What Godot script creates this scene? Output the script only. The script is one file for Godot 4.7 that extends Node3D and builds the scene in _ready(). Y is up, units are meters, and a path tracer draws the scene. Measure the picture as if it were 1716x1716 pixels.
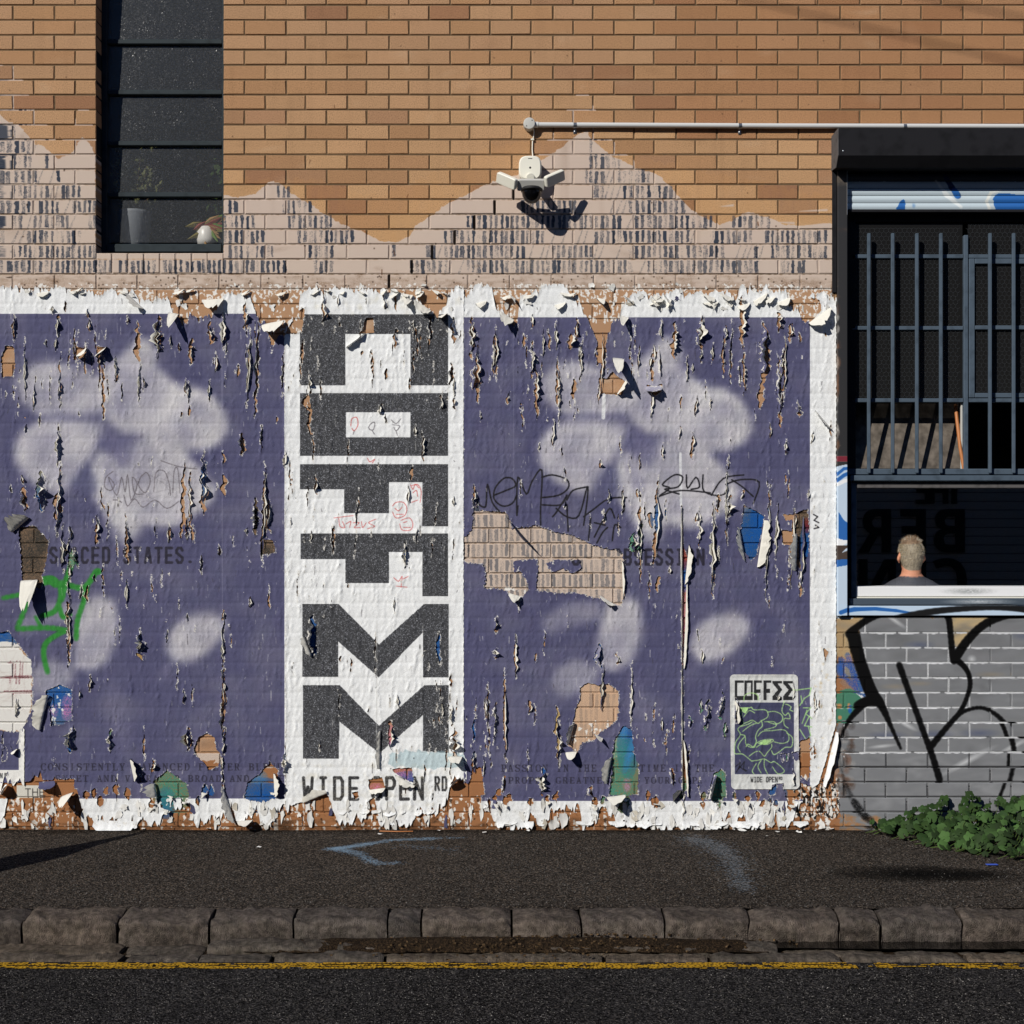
extends Node3D
# A rendered brick shopfront with torn street posters, seen square-on from across a narrow street.
# Wall plane z = 0 faces +z; x runs right, y up, metres. Layout numbers on the wall are given in "units" of 3.45 mm
# (a measured elevation grid of the wall: u to the right, v downwards, pavement at v = 1392).

const S := 0.00345
const DIST := 8.2
const EYE := 1.65
const COURSE := 25.05
const COURSE0 := 8.55
const LIGHT := Vector3(0.82, -0.78, -1.0)

var M := {}
var rng := RandomNumberGenerator.new()
var rnd := PackedFloat32Array()
var n_fine := FastNoiseLite.new()
var n_mid := FastNoiseLite.new()
var n_big := FastNoiseLite.new()
var used_names := {}
var fields := []            # [x0, y0, w, h, PackedFloat32Array] of each poster, for which bricks show
var font_sans: SystemFont
var font_serif: SystemFont
var font_mono: SystemFont


func wx(u: float) -> float: return (u - 858.0) * S
func wy(v: float) -> float: return (1392.0 - v) * S
func W(u: float, v: float, z := 0.0) -> Vector3: return Vector3((u - 858.0) * S, (1392.0 - v) * S, z)
# a point at depth z on the line of sight through wall point (u, v): used to measure things that stand before or behind the wall
func at(u: float, v: float, z: float) -> Vector3:
	var k := (DIST - z) / DIST
	return Vector3(wx(u) * k, EYE + (wy(v) - EYE) * k, z)
func ground_at(u: float, v: float, y := 0.0) -> Vector3:
	var drop := EYE - wy(v)
	var k := (EYE - y) / drop
	return Vector3(wx(u) * k, y, DIST * (1.0 - k))
func c8(r: float, g: float, b: float, a := 255.0) -> Color: return Color(r / 255.0, g / 255.0, b / 255.0, a / 255.0)
func lin(r: float, g: float, b: float) -> Color: return c8(r, g, b).srgb_to_linear()


# ---------------------------------------------------------------- mesh building
class MB:
	var v := PackedVector3Array()
	var n := PackedVector3Array()
	var uv := PackedVector2Array()
	var uv2 := PackedVector2Array()
	var c := PackedColorArray()
	var ix := PackedInt32Array()
	var col := Color.WHITE
	var with_uv := false
	var with_uv2 := false
	var with_col := false

	func vert(p: Vector3, nn: Vector3, t := Vector2.ZERO) -> int:
		v.append(p); n.append(nn)
		if with_uv: uv.append(t)
		if with_uv2: uv2.append(Vector2((p.x / 0.00345 + 858.0) / 1716.0, (1392.0 - p.y / 0.00345) / 1392.0).clamp(Vector2(0.002, 0.004), Vector2(0.998, 0.998)))
		if with_col: c.append(col)
		return v.size() - 1
	func tri_i(a: int, b: int, d: int) -> void:      # counter-clockwise seen from outside
		ix.append(a); ix.append(d); ix.append(b)
	func quad(a: Vector3, b: Vector3, d: Vector3, e: Vector3) -> void:
		var nn := (b - a).cross(e - a)
		if nn.length_squared() < 1e-16: nn = (d - b).cross(e - b)
		nn = nn.normalized()
		var k := vert(a, nn)
		vert(b, nn); vert(d, nn); vert(e, nn)
		tri_i(k, k + 1, k + 2); tri_i(k, k + 2, k + 3)
	func tri(a: Vector3, b: Vector3, d: Vector3) -> void:
		var nn := (b - a).cross(d - a).normalized()
		var k := vert(a, nn)
		vert(b, nn); vert(d, nn)
		tri_i(k, k + 1, k + 2)
	func box(lo: Vector3, hi: Vector3, bev := 0.0, t := Transform3D.IDENTITY) -> void:
		var ce := (lo + hi) * 0.5
		var h := (hi - lo) * 0.5
		bev = minf(bev, minf(h.x, minf(h.y, h.z)) * 0.9)
		var ax := [Vector3.RIGHT, Vector3.UP, Vector3.BACK]
		for k in 3:
			for s in [-1.0, 1.0]:
				var d: Vector3 = ax[k] * s
				var a: Vector3 = ax[(k + 1) % 3]
				var b: Vector3 = ax[(k + 2) % 3]
				var o: Vector3 = ce + d * h[k]
				var ha: Vector3 = a * (h[(k + 1) % 3] - bev)
				var hb: Vector3 = b * (h[(k + 2) % 3] - bev)
				if s > 0: quad(t * (o - ha - hb), t * (o + ha - hb), t * (o + ha + hb), t * (o - ha + hb))
				else: quad(t * (o - ha - hb), t * (o - ha + hb), t * (o + ha + hb), t * (o + ha - hb))
		if bev <= 0.0: return
		for k in 3:
			var a2 := (k + 1) % 3
			var b2 := (k + 2) % 3
			for sa in [-1.0, 1.0]:
				for sb in [-1.0, 1.0]:
					var p: Vector3 = ce + ax[a2] * sa * h[a2] + ax[b2] * sb * (h[b2] - bev)
					var q: Vector3 = ce + ax[a2] * sa * (h[a2] - bev) + ax[b2] * sb * h[b2]
					var l: Vector3 = ax[k] * (h[k] - bev)
					if sa * sb > 0: quad(t * (p - l), t * (q - l), t * (q + l), t * (p + l))
					else: quad(t * (p + l), t * (q + l), t * (q - l), t * (p - l))
		for sx in [-1.0, 1.0]:
			for sy in [-1.0, 1.0]:
				for sz in [-1.0, 1.0]:
					var q: Vector3 = Vector3(ce.x + sx * h.x, ce.y + sy * h.y, ce.z + sz * h.z)
					var a := t * (q - Vector3(0, sy, sz) * bev)
					var b := t * (q - Vector3(sx, 0, sz) * bev)
					var d := t * (q - Vector3(sx, sy, 0) * bev)
					if sx * sy * sz > 0: tri(a, b, d)
					else: tri(a, d, b)
	func tube(pts: Array, r: float, sides := 10, caps := true, r1 := -1.0) -> void:
		var rings := []
		var last := pts.size() - 1
		var up := Vector3.UP
		for k in pts.size():
			var d: Vector3 = (pts[mini(k + 1, last)] - pts[maxi(k - 1, 0)]).normalized()
			if absf(d.dot(up)) > 0.95: up = Vector3.RIGHT if absf(d.x) < 0.9 else Vector3.BACK
			var a := d.cross(up).normalized()
			var b := a.cross(d).normalized()
			up = b
			var rr := r if r1 < 0 else lerpf(r, r1, float(k) / last)
			var ring := []
			for j in sides:
				var an := TAU * j / sides
				var nn := a * cos(an) + b * sin(an)
				ring.append(vert(pts[k] + nn * rr, nn))
			rings.append(ring)
		for k in last:
			for j in sides:
				var j2 := (j + 1) % sides
				tri_i(rings[k][j], rings[k + 1][j2], rings[k][j2])
				tri_i(rings[k][j], rings[k + 1][j], rings[k + 1][j2])
		if caps:
			for e in [0, last]:
				var nn: Vector3 = (pts[0] - pts[1]).normalized() if e == 0 else (pts[last] - pts[last - 1]).normalized()
				var ce := vert(pts[e], nn)
				var ids := []
				for j in sides: ids.append(vert(v[rings[e][j]], nn))
				for j in sides:
					if e == 0: tri_i(ce, ids[j], ids[(j + 1) % sides])
					else: tri_i(ce, ids[(j + 1) % sides], ids[j])
	# outline (Vector2 list, counter-clockwise) extruded from z0 to z1 with its front edge rounded by bev
	func prism(o: PackedVector2Array, z0: float, z1: float, bev := 0.0, t := Transform3D.IDENTITY) -> void:
		if Geometry2D.is_polygon_clockwise(o): o.reverse()
		var ins := o
		if bev > 0.0:
			ins = PackedVector2Array()
			for k in o.size():
				var d1 := (o[k] - o[k - 1]).normalized()
				var d2 := (o[(k + 1) % o.size()] - o[k]).normalized()
				var m := (Vector2(-d1.y, d1.x) + Vector2(-d2.y, d2.x)).normalized()
				ins.append(o[k] + m * bev)
		var f := Geometry2D.triangulate_polygon(ins)
		for k in range(0, f.size(), 3):
			var a := ins[f[k]]; var b := ins[f[k + 1]]; var d := ins[f[k + 2]]
			if (b - a).cross(d - a) < 0:
				var sw := b; b = d; d = sw
			tri(t * Vector3(a.x, a.y, z1), t * Vector3(b.x, b.y, z1), t * Vector3(d.x, d.y, z1))
			tri(t * Vector3(a.x, a.y, z0), t * Vector3(d.x, d.y, z0), t * Vector3(b.x, b.y, z0))
		for k in o.size():
			var j := (k + 1) % o.size()
			quad(t * Vector3(o[k].x, o[k].y, z0), t * Vector3(o[j].x, o[j].y, z0), t * Vector3(o[j].x, o[j].y, z1 - bev), t * Vector3(o[k].x, o[k].y, z1 - bev))
			if bev > 0.0: quad(t * Vector3(o[k].x, o[k].y, z1 - bev), t * Vector3(o[j].x, o[j].y, z1 - bev), t * Vector3(ins[j].x, ins[j].y, z1), t * Vector3(ins[k].x, ins[k].y, z1))
	# profile: Vector2(radius, height) list turned about the local y axis
	func lathe(prof: Array, sides := 20, t := Transform3D.IDENTITY) -> void:
		var rings := []
		for k in prof.size():
			var d: Vector2 = prof[mini(k + 1, prof.size() - 1)] - prof[maxi(k - 1, 0)]
			var ring := []
			for j in sides:
				var an := TAU * j / sides
				var out := Vector3(cos(an), 0, sin(an))
				ring.append(vert(t * (out * prof[k].x + Vector3(0, prof[k].y, 0)), (t.basis * (out * d.y - Vector3(0, d.x, 0))).normalized()))
			rings.append(ring)
		for k in prof.size() - 1:
			for j in sides:
				var j2 := (j + 1) % sides
				tri_i(rings[k][j], rings[k + 1][j], rings[k + 1][j2])
				tri_i(rings[k][j], rings[k + 1][j2], rings[k][j2])
	func mesh(m: Material, into: ArrayMesh = null) -> ArrayMesh:
		var am := into if into else ArrayMesh.new()
		var a := []
		a.resize(Mesh.ARRAY_MAX)
		a[Mesh.ARRAY_VERTEX] = v
		a[Mesh.ARRAY_NORMAL] = n
		if with_uv: a[Mesh.ARRAY_TEX_UV] = uv
		if with_uv2: a[Mesh.ARRAY_TEX_UV2] = uv2
		if with_col: a[Mesh.ARRAY_COLOR] = c
		a[Mesh.ARRAY_INDEX] = ix
		am.add_surface_from_arrays(Mesh.PRIMITIVE_TRIANGLES, a)
		am.surface_set_material(am.get_surface_count() - 1, m)
		return am


func numbered(called: String) -> String:
	if not used_names.has(called):
		used_names[called] = 0
		return called
	used_names[called] += 1
	return "%s_%03d" % [called, used_names[called]]

func put(called: String, mesh: Mesh, parent: Node = null) -> MeshInstance3D:
	var o := MeshInstance3D.new()
	o.mesh = mesh
	if parent:
		var k: int = parent.get_meta("n_" + called, 0)
		o.name = called if k == 0 else "%s_%03d" % [called, k]
		parent.set_meta("n_" + called, k + 1)
		parent.add_child(o, true)
	else:
		o.name = numbered(called)
		add_child(o, true)
	return o

func tag(o: Node, label: String, category := "", group := "", kind := "") -> Node:
	if label: o.set_meta("label", label)
	if category: o.set_meta("category", category)
	if group: o.set_meta("group", group)
	if kind: o.set_meta("kind", kind)
	return o

func thing(called: String, label: String, category: String, group := "", where := Vector3.ZERO) -> Node3D:
	var o := Node3D.new()
	o.name = numbered(called)
	o.position = where
	add_child(o, true)
	tag(o, label, category, group)
	return o

func mb(col := false, uv2 := false, uv := false) -> MB:
	var b := MB.new()
	b.with_col = col; b.with_uv2 = uv2; b.with_uv = uv
	return b

func box_part(called: String, lo: Vector3, hi: Vector3, m: Material, parent: Node = null, bev := 0.002) -> MeshInstance3D:
	var b := mb(false, m == M.wall_paint)
	b.box(lo, hi, bev)
	return put(called, b.mesh(m), parent)


# ---------------------------------------------------------------- painting flat print and paint (RGBA8 canvases in wall units)
class Canvas:
	var x0 := 0
	var y0 := 0
	var w := 0
	var h := 0
	var d := PackedByteArray()
	var rnd: PackedFloat32Array
	var nz: FastNoiseLite

	func setup(ax: int, ay: int, aw: int, ah: int, fill: Color, r: PackedFloat32Array, noise: FastNoiseLite) -> void:
		x0 = ax; y0 = ay; w = aw; h = ah; rnd = r; nz = noise
		var im := Image.create(w, h, false, Image.FORMAT_RGBA8)
		im.fill(fill)
		d = im.get_data()
	func dot(x: int, y: int, c: Color, a: float) -> void:
		if x < 0 or y < 0 or x >= w or y >= h or a <= 0.0: return
		var o := (y * w + x) * 4
		if a > 1.0: a = 1.0
		var old := d[o + 3] / 255.0
		var na := a + old * (1.0 - a)
		var k := a / na if na > 0.0 else 1.0
		d[o] = int(lerpf(d[o], c.r * 255.0, k))
		d[o + 1] = int(lerpf(d[o + 1], c.g * 255.0, k))
		d[o + 2] = int(lerpf(d[o + 2], c.b * 255.0, k))
		d[o + 3] = int(na * 255.0)
	func rect(ax: float, ay: float, bx: float, by: float, c: Color, a := 1.0, dry := 0.0) -> void:
		for y in range(maxi(0, int(ay) - y0), mini(h, int(by) - y0)):
			for x in range(maxi(0, int(ax) - x0), mini(w, int(bx) - x0)):
				dot(x, y, c, a if dry <= 0.0 else a * (1.0 - dry * rnd[(x * 131 + y * 977) & 65535]))
	# polygon by rows; rag jitters its outline, dry leaves grain, fade softens vertically
	func poly(p: PackedVector2Array, c: Color, a := 1.0, rag := 0.0, dry := 0.0) -> void:
		if rag > 0.0:
			var q := PackedVector2Array()
			for k in p.size():
				var e := p[(k + 1) % p.size()]
				var n := maxi(1, int(p[k].distance_to(e) / 4.0))
				for j in n:
					var t := p[k].lerp(e, float(j) / n)
					q.append(t + Vector2(nz.get_noise_2d(t.x * 9.0, t.y * 9.0), nz.get_noise_2d(t.y * 9.0 + 500.0, t.x * 9.0)) * rag * 2.0)
			p = q
		var lo := 1e9
		var hi := -1e9
		for t in p:
			lo = minf(lo, t.y); hi = maxf(hi, t.y)
		for y in range(maxi(y0, int(floor(lo))), mini(y0 + h, int(ceil(hi)) + 1)):
			var xs := PackedFloat32Array()
			var yy := y + 0.5
			for k in p.size():
				var s := p[k]
				var e := p[(k + 1) % p.size()]
				if (s.y <= yy) != (e.y <= yy): xs.append(s.x + (yy - s.y) / (e.y - s.y) * (e.x - s.x))
			xs.sort()
			for k in range(0, xs.size() - 1, 2):
				var sx := maxi(0, int(round(xs[k])) - x0)
				var ex := mini(w, int(round(xs[k + 1])) - x0)
				for x in range(sx, ex):
					dot(x, y - y0, c, a if dry <= 0.0 else a * clampf(1.6 - dry * (1.0 + 0.9 * nz.get_noise_2d(x * 2.2, y * 0.5) + rnd[(x * 131 + y * 977) & 65535]), 0.0, 1.0))
	# brush line; widths may vary per point
	func stroke(p: Array, wd, c: Color, a := 1.0, soft := 1.0, dry := 0.0) -> void:
		for k in p.size() - 1:
			var s: Vector2 = p[k]
			var e: Vector2 = p[k + 1]
			var ws: float = (wd[k] if wd is Array else wd) * 0.5
			var we: float = (wd[k + 1] if wd is Array else wd) * 0.5
			var m := maxf(ws, we) + soft + 1.0
			var l2 := maxf(0.0001, s.distance_squared_to(e))
			for y in range(maxi(0, int(minf(s.y, e.y) - m) - y0), mini(h, int(maxf(s.y, e.y) + m) + 1 - y0)):
				for x in range(maxi(0, int(minf(s.x, e.x) - m) - x0), mini(w, int(maxf(s.x, e.x) + m) + 1 - x0)):
					var q := Vector2(x + x0 + 0.5, y + y0 + 0.5)
					var t := clampf((q - s).dot(e - s) / l2, 0.0, 1.0)
					var r := lerpf(ws, we, t)
					var f := (r + soft * 0.5 - q.distance_to(s.lerp(e, t))) / soft
					if f > 0.0:
						f = minf(f, 1.0)
						if dry > 0.0: f *= clampf(1.3 - dry * rnd[(x * 131 + y * 977) & 65535] * 2.0, 0.0, 1.0)
						var o := (y * w + x) * 4
						var aa := f * a
						# keep overlapping pieces of one line from adding up
						var old := absf(d[o] / 255.0 - c.r) + absf(d[o + 1] / 255.0 - c.g) + absf(d[o + 2] / 255.0 - c.b)
						if old < 0.04 and d[o + 3] > 200 and aa < 0.9: continue
						dot(x, y, c, aa)
	func blob(cx: float, cy: float, rx: float, ry: float, c: Color, a := 1.0, turn := 0.0, dry := 0.0, power := 1.0) -> void:
		var m := maxf(rx, ry)
		var cs := cos(turn); var sn := sin(turn)
		for y in range(maxi(0, int(cy - m) - y0), mini(h, int(cy + m) + 1 - y0)):
			for x in range(maxi(0, int(cx - m) - x0), mini(w, int(cx + m) + 1 - x0)):
				var dx := x + x0 - cx; var dy := y + y0 - cy
				var f := 1.0 - Vector2((dx * cs + dy * sn) / rx, (dy * cs - dx * sn) / ry).length()
				if f > 0.0:
					f = pow(f, power)
					if dry > 0.0: f *= clampf(1.4 - dry * rnd[(x * 131 + y * 977) & 65535] * 2.0, 0.0, 1.0)
					dot(x, y, c, f * a)
	# letters from a font's own outlines, scaled to a box (centre-left at x, baseline y)
	func text(tm: Array, ox: float, baseline: float, sx: float, sy: float, c: Color, a := 1.0, dry := 0.0) -> void:
		var v: PackedVector3Array = tm[Mesh.ARRAY_VERTEX]
		var nn: PackedVector3Array = tm[Mesh.ARRAY_NORMAL]
		var id: PackedInt32Array = tm[Mesh.ARRAY_INDEX]
		for k in range(0, id.size(), 3):
			if nn[id[k]].z < 0.5: continue
			var p := PackedVector2Array()
			for j in 3:
				var q := v[id[k + j]]
				p.append(Vector2(ox + q.x * sx, baseline - q.y * sy))
			var lo := Vector2(minf(p[0].x, minf(p[1].x, p[2].x)), minf(p[0].y, minf(p[1].y, p[2].y)))
			var hi := Vector2(maxf(p[0].x, maxf(p[1].x, p[2].x)), maxf(p[0].y, maxf(p[1].y, p[2].y)))
			for y in range(maxi(0, int(lo.y) - y0), mini(h, int(hi.y) + 1 - y0)):
				for x in range(maxi(0, int(lo.x) - x0), mini(w, int(hi.x) + 1 - x0)):
					var cover := 0
					for e in 4:
						var q := Vector2(x + x0 + 0.25 + 0.5 * (e & 1), y + y0 + 0.25 + 0.5 * (e >> 1))
						var c1 := (p[1] - p[0]).cross(q - p[0]); var c2 := (p[2] - p[1]).cross(q - p[1]); var c3 := (p[0] - p[2]).cross(q - p[2])
						if (c1 >= 0 and c2 >= 0 and c3 >= 0) or (c1 <= 0 and c2 <= 0 and c3 <= 0): cover += 1
					if cover: dot(x, y, c, a * cover * 0.25 * (1.0 if dry <= 0.0 else clampf(1.3 - dry * rnd[(x * 131 + y * 977) & 65535] * 2.0, 0.0, 1.0)))
	func texture() -> ImageTexture:
		return ImageTexture.create_from_image(Image.create_from_data(w, h, false, Image.FORMAT_RGBA8, d))

func canvas(x0: int, y0: int, w: int, h: int, fill: Color) -> Canvas:
	var c := Canvas.new()
	c.setup(x0, y0, w, h, fill, rnd, n_fine)
	return c

# a hand-drawn line: the same points joined by smooth curves
func curvy(list: Array, s := 1.0, ox := 0.0, oy := 0.0) -> Array:
	var p := P(list, s, ox, oy)
	var n := p.size()
	var out := []
	for k in n - 1:
		var a := p[maxi(k - 1, 0)]; var b := p[k]; var c := p[k + 1]; var d := p[mini(k + 2, n - 1)]
		for j in 4: out.append(b.cubic_interpolate(c, a, d, j / 4.0))
	out.append(p[n - 1])
	return out

# points "x,y x,y ..." measured on an enlargement: unit = origin + value / scale
func P(list: Array, s := 1.0, ox := 0.0, oy := 0.0) -> PackedVector2Array:
	var out := PackedVector2Array()
	for k in range(0, list.size(), 2): out.append(Vector2(ox + list[k] / s, oy + list[k + 1] / s))
	return out

func letters(s: String, f: Font, size := 64) -> Array:
	var t := TextMesh.new()
	t.font = f; t.text = s; t.font_size = size; t.pixel_size = 1.0 / size; t.depth = 0.02
	t.horizontal_alignment = HORIZONTAL_ALIGNMENT_LEFT; t.vertical_alignment = VERTICAL_ALIGNMENT_BOTTOM
	t.curve_step = 2.0
	return t.get_mesh_arrays()

# lettering fitted to the box (x0..x1, top..base) of the cap height
func letter_box(c: Canvas, s: String, f: Font, x0: float, x1: float, top: float, base: float, col: Color, a := 1.0, dry := 0.0) -> void:
	var m := letters(s, f)
	var v: PackedVector3Array = m[Mesh.ARRAY_VERTEX]
	var lo := Vector2(1e9, 1e9); var hi := Vector2(-1e9, -1e9)
	for p in v:
		lo.x = minf(lo.x, p.x); hi.x = maxf(hi.x, p.x); lo.y = minf(lo.y, p.y); hi.y = maxf(hi.y, p.y)
	var sx := (x1 - x0) / maxf(0.01, hi.x - lo.x)
	var sy := (base - top) / maxf(0.01, hi.y - lo.y)
	c.text(m, x0 - lo.x * sx, base + lo.y * sy, sx, sy, col, a, dry)

# narrow upright display capitals drawn with straight heavy strokes on a 4 x 6 cell
const CAPS := {
	"S": [[4, 1, 3, 0, 1, 0, 0, 1, 0, 2, 4, 4, 4, 5, 3, 6, 1, 6, 0, 5]], "P": [[0, 6, 0, 0, 3, 0, 4, 1, 4, 2, 3, 3, 0, 3]], "A": [[0, 6, 1.7, 0, 2.3, 0, 4, 6], [0.7, 4, 3.3, 4]],
	"C": [[4, 1, 3, 0, 1, 0, 0, 1, 0, 5, 1, 6, 3, 6, 4, 5]], "E": [[4, 0, 0, 0, 0, 6, 4, 6], [0, 3, 3.4, 3]], "D": [[0, 0, 0, 6, 3, 6, 4, 5, 4, 1, 3, 0, 0, 0]],
	"T": [[0, 0, 4, 0], [2, 0, 2, 6]], "O": [[1, 0, 3, 0, 4, 1, 4, 5, 3, 6, 1, 6, 0, 5, 0, 1, 1, 0]], "U": [[0, 0, 0, 5, 1, 6, 3, 6, 4, 5, 4, 0]], "R": [[0, 6, 0, 0, 3, 0, 4, 1, 4, 2, 3, 3, 0, 3], [2, 3, 4, 6]],
	"B": [[0, 0, 0, 6, 3, 6, 4, 5, 4, 4, 3, 3, 0, 3], [0, 0, 3, 0, 4, 1, 4, 2, 3, 3]], "I": [[0.8, 0, 3.2, 0], [2, 0, 2, 6], [0.8, 6, 3.2, 6]], "N": [[0, 6, 0, 0, 4, 6, 4, 0]],
	"W": [[-0.2, 0, 0.5, 6, 2, 2.6, 3.5, 6, 4.2, 0]], ".": [[1.7, 5.7, 2.3, 5.7]], " ": [],
	"H": [[0, 0, 0, 6], [4, 0, 4, 6], [0, 3, 4, 3]],
}
func caps(c: Canvas, s: String, x: float, top: float, pitch: float, wide: float, tall: float, thick: float, col: Color, a := 1.0, dry := 0.0) -> void:
	for k in s.length():
		for line in CAPS.get(s[k], []):
			var pts := []
			for j in range(0, line.size(), 2):
				pts.append(Vector2(x + k * pitch + thick * 0.5 + line[j] / 4.0 * (wide - thick), top + thick * 0.5 + line[j + 1] / 6.0 * (tall - thick)))
			c.stroke(pts, thick, col, a, 1.0, dry)


# ---------------------------------------------------------------- materials
func noise_tex(freq: float, stops: Array, octaves := 4, kind := FastNoiseLite.TYPE_SIMPLEX_SMOOTH, size := 512, seed_ := 1) -> NoiseTexture2D:
	var f := FastNoiseLite.new()
	f.seed = seed_; f.noise_type = kind; f.frequency = freq; f.fractal_octaves = octaves
	if kind == FastNoiseLite.TYPE_CELLULAR:
		f.cellular_return_type = FastNoiseLite.RETURN_CELL_VALUE
		f.fractal_type = FastNoiseLite.FRACTAL_NONE
	var t := NoiseTexture2D.new()
	t.width = size; t.height = size; t.seamless = true; t.noise = f; t.generate_mipmaps = false
	if stops:
		var g := Gradient.new()
		g.offsets = PackedFloat32Array(); g.colors = PackedColorArray()
		for s in stops: g.add_point(s[0], s[1])
		while g.get_point_count() > stops.size(): g.remove_point(0)
		t.color_ramp = g
	return t

func grey(v: float) -> Color: return Color(v, v, v)

func plain(name_: String, c: Color, rough := 0.7, metal := 0.0, spec := 0.5) -> StandardMaterial3D:
	var m := StandardMaterial3D.new()
	m.resource_name = name_
	m.albedo_color = c; m.roughness = rough; m.metallic = metal; m.metallic_specular = spec
	m.cull_mode = BaseMaterial3D.CULL_DISABLED
	M[name_] = m
	return m

func grained(name_: String, c: Color, tex: Texture2D, per_metre: float, bump: Texture2D, bump_cm: float, rough := 0.8, vcol := false, spec := 0.22) -> StandardMaterial3D:
	var m := plain(name_, c, rough, 0.0, spec)
	m.albedo_texture = tex
	m.uv1_triplanar = true; m.uv1_world_triplanar = true
	m.uv1_scale = Vector3.ONE * per_metre
	if bump:
		m.heightmap_enabled = true; m.heightmap_texture = bump; m.heightmap_scale = bump_cm
	m.vertex_color_use_as_albedo = vcol
	return m

func overlay(m: StandardMaterial3D, tex: Texture2D) -> void:
	m.detail_enabled = true
	m.detail_albedo = tex
	m.detail_blend_mode = BaseMaterial3D.BLEND_MODE_MIX
	m.detail_uv_layer = BaseMaterial3D.DETAIL_UV_2

func make_materials() -> void:
	var pits := noise_tex(0.11, [[0.0, grey(0.50)], [0.28, grey(0.84)], [0.5, grey(0.93)], [0.72, grey(1.0)], [1.0, grey(1.0)]], 3)
	var rough := noise_tex(0.16, [], 4, FastNoiseLite.TYPE_SIMPLEX_SMOOTH, 512, 3)
	var brick := grained("brick", Color.WHITE, pits, 2.4, rough, 0.22, 0.85, true)
	var mortar := grained("mortar", c8(134, 112, 86), pits, 3.1, rough, 0.5, 0.95)
	M.tar_chips = noise_tex(0.15, [[0.0, grey(0.26)], [0.3, grey(0.42)], [0.55, grey(0.55)], [0.75, grey(0.68)], [0.88, grey(0.8)], [0.95, Color(0.95, 0.92, 0.87)], [1.0, Color(1.0, 1.0, 1.0)]], 1, FastNoiseLite.TYPE_CELLULAR, 1024, 11)
	var chips_b := noise_tex(0.12, [], 2, FastNoiseLite.TYPE_SIMPLEX, 1024, 7)
	grained("footpath", c8(144, 132, 121), M.tar_chips, 0.95, chips_b, 2.0, 0.95, true, 0.12)
	grained("road", c8(98, 95, 95), M.tar_chips, 0.8, chips_b, 2.0, 0.95, true, 0.12)
	var stone := noise_tex(0.03, [[0.0, grey(0.55)], [0.35, grey(0.75)], [0.6, grey(0.9)], [1.0, grey(1.1)]], 5, FastNoiseLite.TYPE_SIMPLEX_SMOOTH, 512, 21)
	grained("bluestone", Color.WHITE, stone, 1.9, rough, 1.1, 0.9, true, 0.2)
	grained("soil", c8(92, 74, 54), M.tar_chips, 1.4, chips_b, 1.0, 0.95)
	M.stone_noise = stone
	var metal_wear := noise_tex(0.02, [[0.0, grey(0.8)], [0.5, grey(1.0)], [1.0, grey(1.12)]], 5, FastNoiseLite.TYPE_SIMPLEX_SMOOTH, 256, 5)
	grained("black_metal", c8(34, 34, 37), metal_wear, 1.6, null, 0.0, 0.6)
	grained("slate_metal", c8(78, 91, 104), metal_wear, 1.6, null, 0.0, 0.5)
	grained("window_metal", c8(50, 58, 62), metal_wear, 1.6, null, 0.0, 0.55)
	grained("end_grey", c8(92, 90, 90), metal_wear, 3.0, null, 0.0, 0.7)
	plain("chips", Color.WHITE, 0.8, 0.0, 0.25).vertex_color_use_as_albedo = true
	plain("glass_wire", c8(50, 54, 58), 0.7)
	plain("residue", Color.WHITE, 0.9, 0.0, 0.2).vertex_color_use_as_albedo = true
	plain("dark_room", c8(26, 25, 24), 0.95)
	plain("white_plastic", c8(228, 226, 212), 0.45)
	plain("grey_plastic", c8(190, 189, 183), 0.5)
	plain("conduit_grey", c8(205, 206, 204), 0.4)
	plain("zinc", c8(150, 155, 160), 0.35, 0.9)
	plain("black_gloss", c8(12, 12, 14), 0.08)
	plain("black_rubber", c8(20, 20, 21), 0.7)
	plain("paper_back", c8(222, 219, 208), 0.9)
	plain("skin", c8(222, 160, 128), 0.55).subsurf_scatter_enabled = false
	plain("hair", Color.WHITE, 0.6).vertex_color_use_as_albedo = true
	plain("shirt", c8(70, 72, 78), 0.95)
	plain("wood", c8(176, 112, 62), 0.55)
	plain("leaf", Color.WHITE, 0.7, 0.0, 0.25).vertex_color_use_as_albedo = true
	M.leaf.backlight_enabled = true
	M.leaf.backlight = Color(0.08, 0.1, 0.03)
	plain("ceramic", c8(225, 222, 214), 0.35)
	plain("pot_grey", c8(120, 125, 130), 0.6)
	grained("frosted", c8(118, 110, 101), M.stone_noise, 0.9, null, 0.0, 0.85)
	plain("cable_black", c8(18, 18, 18), 0.6)
	var g := plain("glass", Color(0.9, 0.95, 0.95, 0.0), 0.0)
	g.transparency = BaseMaterial3D.TRANSPARENCY_ALPHA
	var og := plain("obscure_glass", Color(0.5, 0.52, 0.54, 0.13), 0.22)
	og.transparency = BaseMaterial3D.TRANSPARENCY_ALPHA
	var wg := plain("wired_glass", Color(0.12, 0.12, 0.12, 0.95), 0.1)
	wg.transparency = BaseMaterial3D.TRANSPARENCY_ALPHA
	var wa := plain("water", c8(10, 9, 8), 0.02)
	wa.metallic_specular = 0.6
	plain("opposite_wall", c8(150, 146, 140), 0.9)
	plain("opposite_board", c8(238, 236, 230), 0.7)
	plain("opposite_dark", c8(22, 22, 24), 0.5)
	plain("litter_white", c8(232, 230, 224), 0.9)
	plain("litter_blue", c8(60, 90, 190), 0.5)
	plain("yellow_flower", c8(240, 205, 40), 0.6)


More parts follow.
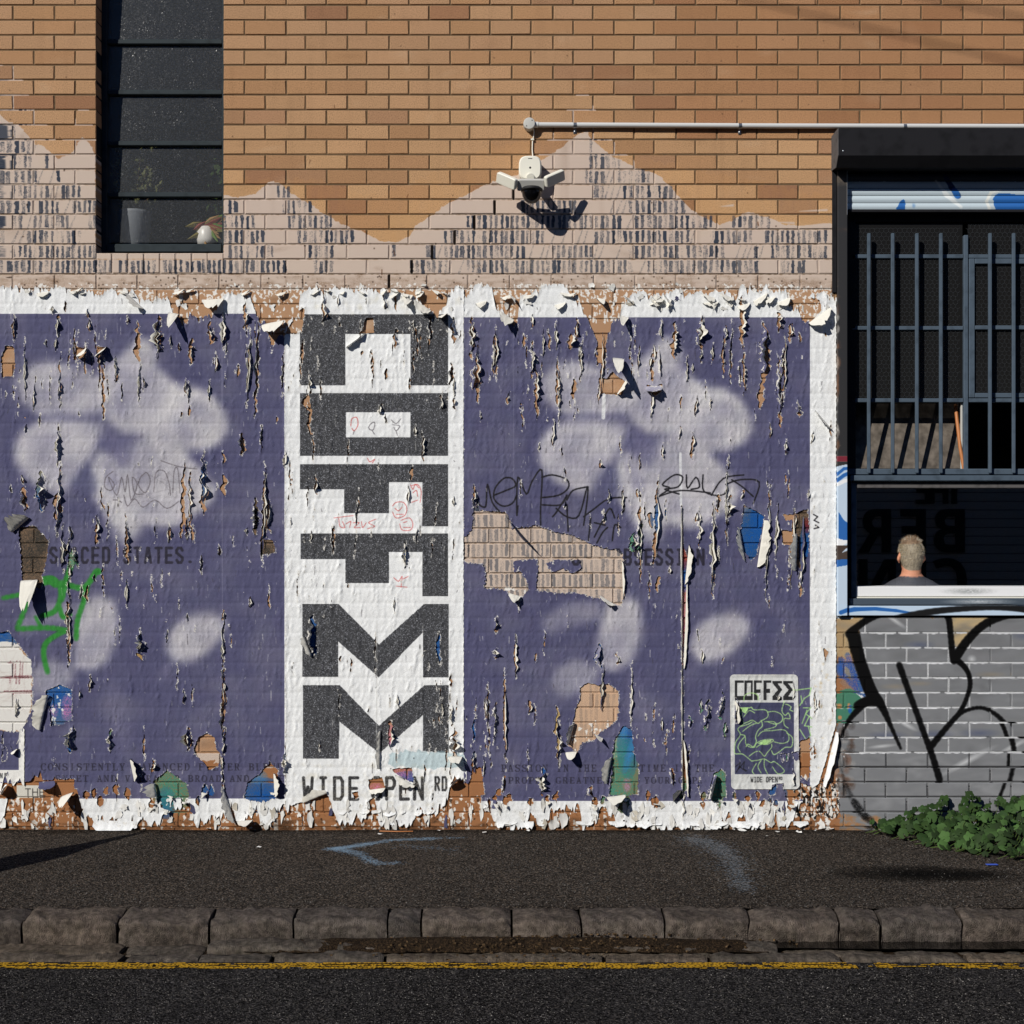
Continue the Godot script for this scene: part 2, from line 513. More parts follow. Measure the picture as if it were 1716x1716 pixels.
# ---------------------------------------------------------------- the painted wall: mural, grey coat, sprayed letters, glue and scraps
func in_any(p: Vector2, list: Array) -> bool:
	for q in list:
		if Geometry2D.is_point_in_polygon(p, q): return true
	return false

func scraps(c: Canvas, n: int, x0: float, y0: float, x1: float, y1: float, wide: float, tall: float, col: Color, a := 0.95) -> void:
	for k in n:
		var x := rng.randf_range(x0, x1); var y := rng.randf_range(y0, y1)
		var w := wide * rng.randf_range(0.25, 1.0); var h := tall * rng.randf_range(0.25, 1.0)
		var p := PackedVector2Array()
		var m := rng.randi_range(5, 8)
		for j in m:
			var an := TAU * j / m
			p.append(Vector2(x + cos(an) * w * rng.randf_range(0.3, 1.0), y + sin(an) * h * rng.randf_range(0.3, 1.0)))
		c.poly(p, col, a, 1.3, 0.25)

func row_of(v: float) -> int: return int(ceil((v - COURSE0) / COURSE))
func joint(r: int) -> float: return COURSE0 + COURSE * r

# upright joints of a course, left to right
func perps(r: int, v: float) -> Array:
	var out := []
	var odd := posmod(r, 2) == 1
	if v < 457.0:
		for k in range(-7, 4): out.append(21.7 + (0.0 if odd else 34.8) + 69.6 * k)
		out = out.filter(func(u): return u < 158.0)
		for k in range(0, 25):
			var u := (444.8 if odd else 409.8) + 68.75 * k
			out.append(u + (0.0 if k == 0 else 1.3 * sin(r * 3.1 + k * 1.7)))
	elif v > 1033.0:
		for k in range(-7, 20): out.append(21.7 + (0.0 if odd else 34.8) + 69.5 * k)
		out = out.filter(func(u): return u < 1375.0)
		for k in range(0, 10): out.append((1414.5 if odd else 1449.5) + 70.0 * k)
	else:
		for k in range(-7, 31): out.append(21.7 + (0.0 if odd else 34.8) + 69.45 * k + sin(r * 2.3 + k) * 1.2)
	return out

func paint_wall() -> Canvas:
	var c := canvas(0, 0, 1716, 1392, Color(c8(196, 172, 154), 0.0))
	var beige := c8(205, 188, 174)
	var orange := c8(205, 152, 92)
	# a warm orange sky brushed behind the peaks
	c.poly(P([375, 300, 520, 300, 640, 330, 800, 250, 930, 225, 1100, 270, 1390, 330, 1390, 420, 375, 420]), orange, 0.16, 5.0, 0.6)
	var ridge := P([-10, 183, 6, 184, 14, 196, 34, 212, 58, 240, 84, 252, 97, 268, 104, 262, 120, 258, 130, 240, 138, 230, 148, 236, 158, 256, 160, 262, 161, 423, 374, 423, 375, 327, 398, 331, 428, 324, 446, 308, 458, 303, 470, 308, 486, 322, 506, 334, 530, 348, 556, 366, 580, 378, 606, 388, 640, 404, 668, 404, 684, 396, 696, 378, 716, 366, 736, 350, 752, 340, 772, 330, 790, 322, 806, 312, 834, 302, 862, 294, 888, 288, 908, 268, 926, 256, 944, 246, 958, 232, 976, 221, 986, 222, 992, 234, 1000, 240, 1020, 258, 1044, 270, 1074, 284, 1102, 292, 1118, 308, 1134, 322, 1146, 340, 1160, 352, 1180, 364, 1206, 376, 1230, 368, 1244, 358, 1258, 354, 1270, 360, 1290, 366, 1316, 376, 1344, 378, 1396, 374, 1396, 1400, -10, 1400])
	c.poly(ridge, beige, 0.93, 1.5, 0.0)
	for s in [[1208, 346, 1228, 344], [1340, 354, 1385, 352], [1300, 372, 1330, 374], [1350, 378, 1380, 376]]: c.stroke([Vector2(s[0], s[1]), Vector2(s[2], s[3])], [1.0, 4.0], beige, 0.8, 2.0)
	# raw wall again under the lowest courses and on scraped patches
	var raw := [P([-5, 1262, 430, 1280, 776, 1275, 960, 1270, 1396, 1250, 1396, 1392, -5, 1392]), P([1396, 1030, 1412, 1030, 1412, 1392, 1396, 1392])]
	for p in raw: c.poly(p, c8(158, 110, 74), 1.0, 4.0, 0.0)
	# behind the bills the brick stays bare, but for two painted stretches
	c.poly(P([-5, 486, 1396, 486, 1396, 1262, -5, 1262]), c8(178, 140, 108), 1.0)
	for k in 900: c.blob(rng.randf_range(0, 1396), rng.randf_range(486, 1262), rng.randf_range(5, 30), rng.randf_range(3, 12), [c8(196, 168, 142), c8(110, 78, 56), c8(182, 132, 88), c8(206, 190, 172)][k % 4], 0.45, 0.0, 0.5)
	c.poly(P([764, 838, 1056, 838, 1056, 1024, 764, 1024]), beige, 0.95, 3.0)
	c.poly(P([930, 1138, 1050, 1138, 1050, 1270, 930, 1270]), c8(204, 172, 144), 0.95, 3.0)
	# the dark faces of the mountains, dabbed as upright bars course by course
	var faces := [P([-5, 196, 30, 224, 66, 250, 100, 292, 160, 345, 160, 458, -5, 458]), P([160, 424, 375, 424, 375, 458, 160, 458]), P([375, 340, 398, 342, 436, 380, 470, 430, 486, 458, 375, 458]), P([452, 306, 472, 310, 520, 346, 566, 376, 596, 400, 560, 402, 560, 458, 530, 458, 502, 400, 470, 350]),
		P([642, 408, 690, 436, 690, 448, 672, 440]), P([690, 448, 716, 420, 750, 392, 788, 366, 830, 360, 868, 352, 880, 380, 900, 420, 940, 458, 690, 458]), P([868, 340, 960, 344, 1000, 352, 1040, 372, 1080, 400, 1110, 420, 1140, 458, 880, 458]),
		P([984, 240, 1010, 252, 1066, 284, 1108, 302, 1150, 348, 1206, 380, 1260, 358, 1300, 376, 1388, 394, 1388, 430, 1360, 440, 1340, 458, 1080, 458, 1060, 420, 1040, 390, 1030, 350, 1000, 330, 980, 300]), P([772, 846, 1052, 846, 1052, 1020, 772, 1020]), P([930, 1138, 1050, 1138, 1050, 1270, 930, 1270])]
	var light := [P([60, 240, 110, 330, 160, 395, 160, 420, 100, 350, 50, 270]), P([20, 400, 60, 330, 72, 336, 36, 420]), P([880, 420, 940, 380, 1010, 400, 1090, 440, 1080, 456, 1000, 425, 940, 405, 900, 440]), P([1010, 300, 1030, 290, 1050, 350, 1070, 380, 1050, 380, 1024, 350]), P([1160, 390, 1240, 410, 1320, 452, 1290, 456, 1220, 424, 1150, 402]), P([730, 400, 760, 440, 800, 458, 770, 458, 730, 430]), P([1270, 372, 1290, 430, 1270, 430, 1256, 380]), P([200, 424, 212, 424, 196, 458, 184, 458]), P([272, 424, 286, 424, 270, 458, 258, 458])]
	var slate := c8(54, 62, 76)
	var bars := []
	var bu := 2.0
	while bu < 1394.0:
		var bw := rng.randf_range(4.4, 6.6)
		bars.append([bu, bw])
		bu += bw + rng.randf_range(2.8, 4.6)
	for r in range(8, 52):
		var v0 := joint(r - 1) + 1.5
		var v1 := joint(r) - 1.5
		if v0 > 458.0 and (v1 < 840.0): continue
		for e in bars:
			var u: float = e[0] + rng.randf_range(-0.8, 0.8)
			var ww: float = e[1] * rng.randf_range(0.8, 1.1)
			var mid := Vector2(u + ww * 0.5, (v0 + v1) * 0.5)
			if u < 160.0 or u > 374.0 or v0 > 420.0:
				if in_any(mid, faces) and not in_any(mid, light):
					var strong := clampf(0.95 + 0.6 * n_mid.get_noise_2d(u * 1.1, v0 * 2.0), 0.4, 0.97)
					if v0 > 840.0: strong *= 0.55
					if v0 > 1100.0: strong *= 0.4
					var top := v0 + rng.randf_range(-1, 1.5)
					var bot := v1 + rng.randf_range(-2.5, 1)
					c.poly(P([u, top, u + ww, top, u + ww + rng.randf_range(-1, 1), bot, u + rng.randf_range(-1, 1), bot]), slate, strong, 0.9, rng.randf_range(0.3, 0.95))
				elif in_any(mid, light) and rng.randf() < 0.55:
					c.stroke([Vector2(u + ww, v0), Vector2(u - ww * 0.4, v1)], [1.5, 3.5], slate, 0.5, 1.0, 0.9)
	# joints the brush did not reach
	for r in range(6, 54):
		for y in [-1, 0, 1]:
			var v: int = int(joint(r)) + y
			for x in 1396:
				var o: int = (v * 1716 + x) * 4
				if c.d[o + 3] > 0: c.d[o + 3] = int(c.d[o + 3] * clampf(0.5 + 0.6 * n_fine.get_noise_2d(x * 3.0, v * 3.0) + (0.3 if absi(y) == 1 else 0.0), 0.0, 1.0))
	# weathering: run-off streaks, pale bloom, grime along the beds
	for k in 70:
		var x := rng.randf_range(0, 1716); var y := rng.randf_range(-20, 300)
		c.stroke([Vector2(x, y), Vector2(x + rng.randf_range(-4, 4), y + rng.randf_range(40, 160))], [rng.randf_range(4, 16), rng.randf_range(1, 5)], c8(84, 58, 40), rng.randf_range(0.04, 0.11), 8.0, 0.4)
	for k in 140: c.blob(rng.randf_range(0, 1716), rng.randf_range(0, 440), rng.randf_range(8, 40), rng.randf_range(4, 16), [c8(92, 64, 44), c8(214, 190, 160)][k % 2], rng.randf_range(0.06, 0.2), rng.randf_range(-0.3, 0.3), 0.6)
	for k in 60: c.blob(rng.randf_range(0, 1716), rng.randf_range(0, 440), 1.5, 1.5, c8(52, 36, 26), 0.85, 0.0, 0.0, 0.4)
	# dirt where the mural meets the paper
	for k in 900:
		var y := 482.0 - absf(rng.randfn(0.0, 11.0))
		c.blob(rng.randf_range(0, 1396), y, rng.randf_range(2, 16), rng.randf_range(1.5, 6), c8(120, 92, 70), rng.randf_range(0.1, 0.4), 0.0, 0.7)
	for k in 140: c.blob(rng.randf_range(0, 1396), rng.randf_range(462, 484), 1.6, 1.6, c8(50, 38, 30), 0.9, 0.0, 0.0, 0.4)
	for s in [[860.5, 316, 333], [829, 337, 358], [795, 362, 383], [762, 387, 408], [724, 412, 433], [690, 437, 457], [652, 461, 481]]: c.stroke([Vector2(s[0], s[1]), Vector2(s[0], s[2])], 3.6, c8(20, 15, 12), 1.0, 1.0)  # shade of the open stepped crack painted black along its upright joints
	for s in [[660, 420], [640, 452], [1110, 332], [520, 268], [560, 176], [1084, 216], [1270, 372], [684, 326]]:
		c.stroke([Vector2(s[0], s[1]), Vector2(s[0] + rng.randf_range(-2, 2), s[1] + rng.randf_range(3, 9))], 1.6, c8(90, 54, 34), 0.8, 1.0)
	# older bills and paint that show through the torn paper
	var ink := c8(50, 50, 48)
	for b in [[52, 930, 34, 60], [446, 925, 20, 26], [70, 890, 14, 40], [1266, 905, 30, 60], [1346, 900, 18, 60], [110, 890, 24, 30], [430, 860, 20, 40]]: c.blob(b[0], b[1], b[2], b[3], ink, 1.0, 0.0, 0.5, 0.3)
	var blue := c8(24, 84, 158); var teal := c8(62, 140, 122); var pink := c8(214, 128, 178); var sky := c8(60, 130, 190)
	for b in [[100, 1165, 34, 40, 0], [14, 1065, 14, 14, 0], [60, 1110, 12, 14, 0], [70, 830, 12, 30, 0], [340, 790, 10, 30, 0], [1108, 868, 14, 20, 0], [1003, 1100, 18, 24, 0], [1262, 900, 26, 40, 0], [1275, 870, 14, 20, 0], [1352, 920, 10, 30, 0], [680, 935, 12, 30, 0], [530, 1060, 16, 40, 0], [735, 1075, 10, 34, 0], [440, 1330, 34, 20, 0], [350, 1330, 16, 16, 0], [790, 1230, 12, 30, 0], [910, 1290, 14, 26, 0], [1052, 1250, 14, 40, 0], [278, 1345, 12, 20, 0], [1146, 965, 8, 20, 0], [690, 1305, 30, 10, 0], [1245, 1285, 10, 12, 0], [1300, 1330, 14, 14, 0], [655, 1265, 8, 16, 0], [1066, 1346, 10, 8, 0], [120, 1250, 12, 24, 0]]: c.blob(b[0], b[1], b[2] * 1.4, b[3] * 1.4, blue, 1.0, 0.0, 0.4, 0.25)
	for b in [[1042, 1300, 22, 56], [1200, 1190, 40, 50], [1150, 1210, 12, 24], [1204, 1310, 24, 40], [290, 1320, 30, 30], [184, 1248, 12, 20], [1065, 905, 16, 26], [1015, 1330, 14, 14], [1235, 1180, 14, 50], [130, 935, 14, 20], [1140, 1320, 10, 16], [1315, 1268, 14, 12]]: c.blob(b[0], b[1], b[2] * 1.3, b[3] * 1.3, teal, 1.0, 0.0, 0.6, 0.25)
	for b in [[112, 1180, 8, 14], [90, 1190, 6, 10], [112, 1195, 8, 10], [656, 1240, 8, 26], [670, 1300, 20, 12], [1146, 1060, 8, 70], [630, 1320, 10, 8], [1050, 1315, 6, 10]]: c.blob(b[0], b[1], b[2] * 1.3, b[3] * 1.3, pink, 0.95, 0.0, 0.9, 0.4)
	for b in [[1056, 1260, 8, 40], [1045, 1225, 8, 14], [125, 1246, 5, 18], [430, 1300, 20, 14]]: c.blob(b[0], b[1], b[2], b[3], sky, 0.9, 0.3, 0.5, 0.5)
	for b in [[1146, 935, 7, 22], [905, 1315, 14, 10], [1352, 880, 8, 14]]: c.blob(b[0], b[1], b[2], b[3], c8(120, 34, 42), 0.95, 0.0, 0.5, 0.4)
	for b in [[62, 800, 12, 24], [232, 1085, 14, 20], [935, 1210, 10, 60], [825, 1090, 12, 12], [965, 1110, 8, 10]]: c.blob(b[0], b[1], b[2] * 1.3, b[3] * 1.3, c8(168, 150, 70), 0.8, 0.0, 0.8, 0.5)
	# white remains of an older bill low on the left, with rusty runs along its joints
	c.poly(P([-4, 1070, 30, 1078, 56, 1110, 52, 1200, 40, 1225, -4, 1222]), c8(226, 224, 218), 1.0, 3.0)
	for k in 40: c.stroke([Vector2(rng.randf_range(0, 52), rng.randf_range(1085, 1200)), Vector2(rng.randf_range(0, 52), rng.randf_range(1100, 1215))].slice(0, 1) + [Vector2(rng.randf_range(10, 50), rng.randf_range(1090, 1210))], 1.0, c8(150, 120, 110), 0.12, 1.0, 0.6)
	for v in [1134.0, 1159.0]: c.stroke([Vector2(18, v), Vector2(54, v - 1)], 3.0, c8(110, 40, 50), 0.8, 1.0, 0.6)
	for u in [26.0, 34.0, 38.0]: c.stroke([Vector2(u, 1108), Vector2(u - 1, 1146)], 2.0, c8(110, 40, 50), 0.6, 1.0, 0.6)
	# scraps and glue left behind
	var white := c8(232, 230, 224)
	scraps(c, 700, 0, 476, 1396, 500, 5, 3.5, white)
	scraps(c, 300, 200, 484, 520, 560, 4, 8, white)
	scraps(c, 340, 760, 478, 1080, 540, 4, 8, white)
	scraps(c, 160, 1300, 480, 1392, 545, 4, 5, white)
	scraps(c, 700, 0, 1336, 1396, 1388, 4.5, 8, white, 0.9)
	scraps(c, 120, 1330, 1290, 1410, 1380, 5, 12, white)
	scraps(c, 120, 1330, 1300, 1412, 1370, 4, 10, c8(30, 28, 27))
	scraps(c, 300, 0, 1340, 1400, 1388, 4, 6, c8(60, 42, 30), 0.8)
	scraps(c, 260, 0, 1340, 1400, 1388, 7, 3, c8(120, 78, 46), 0.6)
	scraps(c, 40, 785, 985, 900, 1012, 6, 6, white)
	scraps(c, 30, 960, 1210, 1020, 1262, 5, 7, white)
	scraps(c, 24, 80, 1130, 125, 1215, 5, 9, white)
	for k in 240: c.blob(rng.randf_range(0, 1396), rng.randf_range(1372, 1392), rng.randf_range(4, 26), rng.randf_range(2, 7), c8(56, 42, 32), 0.5, 0.0, 0.6)
	c.rect(28, 1316, 72, 1337, c8(214, 211, 200))
	caps(c, "THE", 42, 1321, 12, 10, 13, 1.6, c8(60, 58, 56), 0.9)
	# rusty, soot-dark edge by the shutter rail
	for k in 160: c.blob(rng.randf_range(1395, 1402), rng.randf_range(480, 1300), rng.randf_range(2, 6), rng.randf_range(3, 18), [c8(70, 48, 36), c8(120, 80, 50), c8(40, 34, 32), c8(190, 186, 180)][k % 4], 0.7, 0.0, 0.5, 0.5)
	# ---- the coat of grey below the hatch, joints picked out in white
	var coat := P([1440, 1033, 1716, 1033, 1716, 1392, 1408, 1392, 1404, 1300, 1402, 1215, 1410, 1190, 1436, 1175])
	c.poly(coat, c8(124, 126, 129), 1.0, 3.0)
	c.poly(P([1400, 1033, 1448, 1033, 1436, 1062, 1424, 1100, 1400, 1100]), c8(178, 154, 116), 0.9, 3.0, 0.3)
	c.poly(P([1592, 1034, 1660, 1034, 1640, 1060, 1615, 1086, 1600, 1086]), c8(190, 166, 124), 0.9, 2.0, 0.2)
	for k in 500:
		var x := rng.randf_range(1412, 1716); var y := rng.randf_range(1036, 1386)
		var t := 128.0 + 30.0 * n_mid.get_noise_2d(x * 0.5, y * 0.9) + (y - 1200.0) * 0.10 + rng.randf_range(-16, 16)
		c.blob(x, y, rng.randf_range(8, 34), rng.randf_range(4, 12), c8(t, t + 1.5, t + 4.0), 0.35, rng.randf_range(-0.5, 0.5), 0.2)
	for b in [[1565, 1230, 40, 9], [1640, 1228, 40, 9], [1486, 1232, 40, 9], [1540, 1080, 30, 8], [1705, 1065, 12, 10]]: c.blob(b[0], b[1], b[2], b[3], c8(66, 76, 112), 0.5, 0.0, 0.3)
	for b in [[1500, 1150, 30, 6], [1660, 1130, 30, 6], [1540, 1145, 26, 5]]: c.blob(b[0], b[1], b[2], b[3], c8(150, 136, 112), 0.5, 0.0, 0.3)
	for b in [[1478, 1250, 30, 4, -0.1], [1520, 1215, 22, 5, 0.5], [1628, 1104, 9, 8, 0.0], [1620, 1275, 60, 7, -0.5], [1500, 1040, 26, 5, 0.6], [1690, 1250, 30, 5, -0.6]]: c.blob(b[0], b[1], b[2], b[3], c8(216, 218, 220), 0.75, b[4], 0.2)
	for s in [[1409, 1105, 1428, 1120], [1420, 1098, 1448, 1160], [1412, 1130, 1452, 1172], [1425, 1115, 1436, 1148]]: c.stroke([Vector2(s[0], s[1]), Vector2(s[2], s[3])], 9.0, c8(34, 82, 160), 0.9, 2.0, 0.6)
	c.poly(P([1400, 1160, 1425, 1152, 1446, 1172, 1442, 1182, 1420, 1205, 1400, 1212]), c8(70, 128, 104), 0.95, 2.0, 0.3)
	c.poly(P([1433, 1160, 1448, 1168, 1456, 1172, 1446, 1174]), c8(222, 224, 226), 0.95, 1.0)
	for b in [[1406, 1182, 5, 4], [1422, 1181, 3, 4], [1407, 1202, 4, 4]]: c.blob(b[0], b[1], b[2], b[3], c8(205, 140, 92), 0.95, 0.0, 0.0, 0.3)
	for b in [[1408, 1120, 8, 14], [1424, 1188, 4, 8]]: c.blob(b[0], b[1], b[2], b[3], c8(40, 92, 180), 0.95, 0.0, 0.2, 0.3)
	for k in 46: c.blob(rng.randf_range(1398, 1428), rng.randf_range(1215, 1330), rng.randf_range(3, 9), rng.randf_range(3, 12), [c8(84, 62, 50), c8(60, 54, 52), c8(170, 166, 162), c8(120, 84, 66)][k % 4], 0.6, 0.0, 0.5, 0.5)
	for k in 30: c.blob(rng.randf_range(1410, 1480), rng.randf_range(1366, 1390), rng.randf_range(3, 12), rng.randf_range(2, 6), c8(176, 118, 66), 0.7, 0.0, 0.6, 0.5)
	for r in range(42, 56):
		var v := joint(r)
		var white_run := r < 51
		for x in range(1408 if r > 46 else 1440, 1716):
			var nn := n_fine.get_noise_2d(x * 2.0, r * 40.0)
			if white_run and nn > -0.42: c.stroke([Vector2(x, v + nn * 0.8), Vector2(x + 1, v + nn * 0.8)], 2.6 + nn, c8(222, 224, 226), 0.9, 1.0)
		for u in perps(r, 1100.0):
			if u > 1440.0 and u < 1716.0:
				c.stroke([Vector2(u, v - COURSE + 2), Vector2(u + rng.randf_range(-0.8, 0.8), v - 2)], 2.8 if white_run else 1.8, c8(222, 224, 226) if white_run else c8(58, 58, 60), 0.9, 1.0, 0.35)
		if not white_run:
			for x in range(1412, 1716):
				c.stroke([Vector2(x, v - 1.6), Vector2(x + 1, v - 1.6)], 1.6, c8(50, 50, 52), 0.8, 1.0)
	# pale blue painted apron and rail, with its blue arcs
	c.rect(1396, 765, 1428, 774, c8(118, 26, 44))
	c.poly(P([1396, 783, 1430, 776, 1430, 1036, 1396, 1036]), c8(190, 208, 226), 1.0)
	c.rect(1405, 1012, 1716, 1033, c8(190, 210, 230))
	var arc := c8(34, 98, 172)
	c.stroke([Vector2(1400, 796), Vector2(1412, 786), Vector2(1424, 785)], 5.0, arc, 1.0)
	c.stroke([Vector2(1400, 806), Vector2(1412, 797), Vector2(1426, 791)], 6.0, arc, 1.0)
	c.stroke([Vector2(1402, 812), Vector2(1414, 806), Vector2(1424, 804)], 6.0, c8(236, 238, 240), 1.0)
	c.poly(P([1403, 858, 1412, 872, 1424, 880, 1424, 910, 1412, 908, 1403, 902]), arc)
	c.poly(P([1400, 902, 1412, 905, 1426, 906, 1410, 914, 1400, 914]), c8(236, 238, 240))
	c.poly(P([1400, 914, 1410, 914, 1424, 913, 1412, 922, 1404, 930, 1400, 930]), c8(66, 52, 44))
	c.poly(P([1400, 930, 1424, 920, 1424, 936, 1400, 938]), c8(70, 56, 48))
	c.poly(P([1400, 938, 1424, 936, 1424, 946, 1400, 950]), arc)
	c.stroke([Vector2(1407, 1026), Vector2(1420, 1021), Vector2(1438, 1020), Vector2(1456, 1023), Vector2(1476, 1029)], [7.0, 7.0, 6.0, 5.0, 2.0], arc, 1.0)
	c.poly(P([1680, 1015, 1692, 1015, 1702, 1032, 1688, 1032]), arc)
	c.poly(P([1668, 1015, 1676, 1015, 1684, 1032, 1676, 1032]), c8(228, 236, 242))
	c.stroke([Vector2(1694, 1021), Vector2(1716, 1017)], 7.0, c8(228, 236, 242), 1.0)
	# shutter curtain colours
	c.rect(1417, 284, 1716, 362, c8(188, 203, 212))
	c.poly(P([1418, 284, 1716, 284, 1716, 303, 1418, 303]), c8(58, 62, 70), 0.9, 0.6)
	c.poly(P([1503, 349, 1510, 336, 1515, 333, 1519, 335, 1518, 350, 1515, 352]), arc, 1.0, 0.6)
	c.blob(1532, 343, 4, 6, arc, 0.5)
	c.stroke([Vector2(1585, 294), Vector2(1596, 312), Vector2(1607, 327)], [7.0, 9.0, 10.0], c8(20, 44, 92), 1.0, 1.5)
	c.stroke([Vector2(1601, 318), Vector2(1606, 327)], 10.0, arc, 1.0, 1.5)
	c.stroke([Vector2(1570, 302), Vector2(1588, 326), Vector2(1612, 346)], [3.0, 8.0, 5.0], c8(226, 232, 234), 0.9, 2.0)
	c.poly(P([1665, 332, 1670, 325, 1685, 322, 1716, 326, 1716, 352, 1670, 352]), arc, 1.0, 0.8)
	c.stroke([Vector2(1678, 317), Vector2(1662, 322), Vector2(1655, 336), Vector2(1660, 350)], 5.0, c8(226, 228, 222), 0.9, 1.5)
	c.blob(1714, 346, 7, 5, c8(232, 236, 238), 1.0, 0.0, 0.0, 0.3)
	# hatch sill with a soft grey spot, the rail below with a pale one
	c.rect(1430, 978, 1716, 1001, c8(232, 233, 234))
	c.blob(1534, 991, 26, 7, c8(120, 124, 124), 0.75, 0.0, 0.6)
	c.rect(1424, 1001, 1716, 1015, c8(66, 78, 90))
	c.blob(1537, 1008, 36, 6, c8(196, 202, 206), 0.95, 0.0, 0.4)
	# sprayed black letters
	var Z := 4.289
	var black := c8(10, 10, 11)
	for s in [[[190, 268, 235, 222, 330, 158, 450, 110, 560, 88, 680, 76, 780, 82, 850, 104, 896, 145, 912, 250, 926, 400, 938, 460], [56, 40, 38, 36, 32, 30, 36, 38, 36, 34, 36, 36]],
		[[215, 268, 250, 430, 300, 580, 350, 700, 410, 770, 480, 920, 555, 1090], [78, 76, 74, 76, 50, 24, 15]], [[240, 780, 310, 752, 390, 756], [40, 56, 50]], [[390, 758, 310, 765, 235, 826, 165, 915, 125, 1010], [36, 36, 34, 22, 8]],
		[[545, 492, 640, 755, 730, 1000, 785, 1150, 834, 1312], [38, 34, 34, 36, 40]], [[938, 462, 966, 412, 1040, 308, 1140, 210, 1280, 134, 1441, 90], [40, 54, 50, 46, 46, 54]],
		[[950, 450, 1005, 495, 1045, 560, 1052, 650, 1015, 765, 965, 850, 880, 945, 765, 1085], [38, 30, 26, 26, 24, 26, 32, 40]], [[940, 875, 1020, 820, 1130, 798, 1220, 836, 1285, 920, 1322, 1030, 1334, 1150, 1310, 1320, 1240, 1500], [24, 20, 19, 20, 22, 22, 20, 18, 18]],
		[[1440, 235, 1446, 340], [26, 26]]]:
		var pts := Array(P(s[0], Z, 1380, 1000))
		# smooth the line through its points
		var cv := Curve2D.new()
		for k in pts.size():
			var d: Vector2 = (pts[mini(k + 1, pts.size() - 1)] - pts[maxi(k - 1, 0)]) / 6.0
			cv.add_point(pts[k], -d, d)
		var sm := []; var ws := []
		for k in pts.size():
			for j in (4 if k < pts.size() - 1 else 1):
				sm.append(cv.sample(k, j / 4.0))
				ws.append(lerpf(s[1][k], s[1][mini(k + 1, pts.size() - 1)], j / 4.0) / Z * 1.18)
		c.stroke(sm, ws, black, 0.97, 3.0)
	for s in [[[125, 1010, 112, 1150, 150, 1330, 230, 1480], 14, 0.5], [[225, 1480, 300, 1580, 340, 1610], 50, 0.85], [[150, 1340, 260, 1560], 40, 0.35]]: c.stroke(Array(P(s[0], Z, 1380, 1000)), s[1] / Z, black, s[2], 4.0, 0.5)
	c.rect(1408, 1031, 1716, 1034, c8(12, 12, 12))
	return c


# ---------------------------------------------------------------- the brick wall
func paper_over(u: float, v: float) -> float:
	var best := -99.0
	for f in fields:
		var x := int(u) - int(f[0]); var y := int(v) - int(f[1])
		if x >= 0 and y >= 0 and x < f[2] and y < f[3]: best = maxf(best, f[4][y * f[2] + x])
	return best

func covered(u0: float, v0: float, u1: float, v1: float) -> float:
	var n := 0; var hid := 0
	var x := u0 + 1.0
	while x < u1:
		for y in [v0 + 2.0, v0 + 7.0, (v0 + v1) * 0.5, v1 - 7.0, v1 - 2.0]:
			n += 1
			if paper_over(x, y) > 1.0: hid += 1
		x += 3.0
	return float(hid) / maxf(1, n)

func brick_box(b: MB, u0: float, v0: float, u1: float, v1: float, depth: float) -> void:
	var z := rng.randf_range(-0.001, 0.001)
	var x0 := wx(u0); var x1 := wx(u1); var y1 := wy(v0); var y0 := wy(v1)
	var j := func(a): return rng.randf_range(-a, a)
	var q := [Vector3(x0 + j.call(0.0012), y0 + j.call(0.001), z + j.call(0.0009)), Vector3(x1 + j.call(0.0012), y0 + j.call(0.001), z + j.call(0.0009)), Vector3(x1 + j.call(0.0012), y1 + j.call(0.001), z + j.call(0.0009)), Vector3(x0 + j.call(0.0012), y1 + j.call(0.001), z + j.call(0.0009))]
	var m: Vector3 = (q[0] + q[1] + q[2] + q[3]) * 0.25
	var f := []
	for p in q: f.append(p + Vector3(signf(m.x - p.x), signf(m.y - p.y), 0) * rng.randf_range(0.0022, 0.0036))
	b.quad(f[0], f[1], f[2], f[3])
	for k in 4:
		var a: Vector3 = q[k] - Vector3(0, 0, 0.003); var e: Vector3 = q[(k + 1) % 4] - Vector3(0, 0, 0.003)
		b.quad(a, e, f[(k + 1) % 4], f[k])
		b.quad(Vector3(a.x, a.y, -depth), Vector3(e.x, e.y, -depth), e, a)

func brick_tone(u: float, v: float) -> Color:
	var t := rng.randf()
	var k := rng.randf_range(0.93, 1.06)
	var hi := clampf((v - 60.0) / 340.0, 0.0, 1.0)      # darker towards the top: camera vignette painted into the brick tone
	var c := lin(195, 154, 117).lerp(lin(212, 169, 124), hi)
	if t < 0.10: c = lin(172, 128, 96)
	elif t < 0.34: c = lin(190, 147, 108)
	elif t < 0.42: c = lin(184, 142, 108)
	if v > 1250.0: c = lin(172, 120, 80) if t > 0.2 else lin(150, 100, 66)
	if u > 1100.0 and v < 220.0: c = c.lerp(lin(176, 128, 90), 0.55)  # top right bricks darkened in tone for the same vignette
	return Color(c.r * k, c.g * k, c.b * k)

